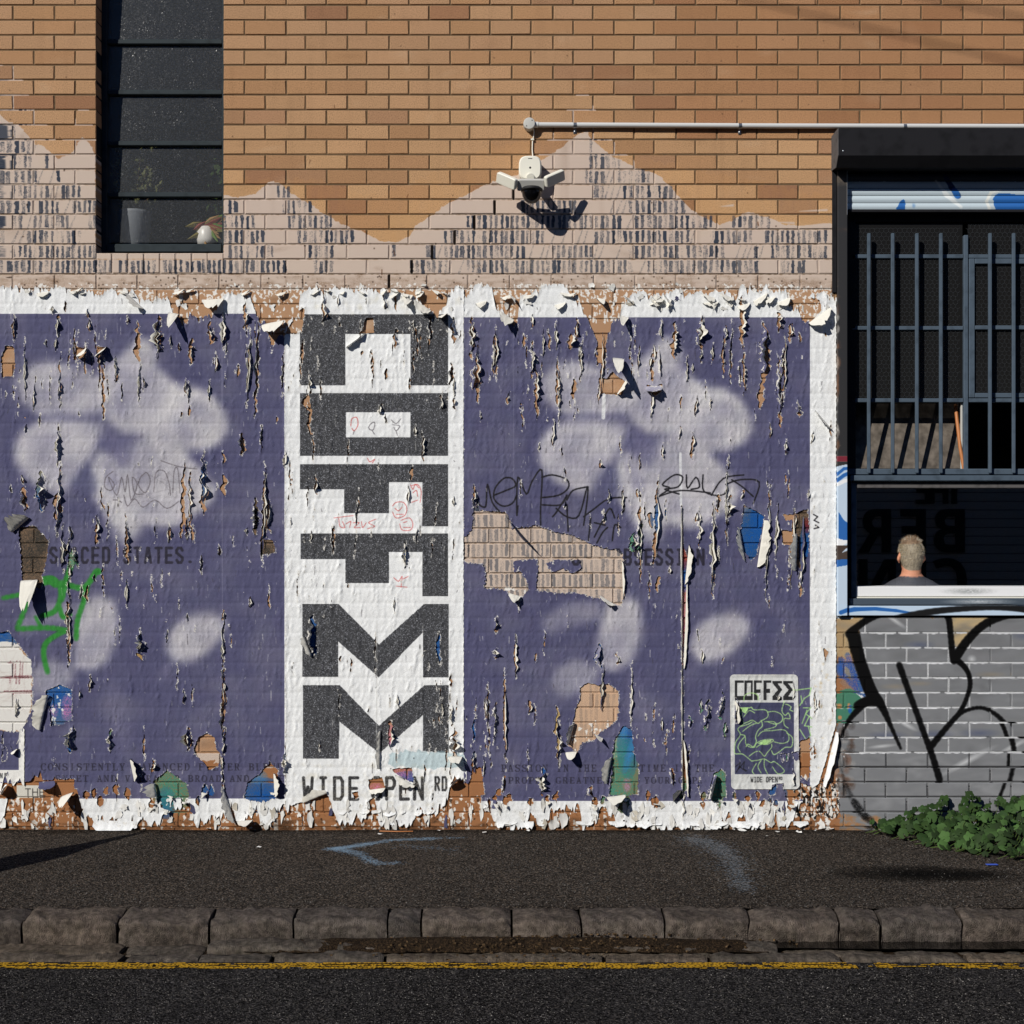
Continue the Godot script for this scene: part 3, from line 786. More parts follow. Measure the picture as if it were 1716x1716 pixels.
func build_wall() -> void:
	var wall := thing("brick_wall", "tan brick shopfront wall with a painted mountain mural, running behind all the torn posters", "wall")
	# cracked stepped joint below the light
	var crack := [[860.5, 326], [829, 348], [795, 373], [762, 398], [724, 423], [690, 446], [652, 472]]
	var list := []
	for r in range(-12, 56):
		var v0 := joint(r - 1); var v1 := joint(r)
		var mid := (v0 + v1) * 0.5
		var ps := [-330.0] + perps(r, mid).filter(func(u): return u > -328.0 and u < 2068.0) + [2070.0]
		for k in ps.size() - 1:
			var spans := [[ps[k], ps[k + 1]]]
			for gap in [[160.5, 375.0, -400.0, 457.0], [1418.0, 1990.0, 225.0, 1033.0]]:
				if mid <= gap[2] or mid >= gap[3]: continue
				var next := []
				for s in spans:
					if s[1] <= gap[0] or s[0] >= gap[1]: next.append(s); continue
					if s[0] < gap[0]: next.append([s[0], gap[0] + 1.5])
					if s[1] > gap[1]: next.append([gap[1] - 1.5, s[1]])
				spans = next
			for s in spans:
				var a: float = s[0] + 1.25; var b: float = s[1] - 1.25
				for cr in crack:
					if absf(cr[1] - mid) < 13.0:
						if absf(s[0] - cr[0]) < 9.0: a = cr[0] + 2.2
						if absf(s[1] - cr[0]) < 9.0: b = cr[0] - 2.2
				if b - a > 5.0: list.append([a, v0 + 1.3, b, minf(v1 - 1.3, 1400.0), r])
	var rest := mb(true, true)
	var picked := []
	for e in list:
		var out := 0.0
		var inside: bool = e[2] > 0.0 and e[0] < 1716.0 and e[3] > 0.0
		out = (minf(e[2], 1716.0) - maxf(e[0], 0.0)) * (e[3] - maxf(0.0, e[1])) * (1.0 - covered(e[0], e[1], e[2], e[3])) if inside else 0.0
		e.append(out)
		e.append(e[0] > 1404.0 and e[1] > 1033.0)
		if not e[6] and out > 60.0: picked.append(e)
	picked.sort_custom(func(p, q): return p[5] > q[5])
	var single := {}
	for k in mini(292, picked.size()): single[picked[k]] = true
	for e in list:
		if e[5] <= 0.0 and e[2] > 0.0 and e[0] < 1716.0 and e[3] > 0.0: continue     # wholly behind paper
		var near_edge: bool = (absf(e[2] - 160.5) < 4.0 or absf(e[0] - 375.0) < 4.0) and e[1] < 457.0
		var own: bool = single.has(e) or (e[6] and e[0] < 1716.0)
		var b := mb(true, true) if own else rest
		b.col = lin(150, 146, 140) if e[6] else brick_tone((e[0] + e[2]) * 0.5, e[1])
		brick_box(b, e[0], e[1], e[2], e[3], 0.11 if near_edge else 0.03)
		if own: put("painted_brick" if e[6] else "brick", b.mesh(M.brick), wall)
	for k in 8:
		var b := mb(true, true)
		b.col = brick_tone(0, 300)
		brick_box(b, 161.0 + k * 26.75 + 1.3, 424.5, 161.0 + (k + 1) * 26.75 - 1.3, 457.5, 0.14)
		put("sill_brick", b.mesh(M.brick), wall)
	tag(put("brick", rest.mesh(M.brick), wall), "", "", "", "stuff")
	# mortar set back behind the faces, and the wall's thickness, round two openings
	var mo := mb(true, true); var core := mb()
	var us := [-332.0, 160.5, 375.0, 1418.0, 1990.0, 2072.0]
	var vs := [-320.0, 287.0, 424.0, 1015.0, 1400.0]
	for i in us.size() - 1:
		for k in vs.size() - 1:
			if i == 1 and k < 2: continue
			if i == 3 and (k == 1 or k == 2): continue
			core.box(W(us[i], vs[k + 1], -0.26), W(us[i + 1], vs[k], -0.014))
			var x: float = us[i]
			while x < us[i + 1] - 0.01:          # small cells keep the paint on the joints in register
				var xe := minf(x + 120.0, us[i + 1])
				mo.quad(W(x, vs[k + 1], -0.0055), W(xe, vs[k + 1], -0.0055), W(xe, vs[k], -0.0055), W(x, vs[k], -0.0055))
				x = xe
	put("mortar", mo.mesh(M.mortar), wall)
	var fl := mb(true, true)      # flush pointing of the painted part
	for k in 6:
		var ua := 1440.0 + k * 105.0
		fl.quad(W(ua, joint(51), -0.0022), W(ua + 105.0, joint(51), -0.0022), W(ua + 105.0, joint(41) + 1.0, -0.0022), W(ua, joint(41) + 1.0, -0.0022))
	put("pointing", fl.mesh(M.mortar), wall)
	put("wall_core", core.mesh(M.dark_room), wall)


# ---------------------------------------------------------------- torn paper posters
class Poster:
	var x0 := 0
	var y0 := 0
	var w := 0
	var h := 0
	var z := 0.004
	var f := PackedFloat32Array()      # distance in units to the nearest torn edge, negative where the paper is gone
	var hgt := PackedFloat32Array()    # height of the sheet at every second unit
	var gw := 0
	var gh := 0
	var cv: Canvas
	var flaps := []

	func carve(x: int, y: int, d: float) -> void:
		if x < 0 or y < 0 or x >= w or y >= h: return
		var o := y * w + x
		if d < f[o]: f[o] = d

func new_poster(x0: int, y0: int, x1: int, y1: int, z: float) -> Poster:
	var p := Poster.new()
	p.x0 = x0; p.y0 = y0; p.w = x1 - x0; p.h = y1 - y0; p.z = z
	p.f.resize(p.w * p.h)
	p.f.fill(20.0)
	return p

func line_at(l: Array, t: float) -> float:
	for k in range(0, l.size() - 2, 2):
		if t <= l[k + 2]: return lerpf(l[k + 1], l[k + 3], clampf((t - l[k]) / (l[k + 2] - l[k]), 0.0, 1.0))
	return l[l.size() - 1]

# ragged outline of a sheet: each side a list of alternating position and limit
func trim(p: Poster, top: Array, bottom: Array, left: Array, right: Array, rag := 3.0) -> void:
	for x in p.w:
		var u := float(p.x0 + x)
		var j := n_fine.get_noise_2d(u * 7.0, 3.0) * rag * 1.6 + n_fine.get_noise_2d(u * 1.8, 90.0) * rag * 1.8
		var sp := rnd[(int(u / 3.0) * 7907 + 11) & 65535]
		var sp2 := rnd[(int(u / 5.0) * 3571 + 77) & 65535]
		if top:
			var lim := line_at(top, u) + j + (maxf(0.0, n_fine.get_noise_2d(u * 6.0, 410.0)) * 16.0 - sp2 * sp2 * 4.0 if rag > 2.5 else 0.0)
			for y in range(0, mini(p.h, int(lim) + 20 - p.y0)): p.carve(x, y, p.y0 + y - lim)
		if bottom:
			var lim := line_at(bottom, u) + j * 1.3 - maxf(0.0, n_fine.get_noise_2d(u * 3.2, 200.0)) * 20.0 - maxf(0.0, n_mid.get_noise_2d(u * 1.4, 300.0)) * 30.0 - sp * sp * 5.0 + 8.0
			for y in range(maxi(0, int(lim) - 20 - p.y0), p.h): p.carve(x, y, lim - p.y0 - y)
	for y in p.h:
		var v := float(p.y0 + y)
		var j := n_fine.get_noise_2d(7.0, v * 4.0) * rag * 0.4
		if left:
			var lim := line_at(left, v) + j
			for x in range(0, mini(p.w, int(lim) + 20 - p.x0)): p.carve(x, y, p.x0 + x - lim)
		if right:
			var lim := line_at(right, v) + j
			for x in range(maxi(0, int(lim) - 20 - p.x0), p.w): p.carve(x, y, lim - p.x0 - x)

func slit(p: Poster, x: float, y0: float, y1: float, w: float, curl := true) -> void:
	var lean := rng.randf_range(-0.10, 0.06) * (y1 - y0) * 0.5
	var skew := rng.randf_range(0.75, 1.5)
	var sd := rng.randf() * 900.0
	var m := 9.0
	var one := rng.randf_range(-1.0, 1.0)
	var cx := func(t: float) -> float: return x + lean * (t - 0.5) + n_fine.get_noise_2d(t * (y1 - y0) * 1.6, sd) * minf(6.0, 1.5 + w * 0.35)
	var hw := func(t: float) -> float: return 0.5 * w * pow(maxf(0.0, sin(PI * pow(clampf(t, 0.0, 1.0), skew))), 0.6) * (0.85 + 0.5 * n_fine.get_noise_2d(t * (y1 - y0) * 4.0, sd + 40.0))
	for y in range(int(y0 - m), int(y1 + m) + 1):
		var t := (y - y0) / (y1 - y0)
		var past := maxf(y0 - y, y - y1)
		var c: float = cx.call(clampf(t, 0.0, 1.0)); var e: float = hw.call(t)
		for xx in range(int(c - e - m), int(c + e + m) + 1):
			var d: float = absf(xx - c - (e * 0.35 * one)) - e + 0.85 * n_fine.get_noise_2d(xx * 9.0, y * 4.0)
			if past > 0.0: d = Vector2(maxf(d, 0.0), past).length()
			p.carve(xx - p.x0, y - p.y0, d)
	if not curl or w < 2.4 or y1 - y0 < 12.0: return
	for side in [-1.0, 1.0]:
		if rng.randf() > (0.62 if side > 0 else 0.5): continue
		var P_ := []; var D := []; var L := []
		var n := clampi(int((y1 - y0) / 4.0), 6, 16)
		var t0 := rng.randf_range(0.0, 0.25); var t1 := rng.randf_range(0.75, 1.0)
		var long := rng.randf_range(0.75, 1.35)
		for k in n + 1:
			var q := float(k) / n
			var t := lerpf(t0, t1, q)
			P_.append(Vector2(cx.call(t) + side * (hw.call(t) + 0.4), lerpf(y0, y1, t)))
			D.append(Vector2(-side, rng.randf_range(-0.1, 0.1)).normalized())
			L.append(maxf(0.6, (hw.call(t) * 2.0 * long + 1.5) * pow(sin(PI * (0.04 + 0.92 * q)), 0.6) + rng.randf_range(-0.5, 0.5)))
		p.flaps.append([P_, D, L, maxf(0.0035, w * S * rng.randf_range(0.3, 0.5)), rng.randf_range(1.9, 3.0)])

func slits(p: Poster, s: float, ox: float, oy: float, list: Array) -> void:
	for e in list: slit(p, ox + e[0] / s, oy + e[1] / s, oy + e[2] / s, maxf(1.7, e[3] / s * 0.66))

# a torn-out area; islands put paper back
func hole(p: Poster, q: PackedVector2Array, rag := 2.0, island := false) -> void:
	var lo := q[0]; var hi := q[0]
	for t in q:
		lo = lo.min(t); hi = hi.max(t)
	for y in range(int(lo.y) - 9, int(hi.y) + 10):
		for x in range(int(lo.x) - 9, int(hi.x) + 10):
			var xx := x - p.x0; var yy := y - p.y0
			if xx < 0 or yy < 0 or xx >= p.w or yy >= p.h: continue
			var pt := Vector2(x, y)
			var best := 1e9
			for k in q.size(): best = minf(best, pt.distance_squared_to(Geometry2D.get_closest_point_to_segment(pt, q[k], q[(k + 1) % q.size()])))
			var d := sqrt(best) * (-1.0 if Geometry2D.is_point_in_polygon(pt, q) else 1.0) + rag * (n_fine.get_noise_2d(x * 5.0, y * 5.0) + 0.5 * n_fine.get_noise_2d(x * 13.0, y * 13.0))
			var o := yy * p.w + xx
			p.f[o] = maxf(p.f[o], -d) if island else minf(p.f[o], d)

# paper folded over the line a-b: it leaves the sheet in direction dir, curls with radius r up to turn, then hangs straight
func tongue(p: Poster, a: Vector2, b: Vector2, dir: Vector2, length: float, r: float, turn: float, point := 0.5) -> void:
	var P_ := []; var D := []; var L := []
	var n := clampi(int(a.distance_to(b) / 3.0), 5, 24)
	for k in n + 1:
		var q := float(k) / n
		P_.append(a.lerp(b, q))
		D.append(dir.rotated((q - 0.5) * -0.25 * signf(dir.y + 0.01)))
		L.append(maxf(1.0, length * (pow(sin(PI * (0.03 + 0.94 * q)), point) * 0.8 + 0.2 + 0.3 * n_fine.get_noise_2d(q * length * 9.0, a.x + a.y))))
	p.flaps.append([P_, D, L, r, turn])

func height_at(p: Poster, u: float, v: float) -> float:
	var x := clampi(int((u - p.x0) / 2.0), 0, p.gw - 1); var y := clampi(int((v - p.y0) / 2.0), 0, p.gh - 1)
	return p.hgt[y * p.gw + x]

func relief(p: Poster, ridges: int) -> void:
	p.gw = p.w / 2 + 1; p.gh = p.h / 2 + 1
	p.hgt.resize(p.gw * p.gh)
	var ps := {}
	for gy in p.gh:
		var v := p.y0 + gy * 2.0
		var r := row_of(v)
		var jv := minf(absf(v - joint(r)), absf(v - joint(r - 1)))
		var dip := -0.0017 * maxf(0.0, 1.0 - jv / 3.5)
		if not ps.has(r): ps[r] = perps(r, v)
		var near: Array = ps[r]
		for gx in p.gw:
			var u := p.x0 + gx * 2.0
			var fx := mini(gx * 2, p.w - 1); var fy := mini(gy * 2, p.h - 1)
			var d := p.f[fy * p.w + fx]
			var z := p.z + dip
			z += 0.00042 * (rnd[(gx * 7919 + gy * 104729) & 65535] - 0.5) + 0.0012 * n_mid.get_noise_2d(u * 5.0, v * 1.1) + 0.0009 * n_fine.get_noise_2d(u * 4.2, v * 1.6) + 0.0016 * n_big.get_noise_2d(u * 1.6, v * 0.9)
			if d < 7.0:
				var k := 1.0 - maxf(d, -1.0) / 7.0
				z += k * k * 0.0042 * (0.55 + 0.9 * n_mid.get_noise_2d(u * 2.0 + 300.0, v * 1.0))
			p.hgt[gy * p.gw + gx] = z
		for q in near:
			var gx := int(round((q - p.x0) / 2.0))
			if gx > 0 and gx < p.gw - 1: p.hgt[gy * p.gw + gx] -= 0.001
	# upright creases and blisters
	for k in ridges:
		var cx := rng.randf_range(0, p.gw); var cy := rng.randf_range(0, p.gh)
		var len := rng.randf_range(2.0, 9.0) * (2.2 if rng.randf() < 0.25 else 1.0); var wide := rng.randf_range(0.45, 0.95)
		var tall := rng.randf_range(0.0014, 0.0046) * (1.0 if rng.randf() < 0.8 else -0.5)
		var lean := rng.randf_range(-0.14, 0.14); var sd := rng.randf() * 500.0
		for gy in range(maxi(0, int(cy - len)), mini(p.gh, int(cy + len) + 1)):
			var t := (gy - cy) / len
			var mx := cx + lean * (gy - cy) + n_fine.get_noise_2d(gy * 6.0, sd) * 1.6
			var amp := tall * (1.0 - t * t)
			for gx in range(maxi(0, int(mx - 4.0)), mini(p.gw, int(mx + 4.0) + 1)):
				var d := (gx - mx) / wide
				p.hgt[gy * p.gw + gx] += amp * exp(-d * d) * (1.0 if d < 0.4 else 0.6)

func sheet_mesh(p: Poster, m: Material) -> ArrayMesh:
	var b := mb(false, false, true)
	var ids := PackedInt32Array()
	ids.resize(p.gw * p.gh)
	ids.fill(-1)
	var gw := p.gw; var gh := p.gh
	var val := PackedFloat32Array()
	val.resize(gw * gh)
	for gy in gh:
		for gx in gw: val[gy * gw + gx] = p.f[mini(gy * 2, p.h - 1) * p.w + mini(gx * 2, p.w - 1)]
	for gy in gh - 1:
		for gx in gw - 1:
			var o := gy * gw + gx
			var k := [o, o + gw, o + gw + 1, o + 1]      # counter-clockwise seen from in front
			var a := val[k[0]]; var bb := val[k[1]]; var c := val[k[2]]; var d := val[k[3]]
			if a <= 0.0 and bb <= 0.0 and c <= 0.0 and d <= 0.0: continue
			var poly := []
			for j in 4:
				var s: int = k[j]; var e: int = k[(j + 1) % 4]
				if val[s] > 0.0:
					if ids[s] < 0: ids[s] = node_vert(p, b, s)
					poly.append(ids[s])
				if (val[s] > 0.0) != (val[e] > 0.0):
					if ids[s] < 0: ids[s] = node_vert(p, b, s)
					if ids[e] < 0: ids[e] = node_vert(p, b, e)
					var t := val[s] / (val[s] - val[e])
					b.v.append(b.v[ids[s]].lerp(b.v[ids[e]], t)); b.n.append(b.n[ids[s]].lerp(b.n[ids[e]], t)); b.uv.append(b.uv[ids[s]].lerp(b.uv[ids[e]], t))
					poly.append(b.v.size() - 1)
			for j in range(1, poly.size() - 1): b.tri_i(poly[0], poly[j], poly[j + 1])
	return b.mesh(m)

func node_vert(p: Poster, b: MB, o: int) -> int:
	var gx := o % p.gw; var gy := o / p.gw
	var l := p.hgt[o - (1 if gx > 0 else 0)]; var r := p.hgt[o + (1 if gx < p.gw - 1 else 0)]
	var up := p.hgt[o - (p.gw if gy > 0 else 0)]; var dn := p.hgt[o + (p.gw if gy < p.gh - 1 else 0)]
	var n := Vector3(-(r - l) / (4.0 * S), (dn - up) / (4.0 * S), 1.0).normalized()
	return b.vert(W(p.x0 + gx * 2.0, p.y0 + gy * 2.0, p.hgt[o]), n, Vector2(gx * 2.0 / p.w, gy * 2.0 / p.h))

func flap_mesh(p: Poster, fl: Array, m: Material) -> ArrayMesh:
	var P_: Array = fl[0]; var D: Array = fl[1]; var L: Array = fl[2]
	var r: float = fl[3]; var turn: float = fl[4]
	var ns := clampi(int(turn * 2.6) + 1, 4, 8)
	var pos := []
	var sd: float = P_[0].x * 3.0
	for i in P_.size():
		var row := []
		var zb := height_at(p, P_[i].x, P_[i].y) + 0.0012
		for j in ns + 1:
			var s: float = L[i] * S * j / ns
			var th := s / r
			var off: float; var zz: float
			if th <= turn:
				off = r * sin(th); zz = r * (1.0 - cos(th))
			else:
				off = r * sin(turn) + (s - r * turn) * cos(turn); zz = r * (1.0 - cos(turn)) + (s - r * turn) * sin(turn)
			zz = maxf(zz, 0.0)
			var cr := 0.0016 * n_fine.get_noise_2d(sd + i * 22.0, j * 30.0) * j / ns
			row.append(W(P_[i].x, P_[i].y) + Vector3(D[i].x * off + cr, -D[i].y * off + cr, zb + zz + cr * 2.0))
		pos.append(row)
	var am: ArrayMesh
	var mi := P_.size() / 2
	var way: float = signf(((pos[mi + 1][0] - pos[mi - 1][0]) as Vector3).cross(pos[mi][1] - pos[mi][0]).z)
	if way == 0.0: way = 1.0
	for side in 2:
		var b := mb(false, false, true)
		for i in P_.size():
			for j in ns + 1:
				var a: Vector3 = pos[mini(i + 1, P_.size() - 1)][j] - pos[maxi(i - 1, 0)][j]
				var c: Vector3 = pos[i][mini(j + 1, ns)] - pos[i][maxi(j - 1, 0)]
				var n := a.cross(c).normalized() * way
				var s: float = L[i] * j / ns
				var t: Vector2 = P_[i] + D[i] * s
				b.vert(pos[i][j] - (n * 0.0006 if side == 1 else Vector3.ZERO), n if side == 0 else -n, Vector2(clampf((t.x - p.x0) / p.w, 0.001, 0.999), clampf((t.y - p.y0) / p.h, 0.001, 0.999)))
		var w := ns + 1
		for i in P_.size() - 1:
			for j in ns:
				var q := i * w + j
				b.ix.append_array([q, q + 1, q + w, q + 1, q + w + 1, q + w] if (side == 0) == (way > 0.0) else [q, q + w, q + 1, q + 1, q + w, q + w + 1])
		am = b.mesh(m if side == 0 else M.paper_back, am)
	return am

# white fibres along every tear, paper grain, then the texture
func finish_print(p: Poster, speckle := false) -> StandardMaterial3D:
	var d := p.cv.d
	var n := p.w * p.h
	var q := 0
	for o in n:
		var e := p.f[o]
		q = (q * 25 + 7919 + o) & 65535
		var r := rnd[q]
		var i := o * 4
		if e < 1.7 and e > -2.0 and r < 0.7 - e * 0.4 and n_fine.get_noise_2d((o % p.w) * 3.0, (o / p.w) * 2.0) > -0.02:
			d[i] = 228 - int(r * 40.0); d[i + 1] = 225 - int(r * 40.0); d[i + 2] = 217 - int(r * 40.0)
			continue
		var k := 0.955 + 0.09 * r
		if speckle and d[i] < 90:
			var sp := rnd[(q * 17 + 331) & 65535]
			k += 0.35 * (r - 0.5) + (1.7 * (sp - 0.80) / 0.20 if sp > 0.80 else 0.0)
		d[i] = mini(255, int(d[i] * k)); d[i + 1] = mini(255, int(d[i + 1] * k)); d[i + 2] = mini(255, int(d[i + 2] * k))
	p.cv.d = d
	var m := StandardMaterial3D.new()
	m.resource_name = "poster_print"
	m.albedo_texture = p.cv.texture()
	m.roughness = 0.75
	m.metallic_specular = 0.35
	m.texture_repeat = false
	m.cull_mode = BaseMaterial3D.CULL_DISABLED
	return m

# rubbed fibres: short pale and dark upright scratches
func scuffs(p: Poster, n: int) -> void:
	for k in n:
		var x := rng.randf_range(p.x0, p.x0 + p.w); var y := rng.randf_range(p.y0, p.y0 + p.h)
		var l := rng.randf_range(2.0, 11.0) * (0.4 + 1.6 * rng.randf() * rng.randf())
		p.cv.stroke([Vector2(x, y), Vector2(x + rng.randf_range(-1.5, 1.5), y + l)], rng.randf_range(0.5, 1.3), c8(222, 221, 216) if rng.randf() < 0.7 else c8(60, 56, 62), rng.randf_range(0.2, 0.85), 1.0, 0.5)

# scraps of older bills still stuck along the top and foot of the row, edges lifting
func build_residue() -> void:
	var b := mb(true)
	for k in 170:
		var foot := k % 4 != 0
		var c := Vector2(rng.randf_range(0, 1400), rng.randf_range(1348, 1386) if foot else rng.randf_range(474, 520))
		if not foot and c.x < 200.0: continue
		var m := rng.randi_range(7, 11)
		var w := rng.randf_range(3.0, 9.0); var h := rng.randf_range(6.0, 19.0) if foot else rng.randf_range(4.0, 10.0)
		var z0 := rng.randf_range(0.002, 0.006) + (0.003 if paper_over(c.x, c.y) > 0.0 else 0.0)
		var t := rng.randf()
		var col := lin(226, 225, 220)
		if t > 0.97: col = lin(84, 84, 112)
		elif t > 0.86: col = lin(190, 184, 170)
		b.col = col * rng.randf_range(0.88, 1.0)
		var up := Vector3(rng.randf_range(-0.2, 0.2), rng.randf_range(-0.2, 0.2), 1.0).normalized()
		var mid := b.vert(W(c.x, c.y, z0 + 0.001), up)
		var ids := []
		for j in m:
			var an := TAU * j / m
			var r := rng.randf_range(0.3, 1.0)
			var p := c + Vector2(cos(an) * w * r, -sin(an) * h * r)
			if p.y > 1390.0: p.y = 1390.0
			ids.append(b.vert(W(p.x, p.y, z0 + (rng.randf_range(0.002, 0.010) if rng.randf() < 0.35 else rng.randf_range(-0.001, 0.001))), (up + Vector3(cos(an), sin(an), 0.0) * rng.randf_range(-0.5, 0.3)).normalized()))
		for j in m: b.tri_i(mid, ids[j], ids[(j + 1) % m])
	tag(put("paper_residue", b.mesh(M.residue)), "", "", "", "stuff")

func finish_poster(p: Poster, called: String, label: String, group: String, ridges: int, speckle := false) -> void:
	relief(p, ridges * 4)
	scuffs(p, p.w * p.h / 520)
	var o := thing(called, label, "poster", group)
	var m := finish_print(p, speckle)
	put("sheet", sheet_mesh(p, m), o)
	for fl in p.flaps: put("torn_flap", flap_mesh(p, fl, m), o)
	fields.append([p.x0, p.y0, p.w, p.h, p.f])

# the purple print: one soft out-of-focus flower, the same on both bills
func purple(p: Poster, dx: float) -> void:
	var k := 3.0
	var low := canvas(0, 0, int(p.w / k) + 1, int(p.h / k) + 1, c8(80, 80, 111))
	var pale := c8(200, 198, 201)
	var dim := c8(124, 122, 148)
	var shade := c8(104, 103, 133)
	var put_ := func(list: Array, s: float, oy: float, col: Color, a: float) -> void:
		var q := PackedVector2Array()
		for t in P(list, s, 0.0, oy): q.append((t + Vector2(dx - p.x0, -p.y0)) / k)
		low.poly(q, col, a)
	# each petal a shape of its own, then the deep gaps between them
	put_.call([90, 640, 180, 560, 290, 530, 400, 560, 500, 590, 620, 640, 640, 800, 540, 840, 420, 836, 300, 868, 200, 830, 120, 760], 3.432, 450, pale, 0.82)
	put_.call([600, 560, 720, 480, 790, 400, 850, 400, 905, 480, 900, 560, 960, 620, 1050, 680, 1100, 760, 1050, 900, 900, 980, 700, 940, 600, 860, 560, 720], 3.432, 450, pale, 0.92)
	put_.call([960, 640, 1050, 680, 1150, 690, 1240, 740, 1300, 840, 1310, 930, 1270, 1000, 1200, 1040, 1060, 1050, 960, 1000, 900, 860], 3.432, 450, pale, 0.95)
	put_.call([90, 1000, 130, 930, 220, 880, 340, 860, 480, 880, 590, 890, 560, 1000, 500, 1140, 430, 1220, 380, 1290, 300, 1290, 200, 1240, 120, 1180, 85, 1100], 3.432, 450, pale, 0.86)
	put_.call([560, 1040, 640, 1080, 780, 980, 900, 960, 1060, 1050, 1100, 1100, 1180, 1180, 1240, 1260, 1230, 1330, 1160, 1400, 1090, 1440, 1000, 1490, 900, 1490, 830, 1470, 740, 1540, 680, 1500, 620, 1460, 580, 1380, 530, 1310, 505, 1220], 3.432, 450, pale, 0.95)
	put_.call([640, 1440, 820, 1440, 800, 1540, 740, 1600, 660, 1560], 3.432, 450, pale, 0.5)
	put_.call([600, 884, 690, 950, 790, 990, 740, 1130, 700, 1160, 640, 1090, 556, 1010], 3.432, 450, shade, 0.85)
	put_.call([210, 846, 340, 826, 460, 840, 560, 812, 480, 866, 360, 880, 240, 880], 3.432, 450, shade, 0.8)
	put_.call([500, 1110, 545, 1180, 560, 1290, 520, 1310, 470, 1250, 400, 1260, 440, 1180], 3.432, 450, c8(86, 87, 118), 0.9)
	put_.call([1050, 1050, 1240, 1040, 1270, 1200, 1180, 1180, 1110, 1100], 3.432, 450, c8(86, 87, 118), 0.85)
	put_.call([640, 600, 740, 560, 780, 700, 740, 860, 660, 800], 3.432, 450, dim, 0.35)
	put_.call([560, 1050, 640, 1100, 700, 1240, 660, 1320, 600, 1220], 3.432, 450, dim, 0.5)
	put_.call([470, 380, 560, 330, 660, 370, 680, 480, 665, 600, 620, 720, 520, 770, 430, 750, 430, 560], 3.432, 900, pale, 0.86)
	put_.call([180, 760, 300, 700, 430, 740, 420, 830, 330, 900, 200, 920, 150, 850], 3.432, 900, pale, 0.5)
	put_.call([100, 480, 240, 380, 440, 370, 440, 470, 260, 520, 120, 560], 3.432, 900, pale, 0.42)
	put_.call([950, 640, 970, 560, 1010, 500, 1090, 450, 1200, 430, 1290, 460, 1300, 520, 1260, 600, 1180, 680, 1090, 715, 1000, 712], 3.432, 900, pale, 0.9)
	put_.call([620, 760, 700, 860, 740, 1000, 760, 1200, 700, 1300, 640, 1100, 600, 900], 3.432, 900, dim, 0.3)
	put_.call([880, 800, 960, 720, 1000, 740, 930, 840], 3.432, 900, dim, 0.35)
	for e in [[130, 640, 60, 24, 0.2], [250, 650, 40, 60, 0.3], [90, 780, 60, 30, 0.25], [300, 720, 50, 30, 0.25], [220, 770, 40, 50, 0.3], [260, 850, 70, 30, 0.22], [190, 690, 50, 30, 0.3], [330, 690, 30, 20, 0.2], [60, 660, 40, 20, 0.3], [150, 1090, 40, 60, 0.25], [340, 1060, 50, 20, 0.2], [60, 740, 30, 40, 0.2], [200, 600, 40, 40, 0.2]]: low.blob((e[0] + dx - p.x0) / k, (e[1] - p.y0) / k, e[2] / k, e[3] / k, dim, e[4] * 1.4, 0.2)
	# out-of-focus softness: the sharp shapes laid over their own wide blur, fading unevenly
	var wide := Image.create_from_data(low.w, low.h, false, Image.FORMAT_RGBA8, low.d)
	wide.resize(low.w / 9, low.h / 9, Image.INTERPOLATE_LANCZOS)
	wide.resize(low.w, low.h, Image.INTERPOLATE_CUBIC)
	var wd := wide.get_data()
	for o in low.w * low.h:
		var x := o % low.w; var y := o / low.w
		var t := clampf(0.26 + 0.4 * n_mid.get_noise_2d(x * 2.0, y * 2.0), 0.15, 0.85)
		var f := clampf(0.04 + 0.4 * n_big.get_noise_2d(x * 4.0 + 50.0, y * 4.0), 0.0, 0.3)
		var worn := clampf(0.08 + 0.4 * n_mid.get_noise_2d(x * 1.2 + 700.0, y * 0.8) + 0.25 * n_big.get_noise_2d(x * 1.5, y * 9.0 + 90.0), 0.0, 0.32)
		for j in 3: low.d[o * 4 + j] = int(lerpf(lerpf(lerpf(low.d[o * 4 + j], wd[o * 4 + j], t), [80, 80, 111][j], f), [128, 126, 140][j], worn))
	var im := Image.create_from_data(low.w, low.h, false, Image.FORMAT_RGBA8, low.d)
	im.resize(low.w / 3, low.h / 3, Image.INTERPOLATE_LANCZOS)
	im.resize(low.w, low.h, Image.INTERPOLATE_CUBIC)
	im.resize(int(low.w / 3.6), int(low.h / 3.6), Image.INTERPOLATE_LANCZOS)
	im.resize(low.w * 3, low.h * 3, Image.INTERPOLATE_CUBIC)
	var full := Image.create(p.w, p.h, false, Image.FORMAT_RGBA8)
	full.blit_rect(im, Rect2i(0, 0, p.w, p.h), Vector2i.ZERO)
	p.cv = canvas(p.x0, p.y0, p.w, p.h, Color.WHITE)
	p.cv.d = full.get_data()

func typed(c: Canvas, s: String, x: float, pitch: float, top: float, base: float, col: Color) -> void:
	for k in s.length():
		if s[k] == " ": continue
		var w := pitch * (0.34 if s[k] in "I.!" else 0.74)
		if s[k] == ".": letter_box(c, s[k], font_serif, x + k * pitch + pitch * 0.4, x + k * pitch + pitch * 0.6, base - 2.0, base, col)
		else: letter_box(c, s[k], font_serif, x + k * pitch + (pitch - w) * 0.5, x + k * pitch + (pitch + w) * 0.5, top, base, col, 0.95)
		if s[k] != ".": letter_box(c, s[k], font_serif, x + k * pitch + (pitch - w) * 0.5 + 0.7, x + k * pitch + (pitch + w) * 0.5 + 0.7, top, base, col, 0.6)

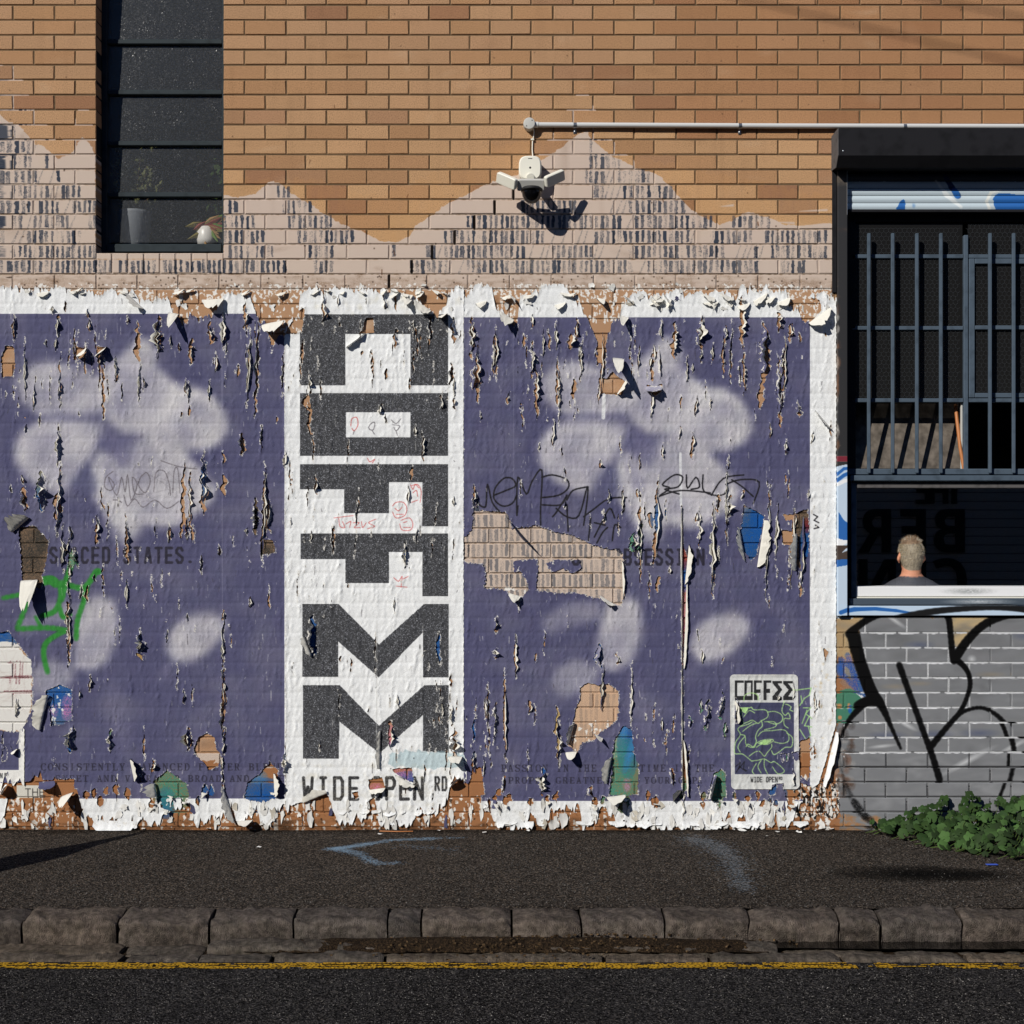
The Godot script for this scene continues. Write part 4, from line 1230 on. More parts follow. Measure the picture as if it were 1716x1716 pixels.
func many(p: Poster, n: int, y0: float, y1: float) -> void:
	# gathered where the sheet is weakest, thin elsewhere
	var spots := []
	for k in 3 + n / 12: spots.append(Vector2(rng.randf_range(p.x0, p.x0 + p.w), [rng.randf_range(510, 660), rng.randf_range(510, 620), rng.randf_range(820, 990), rng.randf_range(1180, 1320), rng.randf_range(y0, y1)][k % 5]))
	for k in n:
		var l := 5.0 + 52.0 * pow(rng.randf(), 2.2)
		var q := Vector2(rng.randf_range(p.x0 + 8, p.x0 + p.w - 8), rng.randf_range(y0, y1))
		if rng.randf() < 0.72: q = spots[rng.randi_range(0, spots.size() - 1)] + Vector2(rng.randfn(0.0, 26.0), rng.randfn(0.0, 30.0))
		if q.y > y0 - 10.0 and q.y < y1: small_slit(p, q.x, q.y, l)

# small ragged holes where the damp has lifted the foot of the bill
func feet(p: Poster, n: int, u0: float, u1: float) -> void:
	for k in n:
		var u := rng.randf_range(u0, u1); var v := rng.randf_range(1322, 1352)
		var q := PackedVector2Array()
		for j in 7:
			var an := TAU * j / 7.0
			q.append(Vector2(u + cos(an) * rng.randf_range(2, 7), v + sin(an) * rng.randf_range(4, 13)))
		hole(p, q, 2.0)
		if k % 3 == 0: tongue(p, Vector2(u - 4, v + 6), Vector2(u + 5, v + 8), Vector2(rng.randf_range(-0.5, 0.5), -1).normalized(), rng.randf_range(6, 14), 0.006, rng.randf_range(1.8, 2.9))

func small_slit(p: Poster, x: float, y: float, l: float) -> void:
	slit(p, x, y, y + l, rng.randf_range(0.5, 1.9) + l * 0.03, rng.randf() < 0.35)

func make_left_poster() -> void:
	var p := new_poster(-110, 478, 480, 1390, 0.004)
	purple(p, 0.0)
	var c := p.cv
	var ink := c8(42, 40, 54)
	var paper := c8(229, 231, 231)
	caps(c, "SPACED STATES.", 83.0, 916.0, 17.6, 14.0, 29.0, 4.6, ink, 0.93)
	typed(c, "CONSISTENTLY BALANCED FILTER BLEND.", 67.0, 12.0, 1279, 1291, ink)
	typed(c, "SWEET AND VIBRANT, BROAD AND MODERN.", 91.0, 11.7, 1299, 1310, ink)
	c.rect(-110, 478, 480, 526.5, paper)
	c.rect(-110, 1338, 480, 1390, paper)
	c.rect(477, 478, 480, 1390, paper)
	# pencil and felt-pen scrawls, green spray
	var pencil := c8(104, 98, 104)
	for s in [[190, 790, 178, 800, 176, 816, 186, 822, 192, 812, 182, 800, 196, 830, 204, 800, 210, 824, 214, 796, 220, 838, 230, 812, 222, 800, 226, 826, 240, 828], [238, 796, 232, 812, 244, 826, 252, 806, 246, 792, 238, 798], [258, 824, 262, 792, 276, 790, 284, 812, 286, 830], [290, 826, 292, 790, 298, 786, 302, 826], [208, 830, 214, 848, 226, 836, 240, 850, 260, 838, 280, 852, 300, 840], [190, 838, 198, 838, 204, 842], [270, 772, 300, 782, 330, 786]]: c.stroke(curvy(s), 1.6, pencil, 0.75, 1.0)
	for k in 12: c.stroke([Vector2(rng.randf_range(180, 330), rng.randf_range(728, 870)), Vector2(rng.randf_range(180, 330), rng.randf_range(728, 870))].slice(0, 1) + [Vector2(rng.randf_range(180, 330), rng.randf_range(770, 870))], 0.8, pencil, 0.25, 1.0)
	var green := c8(44, 132, 48)
	for s in [[[6, 1002, 36, 996], 7], [[30, 1050, 44, 1014, 40, 996], 8], [[72, 974, 86, 972, 94, 978], 14], [[100, 978, 102, 1000, 92, 1024, 70, 1032], 8], [[124, 935, 112, 970, 104, 1004], 9], [[104, 976, 140, 985, 160, 960, 166, 958], 9], [[146, 986, 140, 1010, 130, 1040, 128, 1070], 8], [[100, 1018, 106, 1034, 118, 1030], 7], [[60, 1034, 70, 1052], 5], [[30, 1054, 80, 1052, 110, 1056], 8], [[112, 1056, 92, 1066, 76, 1080, 74, 1100, 80, 1126], 8]]: c.stroke(curvy(s[0]), s[1], green, 0.85, 4.0, 0.25)
	# faint seams where the printed sheets meet
	for u in [115.0, 372.0]: c.stroke([Vector2(u, 530), Vector2(u + 1.5, 1336)], 1.0, c8(170, 168, 188), 0.4, 1.0)
	trim(p, [-110, 482, 120, 484, 150, 492, 225, 488, 232, 500, 262, 504, 280, 498, 290, 530, 314, 546, 318, 526, 340, 530, 356, 528, 372, 500, 384, 486, 420, 500, 430, 527, 446, 540, 462, 560, 480, 562], [-110, 1372, 8, 1378, 16, 1318, 100, 1306, 128, 1334, 150, 1372, 270, 1376, 280, 1350, 318, 1350, 330, 1374, 372, 1374, 384, 1352, 400, 1374, 460, 1372, 470, 1346, 480, 1344], [], [478, 478, 1390, 478.5], 3.0)
	slits(p, 3.432, 0, 450, [[85, 260, 440, 30], [335, 260, 410, 36], [320, 390, 480, 14], [515, 290, 370, 30], [432, 370, 540, 18], [575, 450, 580, 26], [790, 300, 540, 56], [910, 265, 520, 60], [665, 480, 650, 22], [805, 540, 790, 18], [1098, 395, 555, 50], [1210, 300, 440, 62], [1285, 230, 470, 34], [1300, 420, 500, 16], [1410, 190, 350, 46], [1240, 470, 600, 22], [1470, 300, 480, 12], [1370, 550, 630, 28], [1485, 530, 600, 16], [1625, 480, 750, 18], [195, 660, 820, 14], [290, 570, 780, 10], [230, 830, 920, 16], [335, 880, 1140, 44], [145, 1250, 1400, 62], [238, 1160, 1400, 84], [325, 1280, 1450, 78], [1168, 1040, 1420, 64], [1290, 1180, 1310, 46], [1285, 1045, 1130, 24], [1390, 940, 1080, 52], [1503, 890, 1060, 24], [1468, 1310, 1540, 60], [1550, 1330, 1520, 42], [560, 1400, 1600, 40], [985, 1480, 1560, 26], [130, 1180, 1240, 26], [1090, 780, 850, 30], [1040, 820, 860, 18], [1065, 630, 740, 22], [270, 410, 460, 14], [735, 265, 320, 20], [980, 380, 460, 14], [1030, 430, 480, 26], [1590, 850, 890, 20], [60, 1240, 1300, 16], [700, 650, 760, 16], [1120, 1490, 1580, 16], [1420, 1480, 1530, 18], [1640, 1050, 1150, 24], [150, 890, 950, 14], [300, 210, 260, 20], [375, 180, 265, 20], [505, 220, 290, 20]])
	slits(p, 3.432, 0, 900, [[405, 60, 190, 50], [440, 60, 170, 40], [500, 270, 380, 26], [545, 200, 260, 20], [812, 520, 710, 70], [410, 1080, 1240, 90], [632, 1100, 1250, 46], [1080, 1090, 1230, 70], [1285, 450, 720, 18], [1287, 720, 1060, 34], [1060, 870, 960, 20], [885, 1280, 1350, 50], [1640, 1200, 1390, 50], [1160, 90, 220, 24], [1545, 360, 410, 26], [1290, 1080, 1250, 16], [400, 300, 780, 24], [1260, 40, 110, 26], [520, 780, 890, 22], [455, 880, 930, 22], [965, 530, 600, 14], [1435, 340, 410, 24], [1220, 1420, 1490, 30], [1330, 550, 640, 14], [1080, 440, 490, 16], [470, 260, 360, 22]])
	hole(p, P([10, 580, 24, 580, 26, 612, 22, 630, 4, 632, 2, 600]), 1.5)
	hole(p, P([128, 581, 146, 584, 142, 598, 132, 602, 127, 590]), 1.0)
	hole(p, P([162, 580, 176, 582, 168, 594, 162, 600]), 1.0)
	hole(p, P([440, 545, 470, 540, 478, 535, 478, 566, 470, 556, 456, 582, 450, 560]), 2.0)
	hole(p, P([32, 885, 58, 880, 82, 907, 80, 930, 72, 960, 70, 985, 38, 985, 37, 950, 34, 918]), 2.5)
	hole(p, P([436, 904, 458, 904, 462, 926, 438, 930]), 2.0)
	hole(p, P([-20, 1064, 14, 1057, 24, 1070, 34, 1084, 52, 1106, 55, 1140, 54, 1186, 40, 1218, 34, 1226, -20, 1222]), 2.0)
	hole(p, P([76, 1157, 102, 1147, 121, 1156, 121, 1206, 106, 1214, 86, 1216, 84, 1190]), 1.5)
	hole(p, P([333, 1236, 346, 1228, 360, 1234, 362, 1252, 372, 1268, 366, 1284, 350, 1290, 340, 1276, 326, 1262, 326, 1250]), 2.0)
	hole(p, P([256, 1310, 280, 1290, 312, 1312, 318, 1336, 270, 1338, 258, 1326]), 2.5)
	hole(p, P([416, 1310, 436, 1296, 452, 1276, 466, 1290, 464, 1336, 440, 1346, 408, 1338]), 2.5)
	hole(p, P([-20, 1310, 18, 1312, 60, 1308, 100, 1306, 124, 1304, 126, 1338, -20, 1338]), 2.0)
	hole(p, P([286, 492, 300, 488, 372, 494, 372, 504, 330, 520, 300, 508]), 3.0)
	many(p, 150, 530, 1330)
	for v in range(880, 1090, 21): slit(p, 115.0 + rng.randfn(0.0, 2.0), v, v + rng.randf_range(14, 34), rng.randf_range(2.0, 6.0))
	for v in range(1020, 1330, 24): slit(p, 373.0 + rng.randfn(0.0, 2.0), v, v + rng.randf_range(14, 40), rng.randf_range(1.5, 5.0))
	for k in 9: slit(p, rng.randf_range(10, 466), rng.randf_range(520, 640), rng.randf_range(640, 720), rng.randf_range(3.0, 8.0))
	for k in 9: slit(p, rng.randf_range(10, 466), rng.randf_range(720, 900), rng.randf_range(900, 980), rng.randf_range(3.0, 8.0))
	feet(p, 26, 140, 470)
	# pieces that hang, roll and stand off
	tongue(p, P([38, 978])[0], P([66, 976])[0], Vector2(0.05, -1), 62, 0.018, 2.75, 0.25)
	tongue(p, P([284, 528])[0], P([300, 530])[0], Vector2(0.1, -1), 40, 0.012, 2.4, 0.3)
	tongue(p, P([132, 600])[0], P([148, 586])[0], Vector2(-0.6, -0.8), 22, 0.012, 2.2)
	tongue(p, P([163, 600])[0], P([182, 584])[0], Vector2(-0.6, -0.8), 18, 0.012, 2.0)
	tongue(p, P([20, 890])[0], P([48, 866])[0], Vector2(0.7, 0.6), 34, 0.012, 2.6)
	tongue(p, P([66, 1222])[0], P([80, 1164])[0], Vector2(1, 0.1), 24, 0.010, 2.9, 0.3)
	tongue(p, P([158, 1374])[0], P([230, 1376])[0], Vector2(-0.1, 1), 22, 0.09, 0.5, 0.4)
	tongue(p, P([440, 548])[0], P([476, 540])[0], Vector2(0, -1), 34, 0.010, 2.3)
	tongue(p, P([66, 1310])[0], P([92, 1308])[0], Vector2(0.2, 1), 22, 0.03, 1.3)
	tongue(p, P([104, 1338])[0], P([124, 1330])[0], Vector2(0.2, -1), 40, 0.014, 2.2)
	tongue(p, P([258, 1312])[0], P([262, 1336])[0], Vector2(1, 0), 26, 0.010, 2.5)
	tongue(p, P([400, 1380])[0], P([424, 1378])[0], Vector2(0, -1), 36, 0.02, 1.8)
	tongue(p, P([372, 1318])[0], P([392, 1378])[0], Vector2(0.8, -0.5), 18, 0.008, 2.4)
	tongue(p, P([462, 1296])[0], P([464, 1334])[0], Vector2(-1, 0), 18, 0.010, 2.4)
	tongue(p, P([230, 1308])[0], P([222, 1270])[0], Vector2(-1, 0.2), 20, 0.012, 2.3)
	tongue(p, P([212, 494])[0], P([240, 520])[0], Vector2(0.5, -0.8), 20, 0.010, 2.2)
	tongue(p, P([340, 506])[0], P([376, 504])[0], Vector2(0, -1), 26, 0.010, 2.5)
	for k in 10:
		var u := rng.randf_range(0, 470)
		tongue(p, Vector2(u, rng.randf_range(484, 496)), Vector2(u + rng.randf_range(8, 22), rng.randf_range(484, 496)), Vector2(rng.randf_range(-0.3, 0.3), -1).normalized(), rng.randf_range(6, 15), rng.randf_range(0.004, 0.009), rng.randf_range(2.3, 3.0))
	finish_poster(p, "street_poster", "purple flower poster reading SPACED STATES, left of the COFFEE poster", "torn street posters", 420)

func make_right_poster() -> void:
	var p := new_poster(774, 476, 1404, 1394, 0.0045)
	purple(p, 878.0)
	var c := p.cv
	var ink := c8(42, 40, 54)
	var paper := c8(229, 231, 231)
	caps(c, "OUR OBSESSION.", 958.0, 919.0, 17.4, 14.0, 29.0, 4.6, ink, 0.93)
	typed(c, "PASSION IN THE BEST TIME IN THE", 838.0, 11.6, 1281, 1293, ink)
	typed(c, "PROPER GREATNESS IN YOUR CUP.", 850.0, 11.4, 1302, 1313, ink)
	c.rect(774, 476, 1404, 532.5, paper)
	c.rect(774, 476, 777, 1394, paper)
	c.rect(1357.5, 476, 1404, 1394, paper)
	c.rect(774, 1342.5, 1404, 1394, paper)
	c.stroke([Vector2(1140, 760), Vector2(1141, 846)], 4.0, paper, 0.9, 1.0)
	c.stroke([Vector2(1012, 662), Vector2(1011, 700)], 6.0, paper, 0.9, 1.0, 0.3)
	for k in 26: c.blob(rng.randf_range(1360, 1398), rng.randf_range(1080, 1300), rng.randf_range(2, 5), rng.randf_range(2, 5), c8(190, 150, 80), 0.35, 0.0, 0.6)
	for k in 300: c.blob(rng.randf_range(774, 1404), rng.randf_range(1344, 1392), rng.randf_range(2, 9), rng.randf_range(1, 5), c8(120, 112, 104), 0.16, 0.0, 0.8)
	# felt pen
	var pen := c8(26, 25, 30)
	for s in [[796, 822, 802, 844, 812, 850, 815, 842, 817, 812, 825, 842, 838, 858], [828, 830, 848, 822, 864, 814, 858, 802, 844, 802, 830, 818, 828, 836, 842, 848, 858, 844, 866, 830], [868, 848, 866, 862, 868, 800, 882, 828, 892, 806, 908, 788, 906, 850, 906, 880], [908, 800, 926, 796, 950, 804, 952, 818, 936, 830, 908, 834], [908, 846, 940, 846, 950, 830, 934, 856, 926, 866], [932, 852, 950, 866, 970, 864, 984, 816, 984, 838, 978, 880], [950, 838, 960, 822, 984, 816], [950, 846, 952, 890], [978, 866, 994, 854, 1020, 836, 1050, 834], [1042, 824, 1046, 852, 1042, 860], [990, 868, 986, 906], [996, 900, 1010, 872, 1022, 852, 1030, 868], [996, 876, 1014, 880], [1000, 910, 1010, 892, 1018, 884], [1026, 906, 1030, 880, 1040, 884]]: c.stroke(curvy(s), 2.5, pen, 0.97, 1.0, 0.1)
	for s in [[1106, 830, 1122, 818, 1110, 812, 1130, 796, 1144, 800, 1136, 816, 1114, 820, 1138, 828], [1104, 832, 1140, 822, 1190, 826], [1150, 796, 1152, 818, 1166, 800, 1172, 816, 1158, 820], [1178, 796, 1180, 824, 1214, 828, 1218, 792], [1192, 830, 1212, 802, 1246, 796], [1216, 812, 1240, 804, 1272, 808, 1262, 844], [1226, 804, 1244, 816, 1262, 832]]: c.stroke(curvy(s), 2.4, pen, 0.97, 1.0, 0.1)
	c.stroke(Array(P([800, 716, 824, 710, 846, 726, 844, 760, 820, 772, 800, 752])), 0.9, c8(70, 66, 100), 0.6, 1.0)
	for s in [[1363, 862, 1370, 866, 1364, 872, 1372, 876], [1366, 880, 1372, 884, 1364, 886]]: c.stroke(Array(P(s)), 2.0, pen, 0.95, 1.0)
	var lime := c8(166, 214, 136)
	for s in [[1336, 1156, 1359, 1153, 1356, 1165, 1348, 1170, 1340, 1182], [1342, 1166, 1344, 1178], [1346, 1186, 1358, 1186, 1350, 1196, 1360, 1204], [1352, 1190, 1344, 1212], [1356, 1200, 1348, 1216, 1360, 1218], [1354, 1216, 1358, 1232, 1351, 1240, 1340, 1222]]: c.stroke(Array(P(s)), 1.7, lime, 0.9, 1.0)
	for u in [1140.0, 860.0]: c.stroke([Vector2(u, 540), Vector2(u + 1, 840)], 1.0, c8(160, 158, 178), 0.3, 1.0)
	trim(p, [774, 500, 790, 488, 800, 476, 824, 480, 830, 514, 858, 536, 866, 545, 872, 500, 886, 494, 920, 474, 944, 476, 952, 490, 980, 524, 990, 548, 1004, 570, 1008, 600, 1022, 548, 1036, 530, 1044, 512, 1056, 492, 1090, 492, 1140, 490, 1190, 492, 1216, 490, 1232, 500, 1242, 476, 1254, 482, 1272, 488, 1284, 478, 1296, 486, 1316, 480, 1322, 512, 1336, 516, 1342, 534, 1350, 540, 1354, 494, 1404, 494], [774, 1300, 800, 1322, 806, 1356, 836, 1382, 880, 1384, 888, 1350, 906, 1384, 940, 1352, 970, 1354, 976, 1384, 1014, 1356, 1034, 1384, 1052, 1388, 1080, 1380, 1092, 1386, 1140, 1384, 1166, 1388, 1200, 1386, 1222, 1358, 1230, 1386, 1246, 1356, 1260, 1386, 1290, 1384, 1300, 1360, 1320, 1380, 1340, 1346, 1360, 1330, 1404, 1320], [478, 776, 1394, 776], [478, 1396, 500, 1401, 1080, 1400.5, 1160, 1400, 1190, 1400, 1215, 1400, 1272, 1384, 1312, 1372, 1322, 1360, 1394, 1396], 3.0)
	slits(p, 3.432, 760, 450, [[105, 270, 530, 46], [120, 540, 700, 54], [228, 390, 620, 26], [400, 370, 460, 24], [545, 350, 470, 24], [450, 260, 350, 18], [595, 510, 810, 40], [475, 610, 680, 24], [690, 630, 760, 40], [672, 370, 470, 56], [705, 280, 430, 30], [592, 300, 490, 18], [735, 380, 670, 16], [725, 430, 530, 22], [315, 700, 790, 28], [620, 1010, 1080, 24], [572, 840, 1040, 18], [840, 1095, 1150, 30], [1070, 1060, 1170, 18], [715, 790, 830, 16], [120, 1240, 1400, 34], [890, 1260, 1360, 26], [865, 1380, 1470, 38], [1055, 1260, 1320, 22], [970, 1250, 1410, 16], [1100, 1340, 1450, 20], [1135, 1400, 1500, 54], [1035, 1510, 1630, 84], [645, 1330, 1380, 24], [640, 1140, 1190, 14], [960, 960, 1080, 12], [150, 820, 880, 14], [385, 770, 810, 12], [490, 1000, 1050, 14]])
	slits(p, 3.432, 1080, 450, [[95, 290, 410, 32], [172, 290, 530, 56], [85, 440, 640, 30], [320, 260, 470, 64], [325, 460, 545, 20], [470, 320, 430, 28], [562, 150, 470, 44], [572, 480, 740, 30], [548, 520, 680, 22], [690, 300, 660, 84], [770, 250, 370, 64], [842, 310, 430, 44], [890, 360, 430, 22], [668, 640, 810, 56], [775, 590, 700, 20], [785, 700, 820, 16], [882, 760, 850, 50], [810, 980, 1070, 30], [725, 880, 980, 18], [275, 930, 1100, 30], [295, 720, 860, 18], [420, 1290, 1410, 36], [485, 1290, 1430, 56], [560, 1270, 1330, 34], [295, 1400, 1460, 26], [710, 1200, 1250, 20], [812, 1180, 1240, 24], [205, 720, 820, 16], [205, 900, 990, 24], [100, 1000, 1100, 14], [945, 1270, 1330, 16], [390, 420, 540, 18], [280, 540, 600, 18], [480, 1070, 1170, 14], [30, 500, 600, 20], [800, 500, 560, 14]])
	slits(p, 3.3, 740, 880, [[642, 975, 1340, 46], [872, 650, 790, 60], [1436, 680, 770, 20], [1465, 960, 1140, 56], [1548, 910, 1080, 44], [1562, 1080, 1180, 32], [1370, 1050, 1120, 30], [1275, 1340, 1440, 50], [1190, 280, 370, 40], [305, 500, 600, 54], [305, 680, 740, 50], [518, 700, 760, 18], [970, 700, 770, 36], [560, 1330, 1500, 66], [825, 1440, 1520, 50], [1060, 30, 150, 62], [410, 590, 850, 22], [180, 1060, 1200, 26], [175, 1240, 1400, 36], [340, 1380, 1480, 30], [1530, 100, 210, 14], [1415, 560, 640, 14], [1260, 220, 270, 16], [475, 1210, 1400, 10], [1220, 1060, 1150, 14], [250, 980, 1030, 20]])
	hole(p, P([986, 528, 1004, 520, 1022, 534, 1018, 556, 1012, 604, 1000, 612, 1000, 572, 992, 548]), 2.0)
	hole(p, P([1003, 634, 1016, 634, 1026, 622, 1036, 632, 1050, 640, 1042, 662, 1005, 660]), 1.5)
	hole(p, P([1082, 644, 1096, 648, 1110, 642, 1108, 656, 1098, 664, 1088, 656]), 1.0)
	hole(p, P([793, 852, 800, 840, 804, 855, 845, 858, 852, 862, 858, 886, 900, 880, 915, 886, 935, 893, 960, 897, 975, 904, 992, 912, 1010, 918, 1028, 920, 1044, 930, 1045, 960, 1046, 1000, 1040, 1014, 1024, 1012, 1008, 1004, 985, 998, 962, 992, 940, 994, 905, 990, 888, 984, 878, 998, 862, 1004, 852, 992, 830, 985, 812, 986, 814, 958, 808, 944, 780, 942, 772, 930, 771, 905, 786, 894, 792, 878]), 3.0)
	hole(p, P([860, 940, 900, 936, 902, 948, 898, 984, 888, 992, 880, 970, 872, 958, 862, 958]), 2.5, true)
	hole(p, P([912, 944, 932, 938, 972, 938, 974, 952, 960, 962, 944, 952, 926, 960]), 2.5, true)
	hole(p, P([972, 1152, 984, 1144, 1000, 1148, 1020, 1146, 1036, 1158, 1036, 1190, 1033, 1206, 1014, 1222, 1006, 1226, 996, 1240, 975, 1244, 966, 1262, 950, 1246, 960, 1210, 966, 1182, 972, 1174]), 2.0)
	hole(p, P([1030, 1240, 1044, 1214, 1058, 1222, 1062, 1262, 1070, 1284, 1068, 1330, 1044, 1334, 1020, 1332, 1026, 1292, 1026, 1262]), 2.5)
	hole(p, P([1246, 846, 1280, 864, 1274, 900, 1266, 932, 1258, 940, 1250, 926, 1236, 912, 1234, 898, 1242, 884]), 2.5)
	hole(p, P([1330, 862, 1352, 852, 1356, 884, 1354, 930, 1344, 956, 1328, 940, 1332, 900]), 2.5)
	hole(p, P([1312, 862, 1346, 862, 1346, 872, 1316, 872]), 2.0)
	hole(p, P([1308, 888, 1328, 890, 1326, 914, 1312, 912]), 2.0)
	hole(p, P([1195, 1296, 1208, 1288, 1216, 1296, 1216, 1336, 1188, 1338, 1190, 1316]), 2.0)
	hole(p, P([1340, 1240, 1356, 1236, 1358, 1290, 1352, 1310, 1340, 1300, 1338, 1266]), 3.0)
	hole(p, P([1310, 1316, 1340, 1310, 1360, 1318, 1360, 1338, 1320, 1340]), 3.0)
	hole(p, P([790, 1290, 806, 1284, 812, 1330, 800, 1336, 788, 1320]), 2.0)
	hole(p, P([1350, 536, 1350, 494, 1356, 498, 1374, 504, 1376, 520, 1358, 540]), 1.5)
	hole(p, P([1378, 1084, 1388, 1092, 1382, 1108]), 1.0)
	many(p, 210, 540, 1335)
	for k in 12: slit(p, rng.randf_range(786, 1350), rng.randf_range(530, 620), rng.randf_range(630, 730), rng.randf_range(3.0, 9.0))
	for k in 10: slit(p, rng.randf_range(1060, 1350), rng.randf_range(740, 900), rng.randf_range(900, 1010), rng.randf_range(3.0, 9.0))
	for k in 8: slit(p, rng.randf_range(786, 1200), rng.randf_range(1080, 1180), rng.randf_range(1190, 1320), rng.randf_range(3.0, 7.0))
	feet(p, 44, 800, 1350)
	# one long sliver torn upright through the sheet
	hole(p, P([1141, 846, 1143, 846, 1146, 918, 1158, 950, 1152, 980, 1148, 1050, 1144, 1120, 1146, 1240, 1152, 1320, 1142, 1332, 1141, 1200]), 0.6)
	tongue(p, P([1157, 912])[0], P([1150, 980])[0], Vector2(-1, -0.1), 15, 0.010, 2.7, 0.8)
	tongue(p, P([1152, 976])[0], P([1147, 1120])[0], Vector2(-1, 0), 7, 0.006, 2.7, 0.3)
	tongue(p, P([1141, 1110])[0], P([1141, 850])[0], Vector2(1, 0), 6, 0.006, 2.8, 0.1)
	tongue(p, P([1142, 1330])[0], P([1141, 1112])[0], Vector2(1, 0), 6, 0.006, 2.8, 0.1)
	tongue(p, P([1147, 1240])[0], P([1154, 1334])[0], Vector2(-1, 0), 9, 0.008, 2.6, 0.4)
	tongue(p, P([846, 862])[0], P([872, 900])[0], Vector2(0.6, 0.8), 44, 0.03, 1.2)
	tongue(p, P([1026, 606])[0], P([1044, 608])[0], Vector2(0.05, -1), 62, 0.020, 2.2, 0.3)
	tongue(p, P([1038, 532])[0], P([1052, 536])[0], Vector2(0.2, -1), 30, 0.012, 2.4)
	tongue(p, P([836, 524])[0], P([860, 540])[0], Vector2(0.3, -1), 30, 0.012, 2.4)
	tongue(p, P([1356, 546])[0], P([1392, 520])[0], Vector2(-0.5, -0.8), 30, 0.016, 2.6)
	tongue(p, P([1036, 662])[0], P([1050, 640])[0], Vector2(-0.8, -0.5), 18, 0.010, 2.0)
	tongue(p, P([1082, 648])[0], P([1108, 646])[0], Vector2(0, 1), 22, 0.02, 1.2)
	tongue(p, P([960, 1210])[0], P([950, 1246])[0], Vector2(1, 0.1), 18, 0.010, 2.4)
	tongue(p, P([946, 1264])[0], P([966, 1262])[0], Vector2(0, -1), 24, 0.014, 2.2)
	tongue(p, P([996, 1232])[0], P([1010, 1240])[0], Vector2(-0.3, -1), 26, 0.014, 2.1)
	tongue(p, P([1236, 884])[0], P([1246, 940])[0], Vector2(1, 0.2), 18, 0.008, 2.4)
	tongue(p, P([1282, 872])[0], P([1270, 950])[0], Vector2(-1, 0), 18, 0.007, 2.9, 0.3)
	tongue(p, P([1330, 894])[0], P([1328, 956])[0], Vector2(1, 0), 26, 0.016, 2.5, 0.3)
	tongue(p, P([1022, 1268])[0], P([1014, 1312])[0], Vector2(1, 0.1), 22, 0.010, 2.6)
	tongue(p, P([1016, 1340])[0], P([1046, 1336])[0], Vector2(0.1, -1), 36, 0.020, 2.0)
	tongue(p, P([1186, 1338])[0], P([1196, 1298])[0], Vector2(1, 0.2), 24, 0.016, 2.0)
	tongue(p, P([1126, 1340])[0], P([1140, 1322])[0], Vector2(0.6, 0.5), 24, 0.012, 2.4)
	tongue(p, P([1004, 1000])[0], P([1030, 1016])[0], Vector2(0.2, -1), 16, 0.010, 2.2)
	tongue(p, P([852, 996])[0], P([872, 1002])[0], Vector2(0, -1), 22, 0.010, 2.5)
	tongue(p, P([1044, 940])[0], P([1046, 1004])[0], Vector2(-1, 0), 8, 0.007, 2.4)
	tongue(p, P([1378, 1316])[0], P([1400, 1226])[0], Vector2(0.9, 0.5), 12, 0.02, 1.1)
	tongue(p, P([1364, 690])[0], P([1390, 720])[0], Vector2(0.5, -0.6), 18, 0.010, 2.2)
	for k in 26:
		var u := rng.randf_range(790, 1330)
		tongue(p, Vector2(u, rng.randf_range(492, 516)), Vector2(u + rng.randf_range(8, 26), rng.randf_range(492, 516)), Vector2(rng.randf_range(-0.4, 0.4), -1).normalized(), rng.randf_range(8, 20), rng.randf_range(0.004, 0.010), rng.randf_range(2.3, 3.0))
	for k in 22:
		var u := rng.randf_range(830, 1330)
		tongue(p, Vector2(u, 1376), Vector2(u + rng.randf_range(10, 30), 1376), Vector2(rng.randf_range(-0.3, 0.3), 1).normalized(), rng.randf_range(5, 13), rng.randf_range(0.03, 0.07), rng.randf_range(0.3, 0.8), 0.35)
	finish_poster(p, "street_poster", "purple flower poster reading OBSESSION, right of the COFFEE poster", "torn street posters", 620)

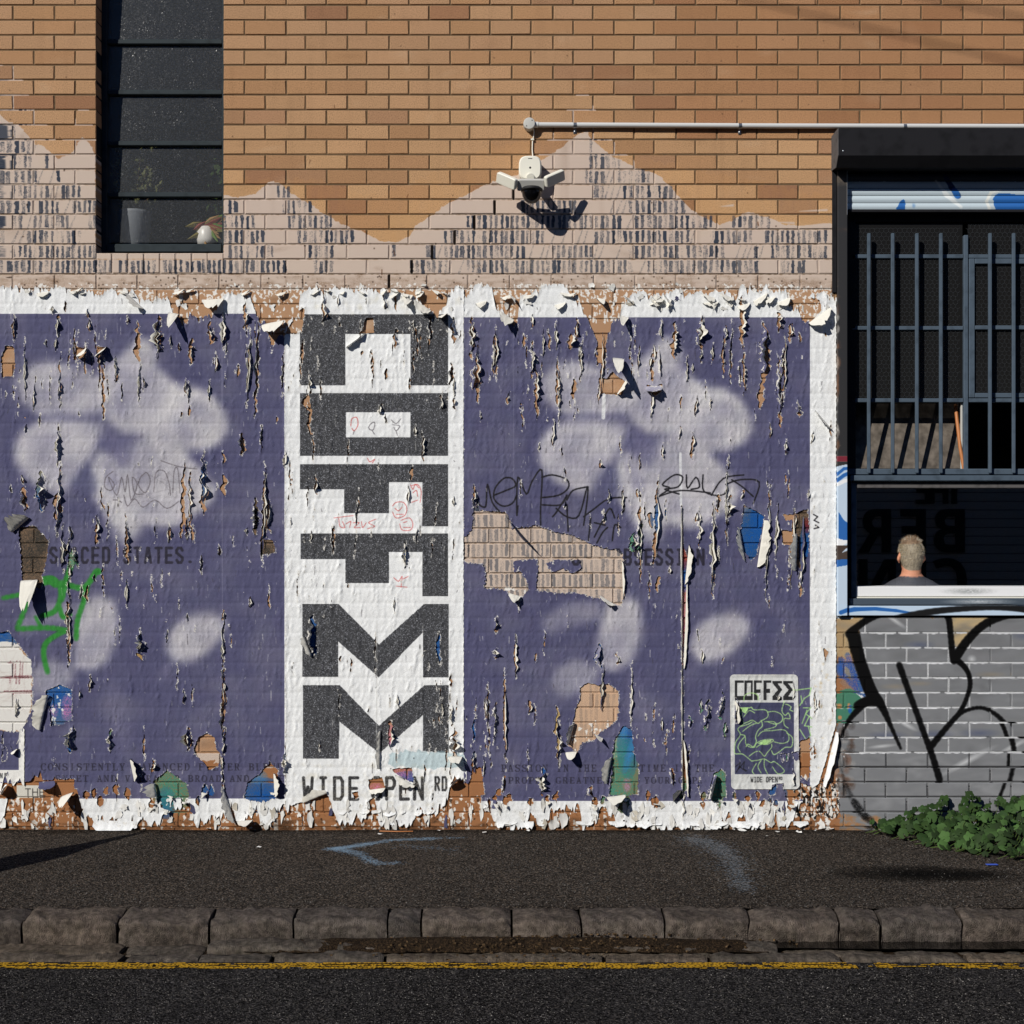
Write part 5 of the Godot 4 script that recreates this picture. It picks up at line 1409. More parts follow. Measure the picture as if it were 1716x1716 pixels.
func make_coffee_poster() -> void:
	var p := new_poster(474, 476, 782, 1392, 0.006)
	p.cv = canvas(p.x0, p.y0, p.w, p.h, c8(231, 233, 233))
	var c := p.cv
	var k := c8(62, 63, 66)
	for e in [[503, 527.5, 751.5, 646], [503, 659, 751.5, 764.5], [503.5, 778, 751.5, 882], [504, 894, 751.5, 937], [579, 894, 652, 977.5], [708.5, 894, 751.5, 999.5]]: c.rect(e[0], e[1], e[2], e[3], k)
	for e in [[579.5, 560, 688, 650], [580, 691, 688, 733], [503, 820, 577.5, 884], [577, 860.5, 653, 884], [652.5, 808, 708.5, 884], [652.5, 925.5, 708.5, 1000]]: c.rect(e[0], e[1], e[2], e[3], c8(231, 233, 233))
	c.poly(P([507, 1012, 567, 1012, 635, 1080, 711, 1012, 751.5, 1012, 751.5, 1135, 709, 1135, 709, 1059, 635, 1135, 567, 1075, 567, 1134, 507, 1134]), k)
	c.poly(P([507.5, 1148.5, 570, 1148.5, 635, 1216, 711, 1148.5, 751.5, 1148.5, 751.5, 1262, 709, 1258, 709, 1198, 636, 1262, 569, 1209, 568, 1271, 508, 1271]), k)
	var red := c8(196, 72, 70)
	for s in [[560, 868, 592, 864], [568, 868, 570, 882, 578, 884, 574, 874], [580, 878, 588, 874, 586, 884], [592, 876, 602, 876, 594, 884, 604, 884], [606, 874, 608, 884, 614, 876], [630, 870, 618, 876, 628, 882, 616, 886], [658, 848, 664, 842, 676, 842, 682, 852, 678, 864, 664, 868, 658, 858], [662, 852, 668, 856, 674, 850], [664, 862, 676, 862], [672, 872, 686, 868, 692, 878, 688, 888, 674, 888, 670, 878], [676, 876, 682, 874], [676, 884, 688, 884], [690, 814, 700, 812, 706, 824, 704, 842], [692, 826, 698, 822, 700, 832], [690, 842, 700, 838], [688, 812, 692, 820, 696, 812, 702, 818], [616, 768, 620, 774, 628, 770, 624, 776], [660, 968, 668, 974, 674, 966, 672, 984], [676, 970, 684, 966], [664, 982, 682, 984]]: c.stroke(curvy(s), 1.1, red, 0.75, 1.0)
	for s in [[[588, 714, 590, 702, 598, 700, 600, 712, 594, 722, 590, 718], red], [[594, 722, 592, 728], pencil_col()], [[618, 716, 622, 710, 628, 708, 626, 720, 620, 720, 618, 716], pencil_col()], [[624, 722, 628, 728], pencil_col()], [[656, 704, 664, 710, 672, 702], pencil_col()], [[658, 712, 670, 714, 664, 722, 660, 716], pencil_col()], [[664, 722, 666, 730], pencil_col()]]: c.stroke(curvy(s[0]), 1.1, s[1], 0.85, 1.0)
	var word := c8(46, 46, 47)
	caps(c, "WIDE", 507.0, 1300.5, 25.6, 18.5, 41.0, 5.2, word, 0.97)
	caps(c, "OPEN", 622.0, 1300.5, 23.4, 18.5, 41.0, 5.4, word, 0.97)
	caps(c, "RD", 728.0, 1300.5, 12.0, 9.6, 25.0, 3.4, word, 0.97)
	c.poly(P([652, 1262, 700, 1258, 778, 1262, 778, 1284, 700, 1288, 654, 1284]), c8(150, 180, 186), 0.55, 3.0, 0.3)
	for j in 160: c.blob(rng.randf_range(490, 775), rng.randf_range(1280, 1370), rng.randf_range(3, 14), rng.randf_range(2, 7), c8(196, 186, 160), 0.2, 0.0, 0.6)
	for j in 60: c.blob(rng.randf_range(500, 770), rng.randf_range(486, 526), rng.randf_range(2, 9), rng.randf_range(2, 8), c8(206, 198, 170), 0.25, 0.0, 0.6)
	c.stroke([Vector2(632, 1040), Vector2(631, 1290)], 1.2, c8(190, 190, 186), 0.6, 1.0)
	trim(p, [474, 560, 486, 540, 500, 520, 504, 494, 520, 484, 560, 482, 600, 484, 640, 484, 668, 488, 676, 498, 696, 502, 724, 522, 732, 530, 748, 512, 752, 490, 764, 482, 782, 484], [474, 1338, 484, 1356, 506, 1356, 548, 1348, 556, 1362, 566, 1374, 606, 1376, 616, 1360, 640, 1380, 668, 1382, 690, 1374, 722, 1362, 746, 1344, 752, 1318, 762, 1302, 782, 1300], [476, 484, 560, 477, 640, 477, 1390, 479.5], [476, 778, 560, 776.5, 1264, 777, 1280, 784, 1390, 784], 3.0)
	slits(p, 3.432, 460, 460, [[285, 110, 290, 46], [635, 115, 205, 48], [700, 310, 430, 42], [890, 240, 410, 32], [375, 245, 325, 16], [160, 370, 520, 28], [203, 550, 690, 40], [205, 690, 930, 34], [180, 690, 770, 54], [612, 740, 810, 44], [640, 800, 860, 20], [965, 690, 780, 34], [790, 1090, 1190, 34], [770, 1190, 1340, 14], [755, 1530, 1690, 36], [855, 900, 1080, 30], [810, 860, 930, 22], [240, 1150, 1270, 32], [500, 430, 470, 24], [640, 540, 610, 28], [775, 590, 670, 24], [1030, 240, 400, 56], [1015, 500, 640, 40], [1040, 690, 780, 26], [370, 110, 190, 14], [530, 110, 180, 12], [700, 120, 220, 26], [800, 250, 380, 14], [568, 440, 660, 12], [100, 1390, 1460, 14], [210, 1470, 1540, 16], [555, 1440, 1520, 10], [1030, 1270, 1340, 14], [925, 1380, 1440, 16]])
	slits(p, 3.432, 460, 900, [[748, 20, 190, 30], [215, 440, 690, 90], [945, 540, 740, 36], [1020, 780, 860, 30], [672, 1050, 1230, 60], [1038, 1110, 1270, 76], [440, 690, 780, 20], [1018, 960, 1090, 28], [262, 1170, 1230, 14], [540, 970, 1010, 14], [660, 900, 980, 12], [710, 900, 980, 14], [60, 1200, 1390, 50], [380, 680, 720, 24], [420, 260, 300, 16], [1090, 380, 450, 12], [690, 330, 440, 14], [580, 520, 780, 10]])
	hole(p, P([612, 534, 626, 532, 627, 558, 600, 560, 608, 554]), 1.0)
	hole(p, P([500, 520, 512, 516, 506, 556, 494, 560, 478, 560]), 2.0)
	hole(p, P([654, 1288, 690, 1286, 694, 1312, 680, 1306, 664, 1296]), 1.5)
	hole(p, P([618, 1306, 640, 1302, 646, 1320, 630, 1326, 618, 1322]), 1.5)
	hole(p, P([488, 1350, 520, 1338, 546, 1326, 556, 1346, 556, 1372, 486, 1370]), 2.0)
	hole(p, P([616, 1342, 628, 1336, 634, 1366, 616, 1366]), 2.0)
	hole(p, P([590, 1328, 600, 1326, 602, 1336, 594, 1338]), 1.5)
	many(p, 150, 490, 1330)
	tongue(p, P([634, 1288])[0], P([636, 1224])[0], Vector2(1, 0), 12, 0.008, 2.6, 0.2)
	tongue(p, P([508, 1344])[0], P([548, 1327])[0], Vector2(0.3, 1), 16, 0.006, 3.0, 0.2)
	tongue(p, P([662, 1300])[0], P([694, 1318])[0], Vector2(0.5, -0.9), 16, 0.009, 2.6)
	tongue(p, P([618, 1326])[0], P([646, 1322])[0], Vector2(0, -1), 16, 0.010, 2.4)
	tongue(p, P([506, 1064])[0], P([520, 1100])[0], Vector2(1, 0), 16, 0.012, 2.6)
	tongue(p, P([580, 584])[0], P([612, 560])[0], Vector2(0.4, -0.6), 12, 0.008, 2.2)
	tongue(p, P([672, 500])[0], P([690, 506])[0], Vector2(0.2, -1), 22, 0.010, 2.4)
	tongue(p, P([694, 506])[0], P([722, 524])[0], Vector2(0.3, -1), 24, 0.010, 2.4)
	tongue(p, P([736, 536])[0], P([750, 530])[0], Vector2(-0.1, -1), 36, 0.016, 1.9)
	tongue(p, P([754, 1316])[0], P([770, 1300])[0], Vector2(0.2, 1), 20, 0.012, 2.0)
	tongue(p, P([752, 1270])[0], P([774, 1270])[0], Vector2(0, -1), 30, 0.012, 2.0)
	for j in 14:
		var u := rng.randf_range(506, 770)
		tongue(p, Vector2(u, rng.randf_range(488, 500)), Vector2(u + rng.randf_range(6, 18), rng.randf_range(488, 500)), Vector2(rng.randf_range(-0.4, 0.4), -1).normalized(), rng.randf_range(6, 15), rng.randf_range(0.004, 0.009), rng.randf_range(2.3, 3.0))
	for j in 8:
		var u := rng.randf_range(560, 740)
		tongue(p, Vector2(u, 1358), Vector2(u + rng.randf_range(8, 24), 1356), Vector2(0, 1), rng.randf_range(5, 11), rng.randf_range(0.03, 0.07), rng.randf_range(0.3, 0.8), 0.35)
	finish_poster(p, "street_poster", "white poster with tall sideways black COFFEE lettering and WIDE OPEN RD below", "torn street posters", 420, true)

func pencil_col() -> Color: return c8(96, 92, 98)

func make_small_poster() -> void:
	var p := new_poster(1220, 1128, 1340, 1324, 0.0085)
	p.cv = canvas(p.x0, p.y0, p.w, p.h, c8(206, 208, 206))
	var c := p.cv
	var k := c8(40, 41, 43)
	var X := func(v): return 1200.0 + v / 7.46
	var Y := func(v): return 1110.0 + v / 7.46
	# COFFEE in block letters
	for e in [[232, 228, 345, 258], [232, 228, 262, 470], [232, 420, 345, 470], [358, 228, 462, 258], [358, 228, 385, 470], [436, 228, 462, 470], [358, 425, 462, 470], [476, 228, 574, 258], [476, 228, 506, 470], [476, 340, 555, 385], [476, 400, 520, 470], [590, 228, 690, 258], [590, 228, 628, 470], [590, 330, 672, 385]]: c.rect(X.call(e[0]), Y.call(e[1]), X.call(e[2]), Y.call(e[3]), k)
	for ox in [0.0, 132.0]: c.poly(P([704 + ox, 230, 822 + ox, 230, 822 + ox, 262, 766 + ox, 264, 824 + ox, 340, 766 + ox, 424, 822 + ox, 430, 822 + ox, 470, 704 + ox, 470, 704 + ox, 420, 770 + ox, 342, 704 + ox, 262], 7.46, 1200, 1110), k)
	c.rect(1231, 1177, 1330, 1297.5, c8(66, 68, 96))
	var lime := c8(178, 222, 142)
	for s in [[345, 480, 350, 420, 400, 385, 470, 385, 515, 410, 525, 470], [262, 560, 320, 640, 300, 690, 340, 760, 270, 830, 300, 900, 240, 1000, 230, 1130, 290, 1140, 340, 1150, 440, 1230], [410, 570, 440, 560, 470, 590, 600, 590, 640, 620, 640, 680, 560, 730, 520, 760, 450, 720, 400, 740, 350, 760], [340, 680, 410, 600, 480, 630], [640, 620, 720, 610, 800, 640, 830, 690, 810, 740, 740, 770, 640, 740], [850, 480, 820, 600, 860, 660, 900, 630, 920, 700, 850, 700, 850, 780, 900, 820], [560, 720, 575, 790, 520, 850, 490, 930, 500, 990, 450, 1060, 370, 1020, 360, 920, 310, 900], [370, 1050, 400, 1020, 470, 1060, 500, 1010, 580, 970, 690, 960, 710, 980, 640, 1020, 560, 1020, 500, 1060], [520, 920, 580, 860, 700, 850, 840, 840, 900, 900, 900, 980, 820, 1010, 720, 990], [690, 1020, 690, 1060, 640, 1120, 600, 1170, 540, 1110, 480, 1120, 410, 1170], [440, 1230, 520, 1220, 600, 1205, 680, 1250, 730, 1240, 850, 1350, 770, 1390, 700, 1300], [470, 1390, 450, 1350, 500, 1260], [560, 1380, 520, 1300, 560, 1220], [640, 1390, 600, 1300, 600, 1210], [690, 1100, 720, 1150, 780, 1120, 860, 1060, 940, 1050, 950, 940, 880, 880], [860, 520, 900, 530, 935, 560, 920, 590, 960, 610], [330, 860, 420, 790, 500, 760], [300, 800, 400, 770, 450, 740], [240, 500, 300, 700], [960, 340, 1020, 345], [600, 740, 720, 740, 740, 800, 600, 840], [360, 920, 300, 990, 270, 1060, 300, 1120]]: c.stroke(curvy(s, 7.46, 1200, 1110), 1.3, lime, 0.85, 1.0, 0.1)
	c.poly(P([260, 558, 410, 560, 360, 640], 7.46, 1200, 1110), lime, 0.9)
	c.poly(P([520, 1010, 590, 970, 690, 965, 690, 985, 600, 1030], 7.46, 1200, 1110), lime, 0.9)
	for s in [[240, 1300, 300, 1250, 280, 1330, 350, 1240, 340, 1330, 380, 1350], [250, 1370, 290, 1300, 370, 1360]]: c.stroke(Array(P(s, 7.46, 1200, 1110)), 1.2, c8(20, 20, 22), 0.9, 1.0)
	caps(c, "WIDE OPEN", 1257.6, 1301.5, 5.1, 4.3, 9.0, 1.2, k, 0.95)
	caps(c, "RD", 1304.5, 1301.5, 3.2, 2.8, 5.0, 0.8, k, 0.95)
	for j in 60: c.blob(rng.randf_range(1222, 1338), rng.randf_range(1130, 1322), rng.randf_range(3, 12), rng.randf_range(2, 9), c8(150, 146, 132), 0.14, 0.0, 0.6)
	# rounded corners
	for y in p.h:
		for x in p.w:
			var q := Vector2(absf(x - 60.0 + (0.5 - y * 0.012)) - 57.0, absf(y - 98.0) - 96.0)
			var d := Vector2(maxf(q.x + 7.0, 0.0), maxf(q.y + 7.0, 0.0)).length() - 7.0
			p.carve(x, y, -d)
	hole(p, P([1292, 1314, 1314, 1312, 1310, 1324, 1306, 1340, 1296, 1338]), 1.0)
	hole(p, P([1307, 1262, 1320, 1262, 1319, 1274, 1310, 1276]), 0.8)
	hole(p, P([1326, 1260, 1340, 1258, 1338, 1272, 1332, 1276]), 1.0)
	slit(p, 1232.0, 1166.0, 1212.0, 11.0)
	slit(p, 1329.0, 1288.0, 1318.0, 7.0)
	slit(p, 1302.0, 1164.0, 1176.0, 3.0)
	tongue(p, P([1238, 1212])[0], P([1232, 1172])[0], Vector2(-1, 0.1), 10, 0.007, 2.5)
	finish_poster(p, "small_poster", "small white-framed COFFEE bill with lime green line doodle pasted on the purple poster", "", 40)

# what is left of another bill at the lower left
func make_remnant() -> void:
	var p := new_poster(-110, 1096, 44, 1330, 0.0065)
	p.cv = canvas(p.x0, p.y0, p.w, p.h, c8(230, 229, 224))
	p.cv.rect(-110, 1060, 32, 1290, c8(80, 80, 111))
	caps(p.cv, "N", 0.5, 1295.0, 5.0, 4.6, 9.0, 1.3, c8(40, 40, 42), 0.95)
	caps(p.cv, "RD", 8.0, 1295.0, 3.4, 3.0, 5.0, 0.9, c8(40, 40, 42), 0.95)
	trim(p, [-110, 1236, -10, 1230, 8, 1252, 14, 1244, 24, 1262, 31, 1240, 34, 1222, 44, 1218], [-110, 1330, 2, 1326, 10, 1308, 44, 1310], [], [1096, 42, 1400, 41], 2.0)
	hole(p, P([4, 1256, 12, 1250, 12, 1272, 4, 1276]), 1.5)
	tongue(p, P([20, 1264])[0], P([32, 1256])[0], Vector2(-0.2, -1), 12, 0.010, 2.3)
	tongue(p, P([0, 1330])[0], P([10, 1314])[0], Vector2(1, 0.2), 20, 0.016, 1.6)
	finish_poster(p, "poster_remnant", "torn remnant of a white-edged bill at the lower left edge, over the SPACED STATES poster", "", 10)


# ---------------------------------------------------------------- ground
func ground_colour(x: float, z: float, spread: float) -> Color:
	var k := 1.0 + spread * n_big.get_noise_2d(x * 60.0, z * 60.0) + spread * 0.6 * n_mid.get_noise_2d(x * 30.0, z * 30.0)
	return Color(k, k * 0.995, k * 0.985)

func ground_sheet(called: String, m: Material, x0: float, x1: float, zs: Array, fine := 0.0) -> void:
	var b := mb(true, true)
	var nx := int((x1 - x0) / 0.1)
	var prev := []
	for j in zs.size():
		var row := []
		for i in nx + 1:
			var x := lerpf(x0, x1, float(i) / nx)
			var y: float = zs[j][1] + fine * n_big.get_noise_2d(x * 70.0, zs[j][0] * 90.0)
			b.col = ground_colour(x, zs[j][0], 0.22)
			if called == "footpath" and zs[j][0] < 0.09: b.col = b.col * 0.62     # darker strip along the wall foot
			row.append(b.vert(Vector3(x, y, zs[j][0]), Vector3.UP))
			b.uv2[b.uv2.size() - 1] = Vector2(clampf((x + 3.2) / 6.4, 0.002, 0.998), clampf(zs[j][0] / 1.75, 0.002, 0.998))
		if prev:
			for i in nx: b.tri_i(prev[i], row[i], row[i + 1]); b.tri_i(prev[i], row[i + 1], prev[i + 1])
		prev = row
	tag(put(called, b.mesh(m)), "", "", "", "structure")

func paint_path() -> Canvas:
	# canvas: 1 unit = 5 mm, x from -3.2 m, y from the wall
	var c := canvas(0, 0, 1280, 350, Color(c8(150, 180, 205), 0.0))
	var g := func(u: float, v: float) -> Vector2:
		var q := ground_at(u, v)
		return Vector2((q.x + 3.2) * 200.0, q.z * 200.0)
	var spray := func(pts: Array, w: float, col: Color, n: int) -> void:
		for k in n:
			var i := rng.randi_range(0, pts.size() - 2)
			var q: Vector2 = g.call(pts[i].x, pts[i].y).lerp(g.call(pts[i + 1].x, pts[i + 1].y), rng.randf())
			var x := int(q.x + rng.randfn(0.0, w)); var y := int(q.y + rng.randfn(0.0, w * 1.3))
			c.dot(x, y, col, rng.randf_range(0.3, 0.9))
			if rng.randf() < 0.4: c.dot(x + 1, y, col, 0.5)
	var pale := c8(158, 188, 212)
	spray.call(Array(P([545, 1424, 600, 1418, 660, 1408, 730, 1406])), 3.2, pale, 1100)
	spray.call(Array(P([556, 1422, 596, 1430, 632, 1448])), 4.0, pale, 900)
	spray.call(Array(P([560, 1424, 620, 1414])), 4.0, pale, 500)
	spray.call(Array(P([700, 1406, 780, 1404])), 2.6, pale, 130)
	spray.call(Array(P([632, 1448, 674, 1446])), 3.0, pale, 120)
	spray.call(Array(P([660, 1418, 760, 1424])), 6.0, pale, 120)
	var silver := c8(170, 174, 178)
	spray.call(Array(P([1150, 1402, 1196, 1416, 1226, 1440, 1240, 1470, 1246, 1490])), 7.0, silver, 1500)
	spray.call(Array(P([1160, 1406, 1210, 1424, 1236, 1462])), 14.0, silver, 900)
	# a soft-edged black patch on the right
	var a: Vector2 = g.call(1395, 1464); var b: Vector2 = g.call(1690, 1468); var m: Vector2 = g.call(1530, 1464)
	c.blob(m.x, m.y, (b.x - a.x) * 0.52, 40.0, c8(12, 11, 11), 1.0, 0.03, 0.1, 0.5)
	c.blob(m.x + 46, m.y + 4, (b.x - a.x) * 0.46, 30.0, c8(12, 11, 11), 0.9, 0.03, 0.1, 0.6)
	for k in 50: c.blob(rng.randf_range(0, 1280), rng.randf_range(10, 340), rng.randf_range(4, 22), rng.randf_range(3, 14), c8(30, 28, 26), rng.randf_range(0.08, 0.3), rng.randf() * 3.0, 0.5)
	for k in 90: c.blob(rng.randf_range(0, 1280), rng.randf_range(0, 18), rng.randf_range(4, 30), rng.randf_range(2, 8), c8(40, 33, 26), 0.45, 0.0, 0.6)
	return c

# a dressed stone: rounded slab following the given profile (Vector2(z, y) list), its ends slanted
func stone(b: MB, xa0: float, xa1: float, xb0: float, xb1: float, prof: Array, rough: float, tone: Color) -> void:
	var n := maxi(6, int((xb0 - xa0) / 0.018))
	var sd := rng.randf() * 900.0
	var rows := []
	var pts := []
	var cuts := prof.size()
	for j in cuts:
		var q := float(j) / (cuts - 1)
		var line := []
		for i in n + 1:
			var t := float(i) / n
			var x := lerpf(lerpf(xa0, xa1, q), lerpf(xb0, xb1, q), t)
			var e := minf(t, 1.0 - t) * n
			var dropp := 0.009 if e < 0.5 else (0.0015 if e < 1.5 else 0.0)
			dropp *= 0.6 + 1.4 * absf(n_fine.get_noise_2d(q * 300.0, sd + t * 9.0))
			var d := rough * (n_mid.get_noise_3d(x * 260.0, q * 60.0, sd) + 0.8 * n_fine.get_noise_3d(x * 620.0, q * 160.0, sd) + 1.0 * n_big.get_noise_3d(x * 160.0, q * 30.0, sd))
			var a: Vector2 = prof[mini(j + 1, cuts - 1)] - prof[maxi(j - 1, 0)]
			var nn := Vector2(-a.y, a.x).normalized()      # outwards in (z, y)
			if nn.y < 0.0 and absf(nn.y) > 0.5: nn = -nn
			if j == 0 or j == cuts - 1: d *= 0.4
			line.append(Vector3(x, prof[j].y + nn.y * d - dropp, prof[j].x + absf(nn.x) * d - dropp * 0.6 * absf(nn.x)))
		pts.append(line)
	for j in cuts:
		var row := []
		for i in n + 1:
			var dx: Vector3 = pts[j][mini(i + 1, n)] - pts[j][maxi(i - 1, 0)]
			var dz: Vector3 = pts[mini(j + 1, cuts - 1)][i] - pts[maxi(j - 1, 0)][i]
			var k := 1.0 + 0.5 * n_mid.get_noise_2d(pts[j][i].x * 90.0, j * 22.0 + sd) + 0.4 * n_fine.get_noise_2d(pts[j][i].x * 260.0, j * 70.0 + sd)
			b.col = Color(tone.r * k, tone.g * k, tone.b * k)
			row.append(b.vert(pts[j][i], dz.cross(dx).normalized()))
		rows.append(row)
	for j in cuts - 1:
		for i in n: b.tri_i(rows[j][i], rows[j + 1][i], rows[j + 1][i + 1]); b.tri_i(rows[j][i], rows[j + 1][i + 1], rows[j][i + 1])
	for side in [0, n]:
		for j in cuts - 1:
			var p: Vector3 = pts[j][side]; var q: Vector3 = pts[j + 1][side]
			var o := Vector3(p.x, minf(p.y, q.y) - 0.08, p.z)
			if side == 0: b.quad(p, o, Vector3(q.x, o.y, q.z), q)
			else: b.quad(p, q, Vector3(q.x, o.y, q.z), o)

func build_ground() -> void:
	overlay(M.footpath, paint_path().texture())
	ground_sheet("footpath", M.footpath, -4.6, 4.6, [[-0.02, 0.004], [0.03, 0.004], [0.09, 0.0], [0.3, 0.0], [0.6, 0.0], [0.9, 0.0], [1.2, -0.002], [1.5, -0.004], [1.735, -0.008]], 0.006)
	ground_sheet("road", M.road, -9.0, 9.0, [[2.235, -0.104], [2.6, -0.098], [3.2, -0.085], [4.5, -0.06], [6.0, -0.07], [7.2, -0.11]], 0.004)
	var far := mb(true, true)
	far.box(Vector3(-9, -0.3, 7.2), Vector3(9, 0.0, 9.5))
	tag(put("opposite_footpath", far.mesh(M.footpath)), "", "", "", "structure")
	var base := mb(true, true)
	base.quad(Vector3(-40, -0.32, 30), Vector3(40, -0.32, 30), Vector3(40, -0.32, -20), Vector3(-40, -0.32, -20))
	tag(put("ground", base.mesh(M.road)), "", "", "", "structure")
	# loose-textured surface: stone chips standing a little proud of the tar
	for e in [["footpath_chips", 52000, -3.3, 3.3, 0.02, 1.725, 0.0], ["road_chips", 34000, -3.3, 3.3, 2.26, 3.1, -0.1]]:
		var chip := mb()
		var q := [Vector3(1, 0, 0.2), Vector3(0.1, 0, 1), Vector3(-1, 0, -0.1), Vector3(0, 0, -1)]
		for k in 4: chip.tri(q[k], q[(k + 3) % 4], Vector3(0.1, 0.7, 0.0))
		var mm := MultiMesh.new()
		mm.transform_format = MultiMesh.TRANSFORM_3D
		mm.use_colors = true
		mm.mesh = chip.mesh(M.chips)
		mm.instance_count = e[1]
		for k in e[1]:
			var x := rng.randf_range(e[2], e[3]); var z := rng.randf_range(e[4], e[5])
			var r := rng.randf_range(0.0014, 0.0034)
			var y: float = -0.0005
			if e[6] < 0.0: y = lerpf(-0.104, -0.087, clampf((z - 2.235) / 0.86, 0.0, 1.0)) - 0.001
			mm.set_instance_transform(k, Transform3D(Basis(Vector3.UP, rng.randf() * TAU).rotated(Vector3.RIGHT, rng.randf_range(-0.5, 0.5)).scaled(Vector3(r, r, r * rng.randf_range(0.6, 1.0))), Vector3(x, y + 0.0012, z)))
			var t := rng.randf()
			var g := 0.022 + 0.06 * t if t < 0.86 else (0.10 + 0.12 * rng.randf() if t < 0.988 else 0.3)
			if Vector2((x - 2.02) / 0.42, (z - 1.07) / 0.16).length() < 1.0 and e[6] == 0.0 and rng.randf() < 0.8: g = 0.008      # darkened inside the black patch
			mm.set_instance_color(k, Color(g * 1.04, g * 0.98, g * 0.9))
		var mi := MultiMeshInstance3D.new()
		mi.multimesh = mm
		mi.name = e[0]
		add_child(mi, true)
		tag(mi, "", "", "", "stuff")
	# kerb of dressed bluestone
	var kerb := Node3D.new()
	kerb.name = "kerb"
	add_child(kerb, true)
	tag(kerb, "", "", "", "structure")
	var bed := mb()
	bed.box(Vector3(-4.6, -0.25, 1.738), Vector3(4.6, -0.05, 1.925))
	put("kerb_bed", bed.mesh(M.soil), kerb)
	var prof := [Vector2(1.732, -0.03), Vector2(1.734, -0.004), Vector2(1.75, 0.0), Vector2(1.79, 0.001), Vector2(1.83, 0.001), Vector2(1.87, -0.001), Vector2(1.905, -0.004), Vector2(1.930, -0.009), Vector2(1.944, -0.018), Vector2(1.951, -0.034), Vector2(1.955, -0.060), Vector2(1.957, -0.09), Vector2(1.958, -0.14)]
	var cuts := [[-260, -270], [-105, -118], [56, 34], [213, 193], [362, 349], [497, 492], [651, 650], [707, 706], [857, 858], [970, 976], [1109, 1114], [1254, 1252], [1398, 1405], [1466, 1475], [1600, 1612], [1752, 1760], [1900, 1910]]
	for k in cuts.size() - 1:
		var b := mb(true)
		var tone := lin(110, 99, 89).lerp(lin(94, 88, 83), rng.randf())
		var g := rng.randf_range(0.003, 0.006)
		stone(b, ground_at(cuts[k][0], 1521).x + g, ground_at(cuts[k][1], 1575, -0.08).x + g, ground_at(cuts[k + 1][0], 1521).x - g, ground_at(cuts[k + 1][1], 1575, -0.08).x - g, prof, 0.017, tone)
		put("kerb_stone", b.mesh(M.bluestone), kerb)
	# two courses of gutter pitchers
	var gut := Node3D.new()
	gut.name = "gutter"
	add_child(gut, true)
	tag(gut, "", "", "", "structure")
	var gb := mb()
	gb.quad(Vector3(-4.6, -0.118, 2.26), Vector3(4.6, -0.118, 2.26), Vector3(4.6, -0.118, 1.93), Vector3(-4.6, -0.118, 1.93))
	put("gutter_bed", gb.mesh(M.soil), gut)
	for row in 2:
		var x := -4.4 + row * 0.13
		while x < 4.4:
			var len := rng.randf_range(0.30, 0.62)
			var pr := [Vector2(1.962, -0.150), Vector2(1.968, -0.088), Vector2(1.99, -0.080), Vector2(2.03, -0.080), Vector2(2.07, -0.082), Vector2(2.10, -0.086), Vector2(2.114, -0.096), Vector2(2.118, -0.14)] if row == 0 else [Vector2(2.124, -0.14), Vector2(2.129, -0.102), Vector2(2.145, -0.094), Vector2(2.18, -0.093), Vector2(2.21, -0.095), Vector2(2.232, -0.099), Vector2(2.238, -0.13)]
			if row == 0:
				var sink := 0.030 if x > 0.75 else (0.018 if x < -1.5 else 0.0)
				sink += rng.randf_range(-0.004, 0.006)
				for k in pr.size(): pr[k] = pr[k] + Vector2(0, -sink)
			var b := mb(true)
			var sl := rng.randf_range(-0.02, 0.02)
			stone(b, x + 0.007, x + 0.007 + sl, x + len - 0.007, x + len - 0.007 + sl, pr, 0.012, lin(114, 102, 88).lerp(lin(96, 90, 83), rng.randf()))
			put("gutter_stone", b.mesh(M.bluestone), gut)
			x += len
	# washed-in grit and standing water in the low of the gutter
	var grit := mb()
	var rows := []
	for j in 9:
		var row := []
		for i in 61:
			var x := lerpf(-1.15, 1.1, i / 60.0)
			var z := lerpf(1.945, 2.125, j / 8.0)
			var along := pow(sin(PI * i / 60.0), 0.5)
			var across := sin(PI * (0.12 + 0.88 * j / 8.0))
			row.append(Vector3(x, -0.094 + 0.034 * along * across + 0.006 * n_mid.get_noise_2d(x * 400.0, z * 400.0), z))
		rows.append(row)
	for j in 8:
		for i in 60: grit.quad(rows[j + 1][i], rows[j + 1][i + 1], rows[j][i + 1], rows[j][i])
	tag(put("gutter_grit", grit.mesh(M.soil)), "", "", "", "stuff")
	var peb := mb(true)
	for k in 2400:
		var x := rng.randfn(-0.1, 0.6); var z := rng.randf_range(1.96, 2.12)
		if absf(x + 0.02) > 1.1 and rng.randf() < 0.8: continue
		var r := rng.randf_range(0.002, 0.006)
		var tt := rng.randf_range(0.3, 1.3)
		peb.col = lin(120, 98, 72) * tt
		var along := pow(maxf(0.0, sin(PI * clampf((x + 1.15) / 2.25, 0.0, 1.0))), 0.5)
		var c := Vector3(x, -0.092 + 0.034 * along * sin(PI * (0.12 + 0.88 * (z - 1.945) / 0.18)) + r * 0.3, z)
		peb.box(c - Vector3(r, r * 0.6, r * 0.8), c + Vector3(r, r * 0.6, r * 0.8), 0.0, Transform3D(Basis(Vector3.UP, rng.randf() * 3.0), Vector3(c.x, 0, c.z) - Basis(Vector3.UP, 0.0) * Vector3(c.x, 0, c.z)))
	tag(put("gravel", peb.mesh(M.bluestone)), "", "", "", "stuff")
	var pool := mb()
	var edge := PackedVector2Array()
	for k in 40: edge.append(Vector2(lerpf(0.62, 4.4, k / 39.0), -(2.075 + 0.012 * n_mid.get_noise_2d(k * 30.0, 4.0) - 0.05 * pow(1.0 - k / 39.0, 6.0))))
	edge.append(Vector2(4.4, -1.945)); edge.append(Vector2(0.7, -1.945))
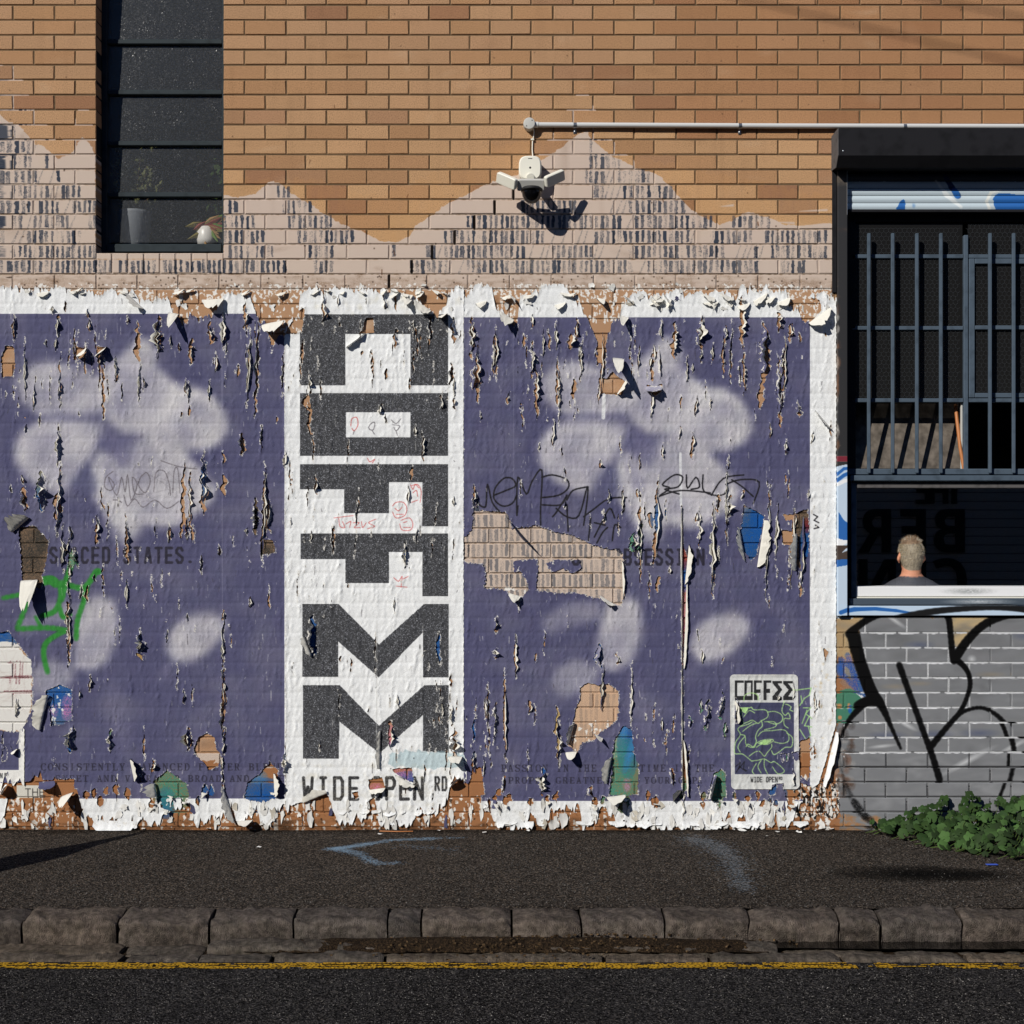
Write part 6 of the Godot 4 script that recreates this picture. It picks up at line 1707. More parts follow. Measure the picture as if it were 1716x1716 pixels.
	pool.prism(edge, -0.003, 0.0, 0.0, Transform3D(Basis(Vector3.RIGHT, -PI / 2), Vector3(0, -0.094, 0)))
	tag(put("water", pool.mesh(M.water)), "", "", "", "structure")
	# worn yellow line
	var line := mb(true, true)
	var seg := 0.016
	var x := -4.6
	line.col = Color(1, 1, 1)
	while x < 4.6:
		var thr := 0.24 if x < 1.43 else (-0.5 if x < 1.50 else -0.02)
		for lane in 7:
			var nz := n_mid.get_noise_2d(x * 160.0, lane * 34.0) + 0.5 * n_fine.get_noise_2d(x * 500.0, lane * 80.0)
			if lane == 0 or lane == 6: nz += 0.18
			if nz > thr: continue
			var z0 := 2.254 + lane * 0.0122
			line.quad(Vector3(x, -0.0985, z0 + 0.0124), Vector3(x + seg, -0.0985, z0 + 0.0124), Vector3(x + seg, -0.0985, z0), Vector3(x, -0.0985, z0))
		x += seg
	tag(put("road_marking", line.mesh(M.yellow_line)), "", "", "", "structure")


# ---------------------------------------------------------------- windows
func build_louvre_window() -> void:
	var o := thing("louvre_window", "tall narrow louvre window with pebbled glass and dark frame, above the left poster", "window")
	var zf := -0.135
	var x0 := wx(160.5) + 0.002; var x1 := wx(375.0) - 0.002
	# frame: side stiles and a rail under each blade
	for e in [[x0, at(181, 200, zf).x], [x1 - 0.03, x1]]: box_part("stile", Vector3(e[0], wy(424.0) + 0.001, zf - 0.05), Vector3(e[1], wy(-300.0), zf + 0.025), M.window_metal, o, 0.003)
	box_part("sill_rail", Vector3(at(181, 200, zf).x + 0.001, at(0, 422.5, zf + 0.03).y, zf - 0.05), Vector3(x1 - 0.031, at(0, 410.5, zf).y, zf + 0.032), M.window_metal, o, 0.004)
	var rails := [411.0, 327.0, 241.0, 155.6, 71.0, -15.0, -100.0]
	for k in rails.size():
		var y := at(0, rails[k], zf).y
		if k > 0: box_part("blade_rail", Vector3(at(181, 0, zf).x + 0.001, y - 0.014, zf - 0.02), Vector3(x1 - 0.031, y + 0.014, zf + 0.014), M.window_metal, o, 0.004)
		if k < rails.size() - 1:
			var y2 := at(0, rails[k + 1], zf).y
			var b := mb()
			var xa := at(181, 0, zf).x + 0.002
			var nx := 200; var ny := 90
			var xb := x1 - 0.031
			for j in ny + 1:
				for i in nx + 1:
					var sd := 0.052 + 0.06 * maxf(0.0, n_mid.get_noise_2d(i * 1.4, j * 0.7 + k * 300.0))
					var jt := Vector2(rng.randfn(0.0, sd), rng.randfn(0.0, sd))
					b.vert(Vector3(lerpf(xa, xb, float(i) / nx), lerpf(y + 0.0145, y2 - 0.0145, float(j) / ny), lerpf(zf + 0.006, zf - 0.01, float(j) / ny) + rng.randf_range(-0.0003, 0.0003)), Vector3(jt.x, jt.y, 1.0).normalized())
			for j in ny:
				for i in nx:
					var q := j * (nx + 1) + i
					b.tri_i(q, q + 1, q + nx + 2); b.tri_i(q, q + nx + 2, q + nx + 1)
			put("glass_blade", b.mesh(M.obscure_glass), o)
	# a dim room behind
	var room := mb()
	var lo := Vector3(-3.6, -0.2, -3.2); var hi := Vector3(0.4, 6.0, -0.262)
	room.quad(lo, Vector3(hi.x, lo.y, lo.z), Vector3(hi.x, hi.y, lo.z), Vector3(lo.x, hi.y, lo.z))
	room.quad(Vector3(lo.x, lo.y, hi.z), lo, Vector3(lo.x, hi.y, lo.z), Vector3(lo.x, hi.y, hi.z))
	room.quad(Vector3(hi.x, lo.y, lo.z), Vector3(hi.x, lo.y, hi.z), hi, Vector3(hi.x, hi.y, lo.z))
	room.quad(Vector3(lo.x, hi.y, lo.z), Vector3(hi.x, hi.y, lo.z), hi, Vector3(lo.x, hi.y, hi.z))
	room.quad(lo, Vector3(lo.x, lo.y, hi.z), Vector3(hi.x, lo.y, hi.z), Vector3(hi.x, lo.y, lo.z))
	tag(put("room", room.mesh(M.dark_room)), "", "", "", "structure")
	var shelf_y := at(0, 418.0, -0.3).y
	box_part("inner_sill", Vector3(x0 - 0.2, shelf_y - 0.03, -0.9), Vector3(x1 + 0.2, shelf_y, -0.2), M.window_metal, o, 0.003)
	# pots standing inside
	var p1 := thing("potted_plant", "big grey pot with a twiggy plant behind the lowest pane of the louvre window", "potted plant", "", Vector3(at(226, 0, -0.255).x, shelf_y, -0.265))
	var b1 := mb()
	b1.lathe([Vector2(0.0, 0.0), Vector2(0.075, 0.0), Vector2(0.098, 0.2), Vector2(0.1, 0.215), Vector2(0.09, 0.215), Vector2(0.086, 0.19), Vector2(0.0, 0.185)], 24)
	put("pot", b1.mesh(M.pot_grey), p1)
	var tw := mb(true); var lf := mb(true)
	for k in 34:
		var an := rng.randf() * TAU
		var tip := Vector3(cos(an) * rng.randf_range(0.05, 0.26), rng.randf_range(0.3, 0.62), sin(an) * 0.08)
		tw.col = lin(84, 66, 48)
		tw.tube([Vector3(0, 0.18, 0), tip * Vector3(0.3, 0.6, 0.3) + Vector3(0, 0.06, 0), tip], 0.0035, 5, false, 0.0012)
		for j in 7:
			lf.col = lin(90, 92, 58) * rng.randf_range(0.6, 1.3)
			leaf_blade(lf, tip * rng.randf_range(0.6, 1.0) + Vector3(0, 0.05, 0), Vector3(rng.randfn(), rng.randfn(), rng.randfn() * 0.5).normalized(), 0.035, 0.012)
	put("stem", tw.mesh(M.leaf), p1); put("foliage", lf.mesh(M.leaf), p1)
	var p2 := thing("potted_plant", "small round white pot with drooping reddish leaves behind the lowest pane of the louvre window", "potted plant", "", Vector3(at(346, 0, -0.22).x, shelf_y, -0.23))
	var b2 := mb()
	b2.lathe([Vector2(0.0, 0.0), Vector2(0.05, 0.0), Vector2(0.062, 0.04), Vector2(0.058, 0.09), Vector2(0.04, 0.118), Vector2(0.03, 0.12), Vector2(0.028, 0.11), Vector2(0.0, 0.105)], 24)
	put("pot", b2.mesh(M.ceramic), p2)
	var l2 := mb(true)
	for k in 26:
		l2.col = [lin(120, 110, 60), lin(128, 70, 60), lin(96, 120, 60), lin(150, 120, 80)][k % 4]
		var an := rng.randf_range(-2.6, 0.4)
		leaf_blade(l2, Vector3(rng.randf_range(-0.03, 0.02), rng.randf_range(0.1, 0.15), 0.02), Vector3(cos(an) * 1.3, sin(an) + 0.2, 0.3).normalized(), rng.randf_range(0.06, 0.15), 0.02)
	put("foliage", l2.mesh(M.leaf), p2)
	var p3 := thing("potted_plant", "leafy green plant standing deeper in the room behind the middle panes of the louvre window", "potted plant", "", Vector3(at(352, 0, -0.5).x, shelf_y, -0.72))
	var b3 := mb()
	b3.lathe([Vector2(0.0, 0.0), Vector2(0.05, 0.0), Vector2(0.07, 0.14), Vector2(0.062, 0.14), Vector2(0.0, 0.12)], 20)
	put("pot", b3.mesh(M.pot_grey), p3)
	var l3 := mb(true)
	for k in 160:
		l3.col = lin(60, 78, 40) * rng.randf_range(0.4, 1.2)
		leaf_blade(l3, Vector3(rng.randfn(-0.03, 0.07), rng.randf_range(0.25, 0.8), rng.randfn(0.0, 0.04)), Vector3(rng.randfn(), rng.randf_range(-1, 0.6), rng.randfn() * 0.6).normalized(), rng.randf_range(0.05, 0.1), 0.022)
	l3.col = lin(80, 70, 50)
	l3.tube([Vector3(0, 0.1, 0), Vector3(-0.02, 0.45, 0), Vector3(-0.03, 0.8, 0)], 0.006, 6)
	put("foliage", l3.mesh(M.leaf), p3)

func leaf_blade(b: MB, at_: Vector3, dir: Vector3, len: float, wide: float) -> void:
	var side := dir.cross(Vector3(0.2, 0.3, 1.0)).normalized() * wide
	var n := side.cross(dir).normalized() * wide * 0.4
	var mid := at_ + dir * len * 0.45
	b.tri(at_, mid + side - n, mid + n); b.tri(at_, mid + n, mid - side - n)
	b.tri(mid + side - n, at_ + dir * len, mid + n); b.tri(mid + n, at_ + dir * len, mid - side - n)

func build_barred_window() -> void:
	var o := thing("barred_window", "slate grey steel window with wired glass behind upright security bars, under the roller shutter", "window")
	var x0 := wx(1418.0) + 0.001; var x1 := wx(1990.0) - 0.001
	var zf := -0.085
	var Y := func(v: float, z: float) -> float: return at(0, v, z).y
	var X := func(u: float, z: float) -> float: return at(u, 0, z).x
	var lo_y: float = Y.call(796, zf)
	# fixed frame
	box_part("frame_stile", Vector3(x0, lo_y + 0.002, zf - 0.03), Vector3(X.call(1449, zf) - 0.055, Y.call(372, zf), zf + 0.012), M.black_metal, o)
	for v in [430.0, 550.0, 671.0]: box_part("frame_rail", Vector3(x0 + 0.05, Y.call(v + 3.5, zf), zf - 0.02), Vector3(X.call(1613.5, zf), Y.call(v - 3.2, zf), zf + 0.012), M.slate_metal, o, 0.003)
	for v in [430.0, 671.0]: box_part("frame_rail", Vector3(X.call(1621, zf), Y.call(v + 3.5, zf), zf - 0.02), Vector3(x1, Y.call(v - 3.2, zf), zf + 0.012), M.slate_metal, o, 0.003)
	box_part("head_rail", Vector3(x0, Y.call(372, zf), zf - 0.03), Vector3(x1, Y.call(340, zf), zf + 0.005), M.black_metal, o)
	box_part("mullion", Vector3(X.call(1613.6, zf), lo_y + 0.002, zf - 0.03), Vector3(X.call(1621, zf), Y.call(395, zf), zf + 0.02), M.slate_metal, o, 0.003)
	box_part("bottom_rail", Vector3(x0 + 0.003, lo_y, zf - 0.03), Vector3(x1, Y.call(786, zf), zf + 0.032), M.slate_metal, o, 0.004)
	box_part("transom_beam", Vector3(X.call(1424, -0.05), Y.call(806, -0.04), -0.13), Vector3(x1, Y.call(796.6, -0.04), -0.036), M.slate_metal, o, 0.004)
	# opening sash on the right
	var sash := thing_part("sash", o)
	var s0: float = X.call(1622, zf) + 0.002
	for e in [[s0, Y.call(667, zf), s0 + 0.034, Y.call(434, zf)], [s0 + 0.035, Y.call(667, zf), x1, Y.call(659, zf)], [s0 + 0.035, Y.call(443, zf), x1, Y.call(434, zf)], [s0 + 0.035, Y.call(553, zf), x1, Y.call(546, zf)]]:
		box_part("sash_bar", Vector3(e[0], e[1], zf - 0.01), Vector3(e[2], e[3], zf + 0.016), M.slate_metal, sash, 0.003)
	# panes of wired glass with their hexagon wire
	for e in [[x0 + 0.05, 426.5, 375.0, 1613.0], [x0 + 0.05, 546.5, 433.5, 1613.0], [x0 + 0.05, 667.5, 553.5, 1613.0], [s0 + 0.036, 546.0, 443.0, 2000.0], [s0 + 0.036, 659.0, 553.0, 2000.0], [X.call(1622, zf), 427.0, 375.0, 2000.0]]:
		var a: float = e[0]; var c: float = minf(X.call(e[3], zf), x1)
		var ya: float = Y.call(e[1], zf); var yb: float = Y.call(e[2], zf)
		var b := mb()
		b.quad(Vector3(a, ya, zf - 0.002), Vector3(c, ya, zf - 0.002), Vector3(c, yb, zf - 0.002), Vector3(a, yb, zf - 0.002))
		var pane := put("wired_pane", b.mesh(M.wired_glass), o)
		var w := mb()
		var cell := 0.027
		for row in int((yb - ya) / (cell * 0.866)) + 1:
			for k in int(minf(c - a, 1.2) / cell) + 1:
				var cx := a + (k + 0.5 * (row & 1)) * cell; var cy := ya + row * cell * 0.866
				if cx > c - cell or cy > yb - cell * 0.6: continue
				var h := cell * 0.577
				for q in [[Vector2(0, h * 0.5), Vector2(0, -h * 0.5)], [Vector2(0, h * 0.5), Vector2(cell * 0.5, h)], [Vector2(0, h * 0.5), Vector2(-cell * 0.5, h)]]:
					var d: Vector2 = (q[1] - q[0]).normalized().orthogonal() * 0.0006
					var p := Vector2(cx, cy)
					w.quad(v3(p + q[0] - d, zf), v3(p + q[1] - d, zf), v3(p + q[1] + d, zf), v3(p + q[0] + d, zf))
		tag(put("wire_mesh", w.mesh(M.glass_wire), pane), "", "", "", "stuff")
	# hopper light below: pushed inwards, its frosted sheet catches the bars' shadows
	var hb := mb()
	var t0: Vector3 = at(1450, 785, -0.105); var t1: Vector3 = at(1611, 785, -0.105)
	var q0: Vector3 = at(1450, 676, -0.27); var q1: Vector3 = at(1620, 676, -0.27)
	hb.quad(Vector3(x0 + 0.06, t0.y, t0.z), t1, q1, Vector3(x0 + 0.06, q0.y, q0.z))
	hb.quad(Vector3(x0 + 0.06, t0.y, t0.z - 0.006), Vector3(x0 + 0.06, q0.y, q0.z - 0.006), q1 - Vector3(0, 0, 0.006), t1 - Vector3(0, 0, 0.006))
	put("hopper_pane", hb.mesh(M.frosted), o)
	box_part("hopper_post", at(1609, 786, -0.11), at(1613, 672, -0.11) + Vector3(0.004, 0, 0.015), M.grey_plastic, o, 0.001)
	var st := mb()
	st.tube([at(1601, 678, -0.16), at(1604, 706, -0.13), at(1609, 750, -0.095), at(1615.5, 787, -0.085)], 0.0105, 8)
	tag(put("wooden_stick", st.mesh(M.wood)), "orange-brown wooden stick propping the inward-tilted pane behind the window bars", "stick")
	# bars
	for u in [1456.0, 1496.0, 1536.5, 1576.7, 1659.0, 1698.7, 1739.0, 1780.0, 1821.0]:
		var c: Vector3 = at(u, 400, -0.03)
		box_part("security_bar", Vector3(c.x - 0.0095, Y.call(793, -0.03), -0.041), Vector3(c.x + 0.0095, Y.call(391, -0.03), -0.022), M.slate_metal, o, 0.003)
	# the hatch below
	var h := thing("serving_hatch", "wide serving hatch window with a white sill, directly under the barred window", "window")
	var zh := -0.07
	box_part("frame_stile", Vector3(X.call(1426, zh), Y.call(1001, zh), zh - 0.03), Vector3(X.call(1434.5, zh), Y.call(807.5, zh), zh + 0.01), M.slate_metal, h)
	box_part("frame_head", Vector3(X.call(1434.6, zh), Y.call(818, zh), zh - 0.03), Vector3(x1, Y.call(808, zh), zh + 0.004), M.end_grey, h, 0.003)
	box_part("frame_edge", Vector3(x0, Y.call(1012, zh), zh - 0.04), Vector3(X.call(1425.8, zh), Y.call(806.5, zh), zh - 0.005), M.black_metal, h)
	var gl := mb()
	gl.quad(Vector3(X.call(1434.5, zh), Y.call(984, zh), zh - 0.02), Vector3(x1, Y.call(984, zh), zh - 0.02), Vector3(x1, Y.call(818, zh), zh - 0.02), Vector3(X.call(1434.5, zh), Y.call(818, zh), zh - 0.02))
	gl.quad(Vector3(X.call(1434.5, zh), Y.call(984, zh), zh - 0.026), Vector3(x1, Y.call(984, zh), zh - 0.026), Vector3(x1, Y.call(818, zh), zh - 0.026), Vector3(X.call(1434.5, zh), Y.call(818, zh), zh - 0.026))
	put("hatch_pane", gl.mesh(M.glass), h)
	box_part("white_sill", Vector3(X.call(1434.7, zh), Y.call(999.5, zh), zh - 0.24), Vector3(x1, Y.call(983, zh), zh - 0.001), M.wall_paint, h, 0.003)
	box_part("sill_lip", Vector3(X.call(1434.7, zh), Y.call(1002.5, -0.06), zh - 0.04), Vector3(x1, Y.call(1000.3, -0.06), zh + 0.006), M.white_plastic, h, 0.001)
	box_part("lower_rail", Vector3(X.call(1424, -0.03), Y.call(1014.5, -0.03), -0.13), Vector3(x1, Y.call(1003, -0.03), -0.028), M.wall_paint, h, 0.004)
	var ap := mb(false, true)
	ap.box(W(1407, 1032, -0.04), W(1990, 1015.2, 0.012), 0.002)
	put("apron_panel", ap.mesh(M.wall_paint), h)
	# room behind both
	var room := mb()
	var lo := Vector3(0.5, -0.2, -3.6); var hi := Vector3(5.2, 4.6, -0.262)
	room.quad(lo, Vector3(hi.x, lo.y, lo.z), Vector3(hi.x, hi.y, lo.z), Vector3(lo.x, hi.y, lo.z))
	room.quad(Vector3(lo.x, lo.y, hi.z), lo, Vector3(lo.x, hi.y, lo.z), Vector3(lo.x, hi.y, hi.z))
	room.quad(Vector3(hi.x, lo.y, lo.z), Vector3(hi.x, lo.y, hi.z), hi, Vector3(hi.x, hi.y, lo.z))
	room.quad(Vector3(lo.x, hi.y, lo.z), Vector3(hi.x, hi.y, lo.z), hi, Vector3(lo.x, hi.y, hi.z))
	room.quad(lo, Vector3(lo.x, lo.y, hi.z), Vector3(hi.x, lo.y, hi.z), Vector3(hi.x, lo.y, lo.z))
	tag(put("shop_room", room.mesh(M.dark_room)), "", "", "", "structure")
	# lining of the opening
	for e in [[x0 - 0.06, wx(1418.0), wy(1015), wy(287)], [wx(1990.0), wx(1990.0) + 0.05, wy(1015), wy(287)]]: pass

func v3(p: Vector2, z: float) -> Vector3: return Vector3(p.x, p.y, z)

func thing_part(called: String, parent: Node3D) -> Node3D:
	var n := Node3D.new()
	n.name = called
	parent.add_child(n, true)
	return n

func build_shutter() -> void:
	var o := thing("roller_shutter", "black roller shutter box with a half-raised pale blue painted curtain, over the barred window", "shutter")
	var x0 := wx(1393.0)
	var x1 := wx(2010.0)
	var top := 4.012
	var pts := PackedVector2Array([Vector2(0.0, top), Vector2(0.165, top), Vector2(0.165, at(0, 260.5, 0.165).y), Vector2(0.115, at(0, 281, 0.115).y), Vector2(0.0, wy(287.0))])
	# profile in (z, y), carried along x
	var t := Transform3D(Basis(Vector3(0, 0, 1), Vector3(0, 1, 0), Vector3(-1, 0, 0)), Vector3(x1, 0, 0.001))
	var b := mb()
	b.prism(pts, 0.0, x1 - x0 - 0.004, 0.0, t)
	put("hood", b.mesh(M.black_metal), o)
	var e := mb()
	e.prism(pts, 0.0, 0.0035, 0.0008, Transform3D(t.basis, Vector3(x0 + 0.0035, 0, 0.002)))
	put("end_plate", e.mesh(M.end_grey), o)
	var sc := mb()
	sc.lathe([Vector2(0.0, 0.003), Vector2(0.004, 0.002), Vector2(0.005, 0.0)], 8, Transform3D(Basis(Vector3.RIGHT, PI / 2), Vector3(x0 + 0.03, at(0, 253, 0.165).y, 0.166)))
	put("screw", sc.mesh(M.zinc), o)
	# guide rail, painted lower down
	var r := mb(false, true)
	r.box(W(1401.5, 1032, 0.0), W(1418.0, 288, 0.034), 0.003)
	put("guide_rail", r.mesh(M.rail_paint), o)
	var lip := mb()
	lip.box(W(1394.0, 491, 0.0005), W(1401.0, 288, 0.014), 0.002)
	put("guide_flange", lip.mesh(M.black_metal), o)
	# slats
	var zc := -0.02
	var v := 292.0
	for k in 5:
		var va := v + k * 12.2 - 0.3
		var n := 5
		var s := mb(false, true)
		var xa := wx(1416.0); var xb := wx(1988.0)
		for j in n:
			var a := float(j) / n; var c := float(j + 1) / n
			var za := zc + 0.006 * sin(PI * a); var zb := zc + 0.006 * sin(PI * c)
			var ya: float = at(0, lerpf(va, va + 11.4, a), zc).y; var yb: float = at(0, lerpf(va, va + 11.4, c), zc).y
			var x := xa
			while x < xb - 0.01:
				var xe := minf(x + 0.25, xb)
				s.quad(Vector3(x, yb, zb), Vector3(xe, yb, zb), Vector3(xe, ya, za), Vector3(x, ya, za))
				x = xe
		put("slat", s.mesh(M.wall_paint), o)
	var back := mb()
	back.quad(Vector3(wx(1416), at(0, 352, zc).y, zc - 0.006), Vector3(wx(1988), at(0, 352, zc).y, zc - 0.006), Vector3(wx(1988), 4.0, zc - 0.006), Vector3(wx(1416), 4.0, zc - 0.006))
	put("curtain_back", back.mesh(M.black_metal), o)
	box_part("bottom_bar", Vector3(wx(1420), at(0, 356, zc).y, zc - 0.012), Vector3(wx(1986), at(0, 351.2, zc).y, zc + 0.008), M.black_metal, o, 0.002)


# ---------------------------------------------------------------- light with camera, conduit
func build_security() -> void:
	var o := thing("security_light", "white security floodlight with three lamp panels and a black dome camera, under the conduit's end", "security light")
	var body := mb()
	var sq := func(hw: float, hh: float, e: float) -> PackedVector2Array:
		var q := PackedVector2Array()
		for k in 28:
			var an := TAU * k / 28.0
			q.append(Vector2(signf(cos(an)) * pow(absf(cos(an)), e) * hw, signf(sin(an)) * pow(absf(sin(an)), e) * hh))
		return q
	var c := at(888.5, 281, 0.10)
	body.prism(sq.call(0.065, 0.070, 0.62), 0.0, 0.10, 0.008, Transform3D(Basis(), Vector3(c.x, c.y, 0.001)))
	put("housing", body.mesh(M.white_plastic), o)
	var sl := mb()
	sl.box(Vector3(c.x - 0.012, c.y + 0.050, 0.1005), Vector3(c.x + 0.012, c.y + 0.054, 0.1015))
	sl.lathe([Vector2(0.0, 0.002), Vector2(0.006, 0.001), Vector2(0.007, 0.0)], 12, Transform3D(Basis(Vector3.RIGHT, PI / 2), Vector3(c.x, c.y, 0.1005)))
	put("sensor", sl.mesh(M.black_rubber), o)
	# neck that reaches forward and carries the lamps
	var nk := mb()
	nk.tube([Vector3(c.x, c.y - 0.045, 0.08), Vector3(c.x, c.y - 0.062, 0.13), Vector3(c.x, c.y - 0.075, 0.17)], 0.022, 14)
	put("neck", nk.mesh(M.white_plastic), o)
	var hinge := mb()
	for s in [-1.0, 1.0]: hinge.tube([Vector3(c.x + 0.02 * s, c.y - 0.098, 0.165), Vector3(c.x + 0.092 * s, c.y - 0.088, 0.168)], 0.010, 10)
	put("hinge", hinge.mesh(M.white_plastic), o)
	for s in [[889.5, 310.0, 0.0, 0.156, 0.066], [849.0, 303.0, -1.0, 0.134, 0.064], [929.5, 299.0, 1.0, 0.134, 0.064]]:
		var p := mb()
		var mid := at(s[0], s[1], 0.18)
		var rot := Basis(Vector3.BACK, 0.0)
		if s[2] != 0.0: rot = Basis(Vector3.UP, 0.5 * s[2]) * Basis(Vector3.BACK, 0.46 * s[2])
		rot = rot * Basis(Vector3.RIGHT, 0.5)
		p.prism(sq.call(s[3] * 0.5, s[4] * 0.5, 0.22), -0.012, 0.012, 0.004, Transform3D(rot, mid))
		put("lamp_panel", p.mesh(M.grey_plastic if s[2] == 0.0 else M.white_plastic), o)
	var dm := mb()
	var dc := at(891, 323, 0.17)
	dm.lathe([Vector2(0.0, -0.062), Vector2(0.022, -0.057), Vector2(0.040, -0.044), Vector2(0.052, -0.022), Vector2(0.056, 0.0), Vector2(0.056, 0.012)], 24, Transform3D(Basis(), dc))
	put("dome_lens", dm.mesh(M.black_gloss), o)
	var dr := mb()
	dr.lathe([Vector2(0.0, 0.03), Vector2(0.05, 0.03), Vector2(0.060, 0.022), Vector2(0.060, 0.005), Vector2(0.0, 0.005)], 24, Transform3D(Basis(), dc))
	put("dome_collar", dr.mesh(M.black_rubber), o)
	# conduit run
	var d := thing("conduit", "grey conduit pipe along the bricks, ending in a round junction box", "pipe")
	var y := at(0, 210.6, 0.02).y
	var pipe := mb()
	pipe.tube([Vector3(at(893, 0, 0.02).x, at(0, 209.3, 0.02).y, 0.022), Vector3(at(1300, 0, 0.02).x, at(0, 211.2, 0.02).y, 0.022), Vector3(wx(2072), at(0, 213.0, 0.02).y, 0.022)], 0.0145, 16)
	put("pipe", pipe.mesh(M.conduit_grey), d)
	var sock := mb()
	sock.tube([Vector3(at(893, 0, 0.02).x, at(0, 209.3, 0.02).y, 0.022), Vector3(at(902, 0, 0.02).x, at(0, 209.35, 0.02).y, 0.022)], 0.0175, 16)
	put("pipe_socket", sock.mesh(M.conduit_grey), d)
	var jb := mb()
	var jc := at(887, 206.5, 0.05)
	jb.lathe([Vector2(0.0, 0.052), Vector2(0.030, 0.052), Vector2(0.0335, 0.049), Vector2(0.034, 0.042), Vector2(0.034, 0.0)], 28, Transform3D(Basis(Vector3.RIGHT, PI / 2), Vector3(jc.x, jc.y, 0.001)))
	put("junction_box", jb.mesh(M.grey_plastic), d)
	var js := mb()
	for q in [Vector2(-0.016, -0.016), Vector2(0.016, 0.016)]: js.lathe([Vector2(0.0, 0.001), Vector2(0.0035, 0.0)], 8, Transform3D(Basis(Vector3.RIGHT, PI / 2), Vector3(jc.x + q.x, jc.y + q.y, 0.0535)))
	put("screw", js.mesh(M.black_rubber), d)
	for e in [[963.5, 1], [1240.0, 1], [1516.0, 0]]:
		var s := mb()
		var px: float = at(e[0], 0, 0.02).x
		var py: float = at(0, 210.0 + (e[0] - 893.0) * 0.004, 0.02).y
		var ring := []
		for k in 11: ring.append(Vector3(px, py + cos(PI * k / 10.0) * 0.0165, 0.022 + sin(PI * k / 10.0) * 0.0165))
		for k in 10:
			var a: Vector3 = ring[k]; var bb: Vector3 = ring[k + 1]
			s.quad(a - Vector3(0.009, 0, 0), bb - Vector3(0.009, 0, 0), bb + Vector3(0.009, 0, 0), a + Vector3(0.009, 0, 0))
		if e[1]:
			s.box(Vector3(px - 0.009, py - 0.042, 0.003), Vector3(px + 0.009, py - 0.016, 0.006), 0.001)
			s.lathe([Vector2(0.0, 0.005), Vector2(0.006, 0.004), Vector2(0.007, 0.0)], 10, Transform3D(Basis(Vector3.RIGHT, PI / 2), Vector3(px, py - 0.031, 0.0061)))
		put("saddle_clip", s.mesh(M.zinc), d)
	var cb := mb()
	cb.tube([at(894, 216, 0.02), at(895, 222, 0.012), at(894, 230, 0.008), at(892.5, 236, 0.008), at(892, 250, 0.009), at(892.5, 258, 0.012), at(893, 263, 0.02)], 0.0036, 8)
	tag(put("cable", cb.mesh(M.white_plastic)), "thin white cable dropping from the round junction box to the security light", "cable")
	var cl := mb()
	cl.box(at(889.5, 235.4, 0.01), at(895.2, 232.4, 0.01) + Vector3(0, 0, 0.006), 0.002)
	tag(put("cable_clip", cl.mesh(M.white_plastic)), "tiny white clip holding the thin cable above the security light", "clip")


